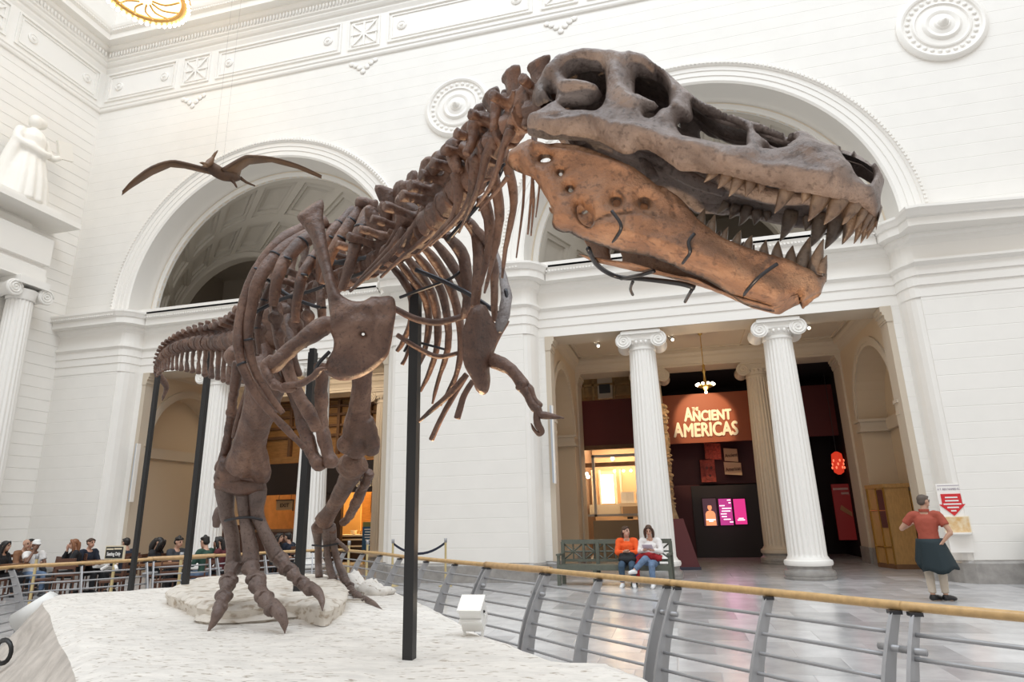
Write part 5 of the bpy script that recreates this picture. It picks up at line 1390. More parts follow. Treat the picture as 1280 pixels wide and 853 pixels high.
def toe(seg, claw, label=None):
    for i, (a, b, r) in enumerate(seg):
        m_ = [(a[k]+b[k])/2 for k in range(3)]
        lumps('toe_bone', [('t',[(a[0]-(b[0]-a[0])*.18,a[1]-(b[1]-a[1])*.18,a[2],r*1.02),(m_[0],m_[1],m_[2],r*.66),(b[0]+(b[0]-a[0])*.1,b[1]+(b[1]-a[1])*.1,b[2],r*.86)]),('b',b[0]-r*.45,b[1],b[2],r*.62),('b',b[0]+r*.45,b[1],b[2],r*.62),('b',a[0],a[1]-r*.5,a[2],r*.6)], m=FOOT, vox=.010, amp=.2)
    bone('toe_claw', claw, m=FOOT, amp=.1)
toe([((291,712,5.82),(286,726,5.77),12),((284,733,5.75),(280,745,5.72),11),((279,750,5.7),(275,760,5.68),9.5)], [(276,757,5.69,9),(272,767,5.66,7.5),(267,778,5.64,4.6),(259,791,5.63,.8)])
toe([((314,712,5.72),(320,725,5.66),13),((323,733,5.63),(330,746,5.58),12.5),((333,752,5.56),(341,763,5.52),11)], [(340,757,5.54,9.5),(349,766,5.5,8.5),(355,778,5.48,5.5),(356,791,5.49,.9)])
toe([((352,701,5.8),(360,712,5.76),12),((367,719,5.74),(376,727,5.7),10.5),((381,732,5.69),(388,739,5.66),9.5)], [(386,734,5.68,8),(396,740,5.64,7),(402,750,5.62,4.4),(403,763,5.64,.8)])

NEARLEG[0] = 2
# ---- far leg ------------------------------------------------------------------------------------
lumps('thigh_bone', [('t',[(453,452,6.7,15),(452,480,6.68,14),(450,505,6.65,15),(446,530,6.6,19),(441,552,6.6,17)]),('b',434,555,6.55,15,1.2),('b',446,562,6.6,15,1.2),('t',[(455,525,6.6,14),(463,550,6.6,14),(465,565,6.62,11)])], vox=.016, amp=.12)
lumps('shin_bone', [('t',[(426,576,6.62,11),(438,586,6.62,18),(456,580,6.65,12)]),('b',440,578,6.62,17),('t',[(440,590,6.62,17),(430,610,6.65,14),(416,635,6.68,12),(404,652,6.7,15)]),('t',[(392,657,6.7,8),(410,660,6.7,9)])], vox=.016, amp=.12)
lumps('calf_bone', [('t',[(462,590,6.7,8),(455,608,6.72,8),(447,625,6.74,9),(437,645,6.76,7),(428,655,6.76,6)])], vox=.014, amp=.3)
lumps('ankle_bone', [('t',[(392,664,6.7,6),(406,662,6.68,7),(420,664,6.72,6)])], vox=.014)
for P in [[(396,660,6.72,9),(398,685,6.74,6),(398,705,6.78,6),(399,720,6.8,6)],[(408,661,6.68,8),(409,690,6.68,5.5),(412,710,6.7,6),(417,724,6.7,6)],[(414,659,6.72,8),(417,682,6.72,6),(422,702,6.7,6),(430,722,6.68,7)]]:
    bone('foot_bone', P, m=FOOT, amp=.12)
bone('ankle_band', [(391,682,6.62,1.5),(405,683,6.58,1.5),(422,680,6.62,1.5)], m=BRONZE, amp=0)
toe([((432,726,6.66),(437,732,6.62),7),((439,738,6.6),(446,744,6.55),6.5),((448,746,6.53),(456,751,6.48),5.5)], [(455,749,6.49,5),(465,754,6.44,4),(478,763,6.4,.8)])
bone('toe_claw', [(412,728,6.7,6),(416,738,6.66,6),(420,748,6.62,5)], m=FOOT)
bone('rear_claw', [(420,676,6.7,4),(428,682,6.7,3.5),(434,688,6.7,3)], m=FOOT)

NEARLEG[0] = 0
# ---- steel of the mount -----------------------------------------------------------------------------
def post(x0, y0, d0, x1, y1, w, zfoot=None):
    b = at(x0, y0, d0); r = ray(x1, y1); t = ((b.x-EYE.x)*r.x+(b.y-EYE.y)*r.y)/(r.x**2+r.y**2); top = EYE+r*t
    z0 = b.z if zfoot is None else zfoot
    h = w/2
    o = MB().bb((b.x-h, b.y-h, z0), (b.x+h, b.y+h, top.z))
    o.bb((b.x-h*.8, b.y-h*.8, top.z-.02), (b.x+h*.8, b.y+h*.8, top.z+.05))
    return o.build('support_post', BLACK, DEX)
post(511, 853, 4.35, 519, 335, .074, .3)
post(163, 738, 9.42, 200, 470, .06, .5)
post(232, 725, 8.3, 262, 440, .068, .55)
post(375, 705, 7.2, 372, 440, .085, .6)
def strut(pts, r=3): 
    return MB().tube([B3(p) for p in pts], [r*p[2]/FPX for p in pts], 8, 4).build('armature_rod', BRONZE, DEX, True)
strut([(519,337,4.4),(555,352,4.4),(590,370,4.3),(622,392,4.25)], 3.2)
strut([(500,372,4.5),(519,365,4.45),(560,350,4.4),(575,340,4.4)], 2)
strut([(625,398,4.2),(634,380,4.2),(632,362,4.25)], 2.6)
strut([(635,195,3.4),(615,235,3.5),(590,265,3.6),(560,300,3.8)], 3)
strut([(412,330,4.9),(440,325,4.8),(470,322,4.7),(495,330,4.6)], 3)
strut([(414,322,4.9),(425,330,4.85),(445,328,4.8)], 2)
strut([(316,392,5.2),(350,375,5.1),(385,365,5.0),(405,358,4.9)], 2.4)
strut([(335,350,5.2),(365,372,5.1),(400,385,5.0)], 2.4)
strut([(498,422,5.1),(530,430,5.1),(560,438,5.1)], 1.6)
strut([(505,440,5.0),(515,420,5.0),(522,400,5.0)], 1.6)
strut([(430,350,5.0),(470,335,4.6),(510,318,4.3),(550,290,3.9),(590,250,3.5),(630,205,3.2)], 2.4)
strut([(392,470,4.0),(398,455,4.05),(412,440,4.1)], 2.4)

# ================================================================== ROCK BASE, RAILING, FLOODLIGHTS
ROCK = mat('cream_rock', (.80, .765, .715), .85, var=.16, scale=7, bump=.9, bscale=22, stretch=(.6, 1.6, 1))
def speckle(m, sc, st, dark, lo, hi):
    nt = m.node_tree; b = nt.nodes['Principled BSDF']; src = b.inputs['Base Color'].links[0].from_socket
    tc = nt.nodes.new('ShaderNodeTexCoord'); mp = nt.nodes.new('ShaderNodeMapping'); mp.inputs['Scale'].default_value = st
    n = nt.nodes.new('ShaderNodeTexNoise'); n.inputs['Scale'].default_value = sc; n.inputs['Detail'].default_value = 4
    r = nt.nodes.new('ShaderNodeValToRGB'); r.color_ramp.elements[0].position = lo; r.color_ramp.elements[1].position = hi
    r.color_ramp.elements[0].color = (*dark, 1); r.color_ramp.elements[1].color = (1, 1, 1, 1)
    x = nt.nodes.new('ShaderNodeMix'); x.data_type = 'RGBA'; x.blend_type = 'MULTIPLY'; x.inputs['Factor'].default_value = 1
    nt.links.new(tc.outputs['Object'], mp.inputs['Vector']); nt.links.new(mp.outputs['Vector'], n.inputs['Vector']); nt.links.new(n.outputs['Fac'], r.inputs['Fac'])
    nt.links.new(src, x.inputs['A']); nt.links.new(r.outputs['Color'], x.inputs['B']); nt.links.new(x.outputs['Result'], b.inputs['Base Color'])
speckle(ROCK, 16, (.7, 2.2, 1), (.52, .46, .40), .33, .40)
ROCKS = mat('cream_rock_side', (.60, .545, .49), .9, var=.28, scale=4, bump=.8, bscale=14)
SLAB = mat('layered_slab', (.72, .67, .60), .85, var=.16, scale=3, bump=.6, bscale=14)
speckle(SLAB, 9, (1, 1, 2), (.62, .55, .48), .35, .48)
ZR = .65
edge_px = [(60,745),(64,765),(70,784),(78,802),(86,812)]
outl = [onz(x, y, ZR) for x, y in edge_px]+[Vector((-3.68, 3.53, ZR)), Vector((-2.6, 2.5, ZR)), Vector((-1.2, 2.7, ZR)), Vector((-.05, 3.5, ZR)), Vector((-.2, 4.1, ZR))]
outl += [onz(x, y, ZR) for x, y in [(780,830),(740,821),(700,822),(680,817),(640,801),(600,786),(560,766),(530,752),(500,739),(480,735)]]
outl += [Vector((-4.7, 9.2, ZR)), Vector((-5.6, 9.6, ZR)), Vector((-6.8, 9.5, ZR)), Vector((-7.6, 9.0, ZR)), Vector((-8.25, 8.3, ZR))]
poly = smooth_poly([(p.x, p.y) for p in outl], .16)
gx, gy = np.meshgrid(np.arange(-9, .2, .13), np.arange(2.4, 9.8, .13)); G = np.stack([gx.ravel(), gy.ravel()], 1)
G = G[inside(G, poly)]; G = G[segdist(G, [poly]) > .08]
v2, _, f2, *_ = delaunay_2d_cdt([Vector(p) for p in poly]+[Vector(p) for p in G], [(i, (i+1) % len(poly)) for i in range(len(poly))], [], 0, 1e-4)
A = np.array([tuple(p) for p in v2]); F = [f for f in f2 if len(f) == 3]
ok = inside(np.array([A[list(f)].mean(0) for f in F]), poly); F = [f for f, k in zip(F, ok) if k]
dd_ = segdist(A, [poly])
vs = []
for p, d in zip(A, dd_):
    z = ZR+.018*noise.fractal(Vector((p[0]*1.3, p[1]*1.3, 0)), 1, 2, 4)+.006*noise.fractal(Vector((p[0]*7, p[1]*7, 3)), 1, 2, 3)-.05*max(0, 1-d/.12)**2
    vs.append((p[0], p[1], z))
F = [tuple(f) if (A[f[1]][0]-A[f[0]][0])*(A[f[2]][1]-A[f[0]][1])-(A[f[1]][1]-A[f[0]][1])*(A[f[2]][0]-A[f[0]][0]) > 0 else tuple(f)[::-1] for f in F]
t = root('display_rock', (-4, 6, 0), 'large flat cream rock platform under the dinosaur skeleton', 'rock')
MB().add(vs, F).build('top', ROCK, t, True)
n = len(poly); sv, sf = [], []
K = 9
cxy = np.mean(poly, 0)
for j in range(K):
    u = j/(K-1)
    for i, p in enumerate(poly):
        o = np.array(p)-cxy; a, b = np.array(poly[(i+1) % n]), np.array(poly[i-1]); tg = a-b; nn = np.array([tg[1], -tg[0]]); nn = nn/np.hypot(*nn)
        if nn@o < 0: nn = -nn
        q = Vector((p[0]+nn[0]*.42*u, p[1]+nn[1]*.42*u, (ZR-.05)*(1-u)))
        w = .10*noise.fractal(q*1.6, 1, 2, 4)*min(1, u*3)+.03*noise.fractal(q*6, 1, 2, 3)*min(1, u*3)
        sv.append((q.x+nn[0]*w, q.y+nn[1]*w, q.z))
# the top edge of the skirt meets the rim of the top
for i in range(n): sv[i] = (poly[i][0], poly[i][1], min(v[2] for v in [vs[i]]) if i < len(vs) and abs(A[i][0]-poly[i][0]) < 1e-4 else ZR-.05)
for j in range(K-1):
    for i in range(n): sf.append((j*n+i, j*n+(i+1) % n, (j+1)*n+(i+1) % n, (j+1)*n+i))
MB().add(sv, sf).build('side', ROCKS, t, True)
def slab(label, px_, z0, z1, seed, back=None):
    P = [onz(x, y, z1) for x, y in px_]+(back or [])
    pl = smooth_poly([(p.x, p.y) for p in P], .07); pl = [(x+.025*noise.noise(Vector((x*9, y*9, seed))), y+.025*noise.noise(Vector((x*9, y*9, seed+5)))) for x, y in pl]
    gx, gy = np.meshgrid(np.arange(min(p[0] for p in pl), max(p[0] for p in pl), .07), np.arange(min(p[1] for p in pl), max(p[1] for p in pl), .07)); G = np.stack([gx.ravel(), gy.ravel()], 1)
    G = G[inside(G, pl)]; G = G[segdist(G, [pl]) > .04]
    v2, _, f2, *_ = delaunay_2d_cdt([Vector(p) for p in pl]+[Vector(p) for p in G], [(i, (i+1) % len(pl)) for i in range(len(pl))], [], 0, 1e-4)
    A = np.array([tuple(p) for p in v2]); d = segdist(A, [pl])
    vs = [(p[0], p[1], z1-.03*max(0, 1-q/.06)**2+.010*noise.fractal(Vector((p[0]*5, p[1]*5, seed)), 1, 2, 4)) for p, q in zip(A, d)]
    fs = []
    for f in f2:
        if len(f) == 3 and inside(np.array([A[list(f)].mean(0)]), pl)[0]:
            f = tuple(f); cr = (A[f[1]][0]-A[f[0]][0])*(A[f[2]][1]-A[f[0]][1])-(A[f[1]][1]-A[f[0]][1])*(A[f[2]][0]-A[f[0]][0]); fs.append(f if cr > 0 else f[::-1])
    k = len(vs); m = len(pl); c0 = np.mean(pl, 0)
    for j, (ins, zz) in enumerate(((.02, z1-.05), (.0, (z0+z1)/2), (-.02, z0+.03), (-.02, z0-.02))):
        for i, p in enumerate(pl):
            o = (np.array(p)-c0); o = o/np.hypot(*o); w = ins+.03*noise.noise(Vector((p[0]*8, p[1]*8, zz*20+seed)))
            vs.append((p[0]+o[0]*w, p[1]+o[1]*w, zz))
    ring = [list(range(m))]+[[k+j*m+i for i in range(m)] for j in range(4)]
    for a, b in zip(ring[:-1], ring[1:]):
        for i in range(m): fs.append((a[i], b[i], b[(i+1) % m], a[(i+1) % m]))
    o = MB().add(vs, fs).build('rock_slab', SLAB, None, True, 50); tag(o, label, 'rock', 'layered slabs under the near foot'); return o
slab('wide upper rock slab with the near foot standing on it', [(211,735),(228,743),(250,753),(290,757),(330,753),(370,751),(405,757),(427,748),(434,738),(428,727),(410,718)], .66, .82, 2, [Vector((-5.6, 9.0, .9)), Vector((-6.9, 8.6, .9))])
slab('thin lower rock slab jutting out under the claws', [(246,765),(258,771),(300,771),(340,767),(385,764),(405,765),(425,755),(430,746)], .63, .72, 8, [Vector((-3.6, 7.2, .7)), Vector((-5.6, 7.2, .7))])
for i, (x, y, s, lb) in enumerate(((452, 727, .22, 'small white rock lump behind the far foot'), (474, 733, .17, 'smaller white rock lump right of the far foot'))):
    p = onz(x, y+10, ZR); mb = MB().ball(p+Vector((0, 0, s*.2)), (s*1.1, s*.9, s*.55), 20, 14); o = mb.build('rock_lump', ROCK, None, True); rough_mesh(o, .16, 5, i*3.); tag(o, lb, 'rock', 'loose rock lumps')

# ---- railing -----------------------------------------------------------------------------------
def railing(pxs, label, thick=False, lean=.33, n_in=None, rails=7):
    P = [onz(x, y, 1.0) for x, y in pxs]; P = [Vector((p.x, p.y, 0)) for p in P]
    t = root('guard_railing', tuple(P[len(P)//2]), label, 'railing', 'curved guard railing around the rock')
    ctr = Vector((-4.5, 6.5, 0)); N = []
    for i in range(len(P)):
        d = (P[min(i+1, len(P)-1)]-P[max(i-1, 0)]).normalized(); nn = Vector((-d.y, d.x, 0)); nn = nn if nn.dot(ctr-P[i]) > 0 else -nn; N.append(nn)
    def off(i, z): return P[i]+N[i]*(lean*(1-z*z))+Vector((0, 0, z))
    r = .040 if thick else .028
    hr = MB().tube([p+Vector((0, 0, 1.0)) for p in [P[0]-(P[1]-P[0]).normalized()*.075]+P+[P[-1]+(P[-1]-P[-2]).normalized()*.075]], r, 14, 4).build('handrail', OAK if not thick else mat('oak_handrail_thick', (.58, .37, .18), .35, var=.2, scale=20), t, True)
    for i in range(len(P)):
        d = Vector((-N[i].y, N[i].x, 0)); vs, fs = [], []; zs = [0, .12, .25, .4, .55, .7, .82, .92, .965]
        for z in zs:
            c = off(i, z); w = .085-.04*z; h = .011
            for a, b in ((-1, -1), (1, -1), (1, 1), (-1, 1)): vs.append(c+N[i]*(w*a)+d*(h*b))
        for k in range(len(zs)-1):
            for q in range(4): fs.append((4*k+q, 4*k+(q+1) % 4, 4*k+4+(q+1) % 4, 4*k+4+q))
        fs.append((3, 2, 1, 0)); L = 4*(len(zs)-1); fs.append((L, L+1, L+2, L+3))
        po = MB().add(vs, fs).build('post', STEEL2, t)
        c = off(i, .955); MB().box(c+Vector((0, 0, .01)), (.07, .07, .02)).build('bracket', BRONZE, po)
    for k in range(rails):
        z = .86-k*.118
        MB().tube([off(i, z) for i in range(len(P))], .0125, 8, 3).build('rail_bar', STEEL2, t, True)
    for i in (0, len(P)-1):
        d = Vector((-N[i].y, N[i].x, 0)); c = off(i, .78); MB().tube([c-d*.07, c+d*.07], .02, 10).build('coupling', STEEL2, t, True)
    return t
railing([(-80,722),(13,709.5),(102,704.5),(183,700)], 'left stretch of railing in front of the seated diners')
railing([(192,699),(262,695.5)], 'short thick-railed stretch beside the tail post', True)
railing([(270,695),(330,691.5),(391,688.5),(424,688)], 'far stretch of railing behind the dinosaur feet')
railing([(432,688.5),(455,690.5),(477,692.5),(502,696),(535,699.5),(571,703),(609,706.5)], 'long curved stretch of railing left and right of the main post')
railing([(613,707),(681,713)], 'short thick-railed stretch behind the white floodlight box', True)
railing([(687,714),(751,720.5),(836,728.5)], 'stretch of railing in front of the seated women')
railing([(849,730),(963,741),(1120,757)], 'stretch of railing right of the women below the skull')
railing([(1145,759.5),(1330,776)], 'nearest stretch of railing at the bottom right corner')

# ---- floodlights standing on the rock -------------------------------------------------------------
WHT = mat('white_enamel', (.80, .80, .78), .35)
c = onz(592, 795, ZR); 
t = root('white_floodlight', tuple(c), 'white box floodlight tilted on the rock edge before the railing', 'floodlight')
tgt = at(500, 330, 4.2); dr = (tgt-c-Vector((0, 0, .12))).normalized(); Qm = dr.to_track_quat('Z', 'Y').to_matrix()
bc = c+Vector((0, 0, .16))
MB().box(bc, (.18, .16, .20), Qm).build('housing', WHT, t)
MB().box(bc+Qm @ Vector((0, 0, .11)), (.2, .18, .02), Qm).build('rim', WHT, t)
MB().box(bc+Qm @ Vector((0, 0, .122)), (.17, .15, .006), Qm).build('lens', mat('flood_lens', (1, .9, .7), .3, emit=(1, .82, .6), es=3), t)
MB().box(bc+Qm @ Vector((0, -.1, .02)), (.19, .03, .02), Qm).build('bracket', WHT, t)
for s in (-1, 1):
    MB().tube([c+Vector((s*.07, 0, -.02)), bc+Vector((s*.1, 0, .0))], .012, 6).build('leg', WHT, t)
    MB().ball(bc+Qm @ Vector((s*.093, .0, .03)), .012, 8, 5).build('knob', BLACK, t)
spot('floodlight_beam', tuple(bc+dr*.16), tuple(tgt), 300, (1, .68, .38), 1.1, .7, .06)
c = onz(22, 792, .2)
t = root('white_floodlight', tuple(c), 'white lamp hood on the floor beside the rock at far left', 'floodlight')
MB().tube([c+Vector((-.1, .1, .1)), c+Vector((.3, .2, .42))], [.18, .12], 12).build('housing', WHT, t, True)
MB().tube([c+Vector((0, 0, -.2)), c+Vector((0, 0, .15))], .03, 8).build('leg', WHT, t)
MB().lathe([(.10, -.02), (.14, 0), (.10, .02), (.09, 0), (.10, -.02)], onz(4, 815, .3), 16, 'Y').build('yoke', BLACK, t, True)

# a second floodlight of the same kind stands on the floor nearer the visitor and warms the lower jaw
c = Vector((-.75, 1.05, -.05))
t = root('white_floodlight', tuple(c), 'white box floodlight on the floor in front of the rock, below the picture', 'floodlight')
bc = c+Vector((0, 0, .32)); tgt = at(850, 270, 2.3); dr = (tgt-bc).normalized(); Qm = dr.to_track_quat('Z', 'Y').to_matrix()
MB().box(bc, (.18, .16, .20), Qm).build('housing', WHT, t); MB().box(bc+Qm @ Vector((0, 0, .11)), (.2, .18, .02), Qm).build('rim', WHT, t); MB().box(bc+Qm @ Vector((0, 0, .122)), (.17, .15, .006), Qm).build('lens', MATS['flood_lens'], t)
for s in (-1, 1): MB().tube([c+Vector((s*.1, 0, 0)), bc+Vector((s*.1, 0, 0))], .012, 6).build('leg', WHT, t)
spot('floodlight_beam', tuple(bc+dr*.16), tuple(tgt), 220, (1, .74, .49), 1.0, .8, .08)

# ================================================================== PEOPLE
SK = lambda n, c: mat('skin_'+n, c, .5)
SKL, SKM, SKD = SK('light', (.62, .36, .26)), SK('mid', (.50, .29, .20)), SK('deep', (.22, .115, .075))
def cloth(n, c): return mat('cloth_'+n, c, .8, bump=.3, bscale=60)
HB, HD, HR = mat('hair_brown', (.07, .035, .02), .5), mat('hair_black', (.012, .009, .008), .45), mat('hair_auburn', (.24, .10, .045), .5)
EYE_ = mat('eye_dark', (.02, .015, .012), .2); LIP = mat('lip', (.42, .15, .12), .5)
def person(label, loc, rz, J, skin, hair, top, bottom, shoe, hstyle='short', fy=0, fp=0, group=None, s=1.0, sleeve=1.0, bare_legs=0, vox=.016, extra=None, female=False, coll=None):
    """J: joints in the person's own frame (x to their right, y forwards, z up)"""
    t = root('person', tuple(loc), label, 'person', group)
    Rz = Matrix.Rotation(rz, 3, 'Z'); L0 = Vector(loc)
    W = lambda p: L0+Rz @ (Vector(p)*s)
    g = {k: Vector(v) for k, v in J.items()}
    k = s
    # body: one skin from head to feet
    b = MB()
    hc = g['head']; Hr = Matrix.Rotation(fy, 3, 'Z') @ Matrix.Rotation(-fp, 3, 'X')
    hp = lambda x, y, z: W(hc+Hr @ Vector((x, y, z)))
    HRt = Rz @ Hr
    b.ball(hp(0, -.012, .03), (.076*k, .094*k, .092*k), 14, 10, HRt).ball(hp(0, .02, -.045), (.058*k, .066*k, .068*k), 12, 8, HRt).ball(hp(0, .04, -.095), (.03*k, .03*k, .025*k), 8, 6, HRt)
    b.tube([hp(0, .082, .03), hp(0, .105, -.015), hp(0, .09, -.03)], [.010*k, .017*k, .012*k], 7)
    for sx in (-1, 1): b.ball(hp(sx*.078, -.008, .0), (.012*k, .024*k, .034*k), 8, 6, HRt)
    b.tube([W(g['neck']-Vector((0, 0, .05))), W(g['neck']), hp(0, -.015, -.06)], [.062*k, .052*k, .05*k], 10, 2)
    ch, pe = g['chest'], g['pelvis']
    wch, wpe = (.15, .165) if female else (.17, .155)
    mid = ch.lerp(pe, .55)
    rt = g['shR']-g['shL']; rt = Rz @ rt.normalized()
    b.tube([W(g['neck']-Vector((0, 0, .06))), W(ch), W(mid), W(pe)], [.09*k, wch*k, (.13 if female else .15)*k, wpe*k], 14, 4, True, [.07*k, .115*k, .105*k, .12*k], hint=rt)
    for S in 'LR':
        sh, el, wr = g['sh'+S], g['el'+S], g['wr'+S]
        b.tube([W(g['neck'].lerp(sh, .3)-Vector((0, 0, .06))), W(sh), W(sh.lerp(el, .3)), W(el), W(el.lerp(wr, .3)), W(wr)], [.06*k, .062*k, .052*k, .040*k, .040*k, .026*k], 10, 3)
        d = (wr-el).normalized(); hd = g.get('hd'+S, d); hd = Vector(hd).normalized(); up_ = Vector((0, 0, 1)) if abs(hd.z) < .8 else Vector((0, 1, 0))
        side = hd.cross(up_).normalized()
        b.tube([W(wr), W(wr+hd*.05), W(wr+hd*.095)], [.026*k, .030*k, .032*k], 8, 2, True, [.026*k, .042*k, .043*k], hint=Rz @ hd.cross(side))
        pn = hd.cross(side)
        for q, (o, ln) in enumerate(((-.030, .068), (-.010, .078), (.011, .072), (.031, .055))):
            p0 = wr+hd*.085+side*o
            b.tube([W(p0), W(p0+hd*ln*.55), W(p0+hd*ln*.85-pn*.02)], [.011*k, .0105*k, .009*k], 6)
        thumb = -1 if S == 'R' else 1
        p0 = wr+hd*.03+side*(.030*thumb); b.tube([W(p0), W(p0+hd*.035+side*.028*thumb), W(p0+hd*.062+side*.032*thumb)], [.014*k, .012*k, .010*k], 6)
        hi, kn, an = g['hi'+S], g['kn'+S], g['an'+S]
        b.tube([W(hi), W(hi.lerp(kn, .35)), W(kn), W(kn.lerp(an, .3)), W(an)], [.085*k, .078*k, .055*k, .056*k, .036*k], 10, 3)
        to = g['to'+S]; b.tube([W(an), W(an.lerp(to, .4)-Vector((0, 0, .03))), W(to)], [.04*k, .04*k, .03*k], 8, 2)
    remeshed(b, 'body', skin, t, vox*.8 if k > .9 else vox*.7, 1)
    # face
    for sx in (-1, 1):
        MB().ball(hp(sx*.031, .080, .012), .0125*k, 8, 6).build('eye', EYE_, t, True)
        MB().tube([hp(sx*.048, .079, .034), hp(sx*.018, .088, .036)], .006*k, 6).build('eyebrow', hair, t)
    MB().tube([hp(-.022, .082, -.058), hp(0, .090, -.056), hp(.022, .082, -.058)], .0075*k, 6, 2).build('mouth', LIP, t, True)
    # hair
    h = MB()
    h.ball(hp(0, -.024, .046), (.083*k, .098*k, .083*k), 14, 9, HRt)
    if hstyle == 'short':
        h.ball(hp(0, -.055, .0), (.078*k, .06*k, .07*k), 10, 8, HRt); h.tube([hp(-.06, .042, .080), hp(0, .060, .098), hp(.06, .042, .080)], .018*k, 8, 2)
    elif hstyle == 'messy':
        h.ball(hp(0, -.055, .0), (.085*k, .065*k, .075*k), 10, 8, HRt)
        for q in range(9):
            a = 2*PI*q/9; h.ball(hp(.058*math.cos(a), -.015+.068*math.sin(a), .082), .036*k, 7, 5)
        h.ball(hp(0, -.02, .115), .045*k, 9, 7)
        h.tube([hp(-.066, .045, .075), hp(0, .066, .088), hp(.066, .045, .075)], .020*k, 8, 2)
    elif hstyle == 'bun':
        h.ball(hp(0, -.06, .01), (.08*k, .06*k, .075*k), 10, 8, HRt); h.ball(hp(0, -.13, .05), .045*k, 9, 7); h.tube([hp(-.075, .03, .05), hp(0, .07, .095), hp(.075, .03, .05)], .02*k, 8, 2)
    elif hstyle == 'pony':
        h.ball(hp(0, -.06, .01), (.08*k, .06*k, .075*k), 10, 8, HRt); h.tube([hp(0, -.11, .03), hp(0, -.15, -.03), hp(.0, -.13, -.13)], [.03*k, .035*k, .02*k], 8, 3); h.tube([hp(-.075, .03, .05), hp(0, .07, .095), hp(.075, .03, .05)], .02*k, 8, 2)
    elif hstyle == 'long':
        for sx in (-1, 1): h.tube([hp(sx*.02, .06, .105), hp(sx*.078, .03, .04), hp(sx*.09, -.01, -.06), hp(sx*.085, -.02, -.17)], [.026*k, .032*k, .036*k, .028*k], 8, 3)
        h.tube([hp(0, -.09, .04), hp(0, -.1, -.06), hp(0, -.09, -.19)], [.07*k, .08*k, .06*k], 10, 3, True, [.05*k]*3)
    elif hstyle == 'fallen':
        for sx in (-1, 0, 1): h.tube([hp(sx*.05, .05, .09), hp(sx*.09, .06, 0), hp(sx*.085, .07, -.12), hp(sx*.06, .08, -.24)], [.04*k, .05*k, .05*k, .03*k], 8, 3)
        h.tube([hp(0, -.08, .04), hp(0, -.1, -.1), hp(.02, -.06, -.25)], [.08*k, .09*k, .05*k], 10, 3)
    if hstyle == 'bald': pass
    elif hstyle == 'cap':
        cpm = MB().lathe([(.001, .125), (.05, .12), (.085, .085), (.096, .03), (.098, .02)], (0, 0, 0), 16); cpm.v = [tuple(hp(x, y-.012, z+.01)) for x, y, z in cpm.v]
        cpm.tube([hp(-.06, .08, .04), hp(0, .14, .035), hp(.06, .08, .04)], .02*k, 8, 2); cpm.build('cap', mat('cap_white', (.8, .8, .78), .7), t, True)
        MB().ball(hp(0, -.05, -.01), (.082*k, .065*k, .06*k), 10, 7, HRt).build('hair', hair, t, True)
    else: remeshed(h, 'hair', hair, t, .011, 1)
    # clothes
    c = MB(); e = .014
    c.tube([W(g['neck']-Vector((0, 0, .055))), W(ch+Vector((0, 0, .06))), W(ch), W(mid), W(pe.lerp(mid, .25))], [(.085)*k, (wch+e)*k, (wch+e+.004)*k, (.145+e if not female else .135+e)*k, (wpe+e+.004)*k], 14, 4, True, [.08*k, (.115+e)*k, (.12+e)*k, (.112+e)*k, (.125+e)*k], hint=rt)
    for S in 'LR':
        sh, el, wr = g['sh'+S], g['el'+S], g['wr'+S]
        if sleeve >= 1: c.tube([W(g['neck'].lerp(sh, .4)-Vector((0, 0, .05))), W(sh), W(sh.lerp(el, .4)), W(el), W(el.lerp(wr, .4)), W(el.lerp(wr, .93))], [.07*k, .078*k, .068*k, .058*k, .055*k, .042*k], 10, 3)
        else: c.tube([W(g['neck'].lerp(sh, .4)-Vector((0, 0, .05))), W(sh), W(sh.lerp(el, .45)), W(sh.lerp(el, sleeve))], [.07*k, .078*k, .074*k, .075*k], 10, 3)
    o = remeshed(c, 'shirt', top, t, vox, 1); sd[0] += 1; rough_mesh(o, .006, 14, sd[0])
    c = MB()
    c.tube([W(pe+Vector((0, 0, .07))), W(pe), W(pe-Vector((0, 0, .05)))], [(wpe+.010)*k, (wpe+.014)*k, (wpe)*k], 14, 2, True, [.12*k, .13*k, .12*k], hint=rt)
    for S in 'LR':
        hi, kn, an = g['hi'+S], g['kn'+S], g['an'+S]
        c.tube([W(hi), W(hi.lerp(kn, .35)), W(kn), W(kn.lerp(an, .35)), W(kn.lerp(an, .92))], [.098*k, .092*k, .073*k, .070*k, .060*k], 10, 3)
    o = remeshed(c, 'trousers', bottom, t, vox, 1); sd[0] += 1; rough_mesh(o, .006, 14, sd[0])
    for S in 'LR':
        an, to = g['an'+S], g['to'+S]
        f = (to-an); f.z = 0; f = f.normalized() if f.length > 1e-3 else Vector((0, 1, 0))
        b_ = MB(); b_.tube([W(an-f*.05-Vector((0, 0, .045))), W(an.lerp(to, .3)-Vector((0, 0, .02))), W(an.lerp(to, .7)-Vector((0, 0, .005))), W(to+f*.03)], [.045*k, .05*k, .046*k, .030*k], 9, 3)
        b_.tube([W(an+Vector((0, 0, .01))), W(an-Vector((0, 0, .045)))], .046*k, 9)
        remeshed(b_, 'shoe', shoe, t, .012, 1)
    return t, W, hp, g
def stand(**kw):
    J = dict(head=(0, .03, 1.65), neck=(0, .0, 1.50), chest=(0, 0, 1.30), pelvis=(0, 0, .96), shL=(-.19, 0, 1.43), shR=(.19, 0, 1.43), elL=(-.25, -.02, 1.14), elR=(.25, -.02, 1.14), wrL=(-.26, .06, .88), wrR=(.26, .06, .88),
             hiL=(-.09, 0, .92), hiR=(.09, 0, .92), knL=(-.10, .02, .51), knR=(.10, .02, .51), anL=(-.10, -.02, .10), anR=(.10, -.02, .10), toL=(-.12, .14, .035), toR=(.12, .14, .035)); J.update(kw); return J
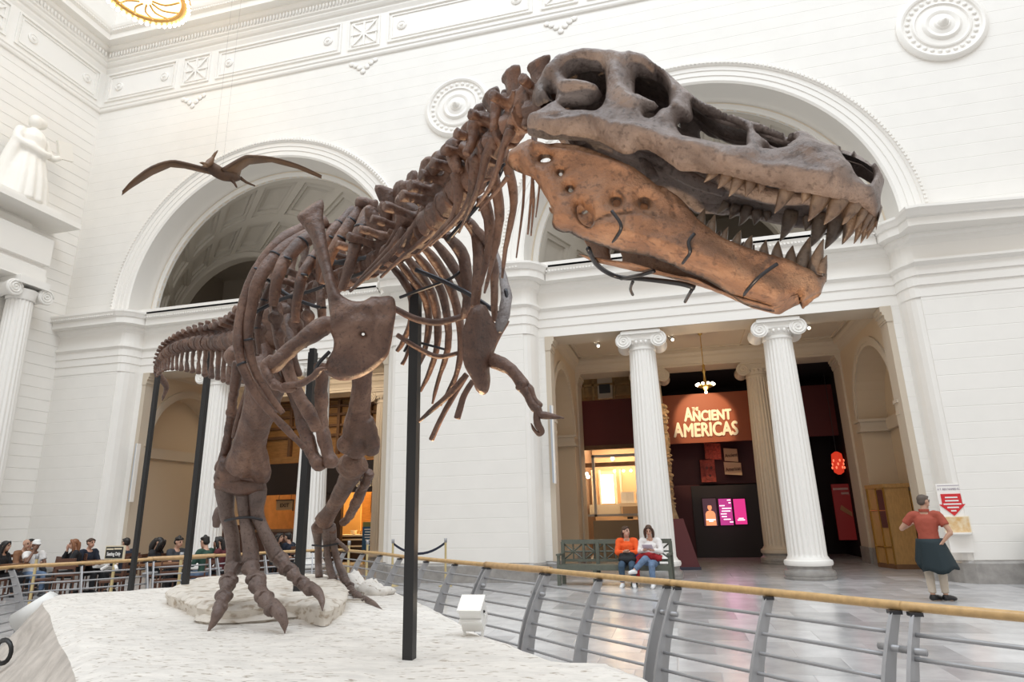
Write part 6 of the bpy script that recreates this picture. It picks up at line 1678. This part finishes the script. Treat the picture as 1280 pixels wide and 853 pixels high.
def sit(**kw):
    J = dict(head=(0, .06, 1.20), neck=(0, .0, 1.06), chest=(0, -.02, .87), pelvis=(0, -.03, .52), shL=(-.18, 0, .99), shR=(.18, 0, .99), elL=(-.23, .10, .74), elR=(.23, .10, .74), wrL=(-.12, .30, .70), wrR=(.12, .30, .70),
             hiL=(-.09, .0, .50), hiR=(.09, .0, .50), knL=(-.11, .44, .50), knR=(.11, .44, .50), anL=(-.11, .44, .11), anR=(.11, .44, .11), toL=(-.12, .60, .035), toR=(.12, .60, .035)); J.update(kw); return J
KHAKI, DENIM, DARKD = cloth('khaki', (.52, .45, .37)), mat('denim_pale', (.16, .24, .38), .85, var=.3, scale=12), mat('denim_dark', (.055, .10, .16), .85, var=.3, scale=12)
BLKC = cloth('black', (.014, .015, .018)); NAVY = cloth('navy', (.012, .018, .035)); WHC = cloth('white', (.80, .78, .76)); ORG = cloth('orange', (.85, .11, .015)); RED = cloth('rust_red', (.36, .075, .045))
SHB, SHW = mat('shoe_black', (.012, .012, .014), .35), mat('shoe_white', (.78, .78, .78), .5)
# man standing at the sign
mp_ = onz(1176, 752, 0)
t, W, hp, g = person('standing man in rust red polo shirt, khaki trousers and dark jacket round his waist', (mp_.x, mp_.y, 0), -.42,
    stand(elL=(-.40, .02, 1.20), wrL=(-.28, .24, 1.26), hdL=(.5, .6, .5), elR=(.34, -.06, 1.14), wrR=(.21, -.10, .98), hdR=(-.55, .2, -.6), head=(.02, .04, 1.66), anL=(-.09, -.06, .10), toL=(.02, .10, .035), anR=(.09, .0, .10), toR=(.20, .13, .035)),
    SKM, mat('hair_grey_brown', (.10, .075, .06), .6), RED, KHAKI, SHB, 'short', -.75, .05, sleeve=.62, s=1.0)
jk = MB()
jk.v, jk.f = [], []
nU, nV = 28, 8
for j in range(nV):
    v = j/(nV-1)
    for i in range(nU):
        a = 2*PI*i/nU; bk = .5-.5*math.sin(a)          # longest behind and to his right
        ln = .20+.36*(.5-.5*math.sin(a))+.12*max(0, math.cos(a-.5))+.035*math.sin(a*5+1)
        r = .172+.02+v*(.05+.10*max(0, math.cos(a+.3)))+.024*math.sin(a*6+.7)*v+.010*math.sin(a*11)*v
        jk.v.append(tuple(W((r*math.cos(a), r*.82*math.sin(a), 1.03-v*ln))))
for j in range(nV-1):
    for i in range(nU): jk.f.append((j*nU+i, j*nU+(i+1) % nU, (j+1)*nU+(i+1) % nU, (j+1)*nU+i))
o = jk.build('tied_jacket', mat('jacket_teal_black', (.010, .022, .028), .75), t, True); so = o.modifiers.new('s', 'SOLIDIFY'); so.thickness = .015
MB().tube([W((-.12, .15, 1.0)), W((0, .19, .98)), W((.12, .15, 1.0))], .03, 8, 2).build('jacket_knot', MATS['jacket_teal_black'], t, True)
MB().lathe([(.075, 0), (.085, .03), (.08, .05)], W((0, .0, 1.485)), 14).build('collar', RED, t, True)
# bench and the two seated women
BG = mat('bench_green', (.125, .135, .108), .5, var=.15, scale=10)
def bench(loc, rz, label, L=2.55):
    t = root('park_bench', loc, label, 'bench', 'green slatted benches')
    M_ = Matrix.Rotation(rz, 3, 'Z'); L0 = Vector(loc)
    def P(x, y, z): return L0+M_ @ Vector((x, y, z))
    def bx(nm, a, b, m=BG, par=None):
        mb = MB(); c = [(p+q)/2 for p, q in zip(a, b)]; mb.box(P(*c), [abs(q-p) for p, q in zip(a, b)], M_); return mb.build(nm, m, par or t)
    h = L/2
    for x in (-h, -h/3, h/3, h):
        bx('leg', (x-.04, -.24, 0), (x+.04, -.17, .42)); bx('leg', (x-.04, .17, 0), (x+.04, .24, .95))
    for k in range(5): bx('seat_slat', (-h, -.25+k*.095, .42), (h, -.25+k*.095+.08, .455))
    bx('front_rail', (-h, -.25, .34), (h, -.22, .42)); bx('top_rail', (-h-.03, .19, .90), (h+.03, .26, 1.0)); bx('lower_rail', (-h, .19, .50), (h, .25, .56))
    n = 5
    for k in range(n):
        a, b = -h+L*k/n, -h+L*(k+1)/n
        bx('back_post', (a-.025, .19, .56), (a+.025, .25, .9))
        if k % 1 == 0:
            m_ = (a+b)/2
            for (p, q) in (((a+.03, .56), (b-.03, .9)), ((a+.03, .9), (b-.03, .56)), ((m_, .56), (m_, .9)), ((a+.03, .73), (b-.03, .73))):
                MB().tube([P(p[0], .22, p[1]), P(q[0], .22, q[1])], .018, 4).build('back_bar', BG, t)
    for x in (-h, h):
        bx('armrest', (x-.045, -.27, .66), (x+.045, .22, .70)); bx('arm_post', (x-.03, -.24, .42), (x+.03, -.18, .66))
    return t, P
bt, BP = bench((-1.58, 15.62, 0), -.10, 'long green slatted bench with two seated women, before the left column')
bench((7.95, 15.55, 0), -.05, 'green slatted bench cut by the right picture edge', 2.2)
def seatpos(x): p = BP(x, -.05, 0); return (p.x, p.y, -.02)
face = PI-.10
w1 = person('seated woman in bright orange jacket holding a black bag on the bench', seatpos(.33), face+.12,
    sit(wrL=(-.05, .27, .76), wrR=(.06, .28, .77), knL=(-.10, .43, .50), knR=(.13, .43, .50), anL=(-.12, .42, .11), toL=(-.14, .57, .035), anR=(.13, .36, .11), toR=(.16, .52, .035), hdL=(.6, .6, .2), hdR=(-.6, .6, .2)),
    SKL, HB, ORG, DARKD, SHW, 'pony', .75, -.05, sleeve=1, female=True)
mb = MB(); W = w1[1]
mb.ball(W((.0, .22, .66)), (.19, .11, .15), 12, 9); mb.ball(W((0, .25, .60)), (.21, .14, .10), 12, 8)
o = remeshed(mb, 'black_bag', BLKC, None, .015, 1); tag(o, 'black bag held on the lap of the woman in orange', 'bag')
w2 = person('seated woman in white top with crossed pale jeans reading a paper', seatpos(.86), face-.02,
    sit(wrL=(-.10, .28, .80), wrR=(.10, .30, .80), hdL=(.4, .7, .1), hdR=(-.4, .7, .1), head=(0, .08, 1.21), knL=(-.07, .45, .52), anL=(-.08, .47, .12), toL=(-.08, .62, .04), knR=(.06, .45, .63), anR=(.30, .52, .40), toR=(.40, .58, .34), elL=(-.25, .08, .76), elR=(.25, .08, .76)),
    SKL, HB, WHC, DENIM, SHW, 'long', .1, .35, sleeve=1, female=True)
W = w2[1]
mb = MB().prism([W((-.12, .33, .80)), W((.10, .33, .80)), W((.11, .46, .92)), W((-.11, .46, .92))], (0, 0, .006)); o = mb.build('paper_sheet', mat('lilac_paper', (.62, .52, .60), .7)); tag(o, 'pale lilac paper held by the woman in white', 'paper')
mb = MB().tube([W((-.25, .12, .62)), W((0, .2, .66)), W((.26, .14, .62)), W((.30, .25, .40)), W((.26, .30, .2))], [.07, .09, .08, .07, .04], 10, 3); o = remeshed(mb, 'red_jacket', cloth('crimson', (.36, .014, .02)), None, .016, 1); rough_mesh(o, .02, 9, 2); tag(o, 'crimson jacket draped over the lap of the woman in white', 'jacket')
mb = MB().ball(Vector(seatpos(.60))+Vector((0, -.08, .60)), (.13, .10, .16), 10, 8); o = remeshed(mb, 'blue_bag', cloth('blue', (.03, .05, .20)), None, .016, 1); tag(o, 'small blue bag between the two seated women', 'bag')
# dark visitor deep in the doorway
person('visitor in a dark purple top walking in the dark doorway', (4.35, 23.6, 0), PI*.6, stand(), SKM, HD, cloth('purple', (.05, .025, .05)), BLKC, SHB, 'short', .2)
# diners
TBW = mat('table_wood', (.24, .11, .05), .4); CHW = mat('chair_wood', (.11, .045, .025), .45)
def cchair(x, y, rz, label):
    t = root('cafe_chair', (x, y, 0), label, 'chair', 'wooden cafe chairs'); M_ = Matrix.Rotation(rz, 3, 'Z'); P = lambda a, b, c: Vector((x, y, 0))+M_ @ Vector((a, b, c))
    MB().box(P(0, 0, .44), (.42, .42, .04), M_).build('seat', CHW, t)
    for a in (-.18, .18):
        for b in (-.18, .18): MB().tube([P(a, b, 0), P(a, b, .44)], .018, 6).build('leg', CHW, t)
    for a in (-.19, .19): MB().tube([P(a, -.2, .44), P(a, -.24, .92)], .018, 6).build('back_post', CHW, t)
    for z in (.6, .74, .88): MB().box(P(0, -.22-(z-.6)*.06, z), (.38, .02, .08), M_).build('back_slat', CHW, t)
DINE = 'people eating behind the railing'
def diner(px, py, Y, rz, label, skin, hair, top, hs, fy=0, fp=0, J=None, sleeve=1, s=1.0, bot=None, female=False):
    p = ony(px, py, Y); s_ = s
    z = max(-.04, min(.04, p.z-1.30*s_)); cchair(p.x, p.y-.0, rz, ' '.join(('wooden chair under the '+label).split()[:15]))
    return person(label, (p.x, p.y, z), rz, sit(**(J or {})), skin, hair, top, bot or BLKC, SHB, hs, fy, fp, DINE, s_, sleeve, female=female, vox=.02)
hand_up = dict(elR=(.22, .22, .80), wrR=(.07, .16, 1.06), hdR=(-.2, .1, 1))
diner(3, 690, 12.6, -1.2, 'dark haired diner at the far left picture edge', SKM, HD, BLKC, 'long')
diner(31, 682, 13.8, -1.6, 'bald diner in brown seen behind the man in the white cap', SKM, HB, cloth('brown', (.25, .12, .06)), 'bald')
diner(37, 679, 14.6, -1.4, 'black haired diner behind the bald head', SKM, HD, BLKC, 'short')
diner(44, 684, 13.2, -1.9, 'diner in white cap and white shirt with blue jeans', SKD, HD, WHC, 'cap', 0, .1, hand_up, .6, bot=DENIM)
diner(95, 684, 13.4, 2.5, 'auburn haired woman in dark jacket resting chin on hand', SKL, HR, BLKC, 'long', 0, 0, hand_up, 1, female=True)
diner(112, 680, 13.9, -1.7, 'diner in navy with brown hair tied up', SKL, HB, NAVY, 'bun', 0, 0, None, 1, female=True)
diner(160, 674, 13.6, 1.4, 'dark haired man in navy beside the small black sign', SKM, HD, NAVY, 'short')
diner(196, 681, 13.2, -1.3, 'diner bent forward with long black hair', SKM, HD, BLKC, 'fallen', 0, .5)
diner(222, 674, 13.5, -1.7, 'young man in dark grey t-shirt with messy hair', SKL, HD, cloth('charcoal', (.04, .045, .055)), 'messy', 0, .15, None, .6)
diner(259, 672, 13.0, 1.5, 'young man in dark green shirt raising his hand', SKL, HD, cloth('green', (.025, .07, .05)), 'messy', 0, .1, hand_up, 1, bot=DENIM)
diner(277, 676, 13.3, 1.9, 'dark haired woman in maroon beside the near leg', SKM, HD, cloth('maroon', (.10, .015, .02)), 'long', 0, 0, hand_up, 1, female=True)
diner(346, 686, 16.0, -1.5, 'dark silhouetted diner seated under the bakery doorway', SKM, HD, BLKC, 'long')
diner(361, 684, 16.4, 1.5, 'dark haired diner half hidden behind the black post', SKM, HD, NAVY, 'short')
# tables and chairs of the cafe
def ctable(x, y, label):
    t = root('cafe_table', (x, y, 0), label, 'table', 'cafe tables behind the railing')
    MB().bb((x-.4, y-.4, .71), (x+.4, y+.4, .75)).build('tabletop', TBW, t); MB().tube([(x, y, .05), (x, y, .71)], .035, 8).build('column', BLACK, t); MB().bb((x-.25, y-.03, 0), (x+.25, y+.03, .05)).bb((x-.03, y-.25, 0), (x+.03, y+.25, .05)).build('foot', BLACK, t)
pos = [(-15.9, 12.6), (-14.6, 13.7), (-13.6, 12.5), (-12.2, 13.8), (-11.2, 12.6)]
for i, (x, y) in enumerate(pos): ctable(x, y, ['cafe table at far left behind the capped diner', 'cafe table before the auburn haired woman', 'cafe table beside the small black sign', 'cafe table before the bent diner', 'cafe table before the young man in green'][i])
for i, (x, y, r) in enumerate([(-15.2, 11.9, .4), (-14.1, 12.2, 2.6), (-12.9, 11.8, .3), (-11.9, 11.9, 2.2), (-10.6, 12.0, 1.0), (-16.4, 11.9, 2.0)]): cchair(x, y, r, ['brown wooden cafe chair below the capped diner', 'brown wooden cafe chair below the auburn haired woman', 'brown wooden cafe chair under the small black sign', 'brown wooden cafe chair beside the tail post', 'brown wooden cafe chair below the young man in green', 'brown wooden cafe chair at the far left edge'][i])
# small black sign on the railing side
SGK = mat('sign_frame_cream', (.75, .66, .48), .5)
def stanchion(p, h, label, grp=None):
    t = root('brass_stanchion', (p[0], p[1], 0), label, 'stanchion', grp)
    MB().lathe([(.001, 0), (.16, 0), (.16, .02), (.05, .04), (.028, .06)], (p[0], p[1], 0), 16).tube([(p[0], p[1], .05), (p[0], p[1], h)], .028, 10).build('post', BRASS_D, t, True, 40)
    MB().tube([(p[0], p[1], h), (p[0], p[1], h+.1)], .036, 10).build('head', STEEL2, t, True)
    return t
BRASS_D = mat('cream_brass', (.62, .50, .26), .4, .4)
q = ony(142, 700, 11.6)
t = root('seating_sign', (q.x, q.y, 0), 'small black framed sign reading Seating Only on a cream post', 'sign')
c = ony(144, 691, 11.6)
MB().bb((c.x-.24, 11.58, c.z-.14), (c.x+.24, 11.62, c.z+.14)).build('frame', SGK, t); MB().bb((c.x-.215, 11.57, c.z-.115), (c.x+.215, 11.59, c.z+.115)).build('panel', BLACK, t)
text('letters', 'Seating Only', .1, (c.x, 11.565, c.z-.03), WHC, t, depth=.002, fat=.003, fitw=.34); MB().bb((c.x-.19, 11.563, c.z+.055), (c.x-.02, 11.57, c.z+.085)).bb((c.x+.0, 11.563, c.z+.06), (c.x+.19, 11.57, c.z+.09)).build('small_print', SGK, t, kind='stuff')
MB().tube([(c.x, 11.62, 0), (c.x, 11.62, c.z-.14)], .03, 8).build('post', BRASS_D, t)
for s in (-1, 1): MB().tube([(c.x+s*.1, 11.55, c.z-.26), (c.x+s*.2, 11.5, c.z-.33)], .03, 8).build('belt_clip', WHC, t)
for px_, lab in ((45, 'cream stanchion post behind the left railing below the capped diner'), (226, 'cream stanchion post behind the thick-railed stretch')):
    q = ony(px_, 705, 11.0); stanchion((q.x, q.y), .95, lab)
s1 = ony(557, 690, 15.3); s2 = ony(491, 690, 15.3); s3 = ony(459, 690, 14.8); s4 = ony(436, 690, 14.6)
for p_, lab in ((s1, 'brass stanchion in front of the white pier'), (s2, 'brass stanchion just left of the main black post'), (s3, 'brass stanchion in front of the blue menu board'), (s4, 'brass stanchion beside the far leg')): stanchion((p_.x, p_.y), 1.0, lab)
mb = MB(); n = 12
for k in range(n+1):
    u = k/n; p = Vector((s1.x, s1.y, 1.0)).lerp(Vector((s2.x, s2.y, 1.0)), u); p.z -= .28*4*u*(1-u)*.9
    mb.v += [tuple(p+Vector((0, 0, .03))), tuple(p-Vector((0, 0, .03)))]
for k in range(n): mb.f.append((2*k, 2*k+1, 2*k+3, 2*k+2))
o = mb.build('stanchion_belt', mat('belt_navy', (.012, .016, .035), .6)); so = o.modifiers.new('s', 'SOLIDIFY'); so.thickness = .01; tag(o, 'dark blue belt sagging between the two brass stanchions', 'belt')
# donation boxes with red arrow signs on the pier ends
REDS = mat('sign_red', (.62, .02, .025), .5); LILAC = mat('sign_grey_text', (.35, .30, .38), .6)
def donation(x, y, label, pic):
    t = root('donation_sign', (x, y, .6), label, 'sign')
    w = .5 if pic else .42
    MB().bb((x-w/2, y-.02, 1.05), (x+w/2, y, 2.05)).build('panel', TRIM, t)
    z0 = 1.50
    ar = [(-.19, .33), (.19, .33), (.19, .11), (.25, .11), (.0, -.13), (-.25, .11), (-.19, .11)]
    MB().prism([(x+a, y-.035, z0+b) for a, b in ar], (0, .014, 0)).build('red_arrow', REDS, t)
    tl = MB()
    for k, wd in enumerate((.12, .13, .17, .11, .05)): tl.bb((x-wd, y-.039, z0+.24-k*.07), (x+wd, y-.035, z0+.27-k*.07))
    tl.build('text_lines', WHC, t, kind='stuff')
    text('letters', 'A T. REX NAMED SUE', .06, (x, y-.025, 1.93), LILAC, t, depth=.002, fitw=w*.92)
    MB().bb((x-w*.45, y-.024, 2.0), (x+w*.45, y-.02, 2.012)).build('small_print', LILAC, t, kind='stuff')
    if pic:
        MB().bb((x-.24, y-.05, 1.0), (x+.26, y-.02, 1.36)).build('picture_frame', CREAM, t); MB().bb((x-.22, y-.055, 1.02), (x+.24, y-.05, 1.34)).build('picture', mat('amber_picture', (.62, .36, .12), .5, var=.6, scale=6, c2=(.75, .62, .42)), t)
    MB().lathe([(.001, .98), (.24, .98), (.26, 1.0), (.26, 1.03), (.001, 1.03)], (x, y, 0), 20, 'Z', PI, 2*PI).bb((x-.26, y-.1, .985), (x+.26, y, 1.02)).build('shelf', TRIM, t, True, 40)
    MB().bb((x-.22, y-.08, .62), (x+.22, y, .98)).build('box', TRIM, t)
p1 = ony(668, 660, 16.66); p2 = ony(1192, 655, 16.3)
donation(p1.x, 16.66, 'small white wall sign with red arrow left of the green bench', False)
donation(5.70, 16.13, 'white wall sign with red arrow and amber picture beside the standing man', True)
# grey banner edges hanging on the piers
for i, (a, b, c_, lab) in enumerate((((690, 508), (695, 604), 16.6, 'narrow grey vertical sign on the right portico jamb'), ((177, 555), (165, 627), 16.6, 'narrow grey vertical sign on the left portico jamb'))):
    p, q = ony(*a, c_), ony(*b, c_); x = (p.x+q.x)/2
    t = root('narrow_banner', (x, c_, q.z), lab, 'banner'); MB().bb((x-.05, c_-.14, q.z), (x-.0, c_-.02, p.z)).build('sheet', mat('banner_grey', (.42, .45, .50), .5), t); MB().bb((x+.0, c_-.15, q.z-.02), (x+.03, c_-.01, p.z)).build('edge', TRIM, t)
# flying pterosaur model
PTR = mat('pterosaur_hide', (.13, .066, .030), .6, var=.4, scale=5, c2=(.07, .035, .02)); PTM = mat('pterosaur_wing', (.20, .105, .05), .55, var=.35, scale=3)
pd = 10.0
pr = root('flying_pterosaur', tuple(at(270, 212, pd)), 'brown crested flying pterosaur model hanging before the left arch', 'pterosaur model')
F_ = lambda x, y, d=0: at(x, y, pd+d)
sc_ = pd/FPX
b = MB()
b.tube([F_(262, 205), F_(268, 212), F_(278, 218, .1), F_(290, 221, .25), F_(300, 223, .4)], [5*sc_, 8*sc_, 8*sc_, 7*sc_, 3*sc_], 12, 4)
b.tube([F_(268, 212), F_(264, 206, -.05), F_(262, 202, -.1)], [6*sc_, 4.5*sc_, 4*sc_], 10, 3)
remeshed(b, 'body', PTR, pr, .02, 2)
hb = MB(); hb.tube([F_(258, 207, -.2), F_(262, 203, -.12), F_(266, 198, -.08)], [3*sc_, 4.2*sc_, 2.6*sc_], 9, 3); hb.tube([F_(258, 206, -.15), F_(253, 204, -.3), F_(249, 203.5, -.4)], [2.6*sc_, 1.8*sc_, .4*sc_], 8, 2); hb.tube([F_(259, 208, -.15), F_(255, 208, -.3), F_(251, 207.5, -.38)], [2.0*sc_, 1.4*sc_, .3*sc_], 8, 2)
hb.tube([F_(265, 199, -.08), F_(269, 192, -.05), F_(273, 187.5, 0)], [2.4*sc_, 1.8*sc_, .4*sc_], 8, 2)
remeshed(hb, 'head', PTM, pr, .012, 1)
def wing(lead, trail):
    n = len(lead); vs, fs = [], []
    L = [Vector(p) for p in lead]; T = [Vector(p) for p in trail]
    for s in (0, 1):
        for a, c in zip(L, T):
            for k in range(5):
                u = k/4; p = a.lerp(c, u)+Vector((0, 0, -.05*math.sin(u*PI)-.014*s)); vs.append(p)
    for i in range(n-1):
        for k in range(4):
            o = 5*i+k; fs.append((o, o+5, o+6, o+1)); o += 5*n; fs.append((o, o+1, o+6, o+5))
    for i in range(n-1): fs += [(5*i, 5*n+5*i, 5*n+5*i+5, 5*i+5), (5*i+4, 5*i+9, 5*n+5*i+9, 5*n+5*i+4)]
    w = MB().add(vs, fs).build('wing_membrane', PTM, pr, True); MB().tube(lead, [.035, .03, .03, .025, .02, .014, .008][:n], 8, 3).build('wing_arm', PTR, pr, True)
    return w
wing([F_(263, 213), F_(248, 209, -.1), F_(230, 204.5, -.2), F_(213, 202, -.3), F_(190, 209, -.5), F_(168, 224, -.7), F_(153, 239.5, -.8)],
     [F_(268, 216, .3), F_(250, 212, .3), F_(232, 208, .25), F_(214, 207, .2), F_(192, 217.5, 0), F_(169, 231, -.4), F_(153, 239.8, -.78)])
wing([F_(278, 213), F_(292, 204, .1), F_(305, 197, .2), F_(312, 195.5, .3), F_(340, 197.5, .8), F_(372, 206, 1.3), F_(402, 219.5, 1.8)],
     [F_(290, 221, .3), F_(300, 219, .5), F_(302, 212, .6), F_(312, 205, .8), F_(340, 200.5, 1.1), F_(372, 208.5, 1.5), F_(402, 220, 1.82)])
for P in ([F_(288, 224, .2), F_(293, 229, .2), F_(296, 234.5, .2)], [F_(300, 222, .4), F_(308, 228, .45), F_(319, 232.5, .5)]): MB().tube(P, [.03, .022, .012], 7, 2).build('foot', PTR, pr, True)
for s in (-1, 1): MB().tube([F_(272+s*6, 212, .1), F_(272+s*6, 212, .1)+Vector((0, 0, 9))], .0012, 4).build('hanging_wire', BRONZE, pr)
# red trolley-like lights at the foot of the niche etc. end of small things
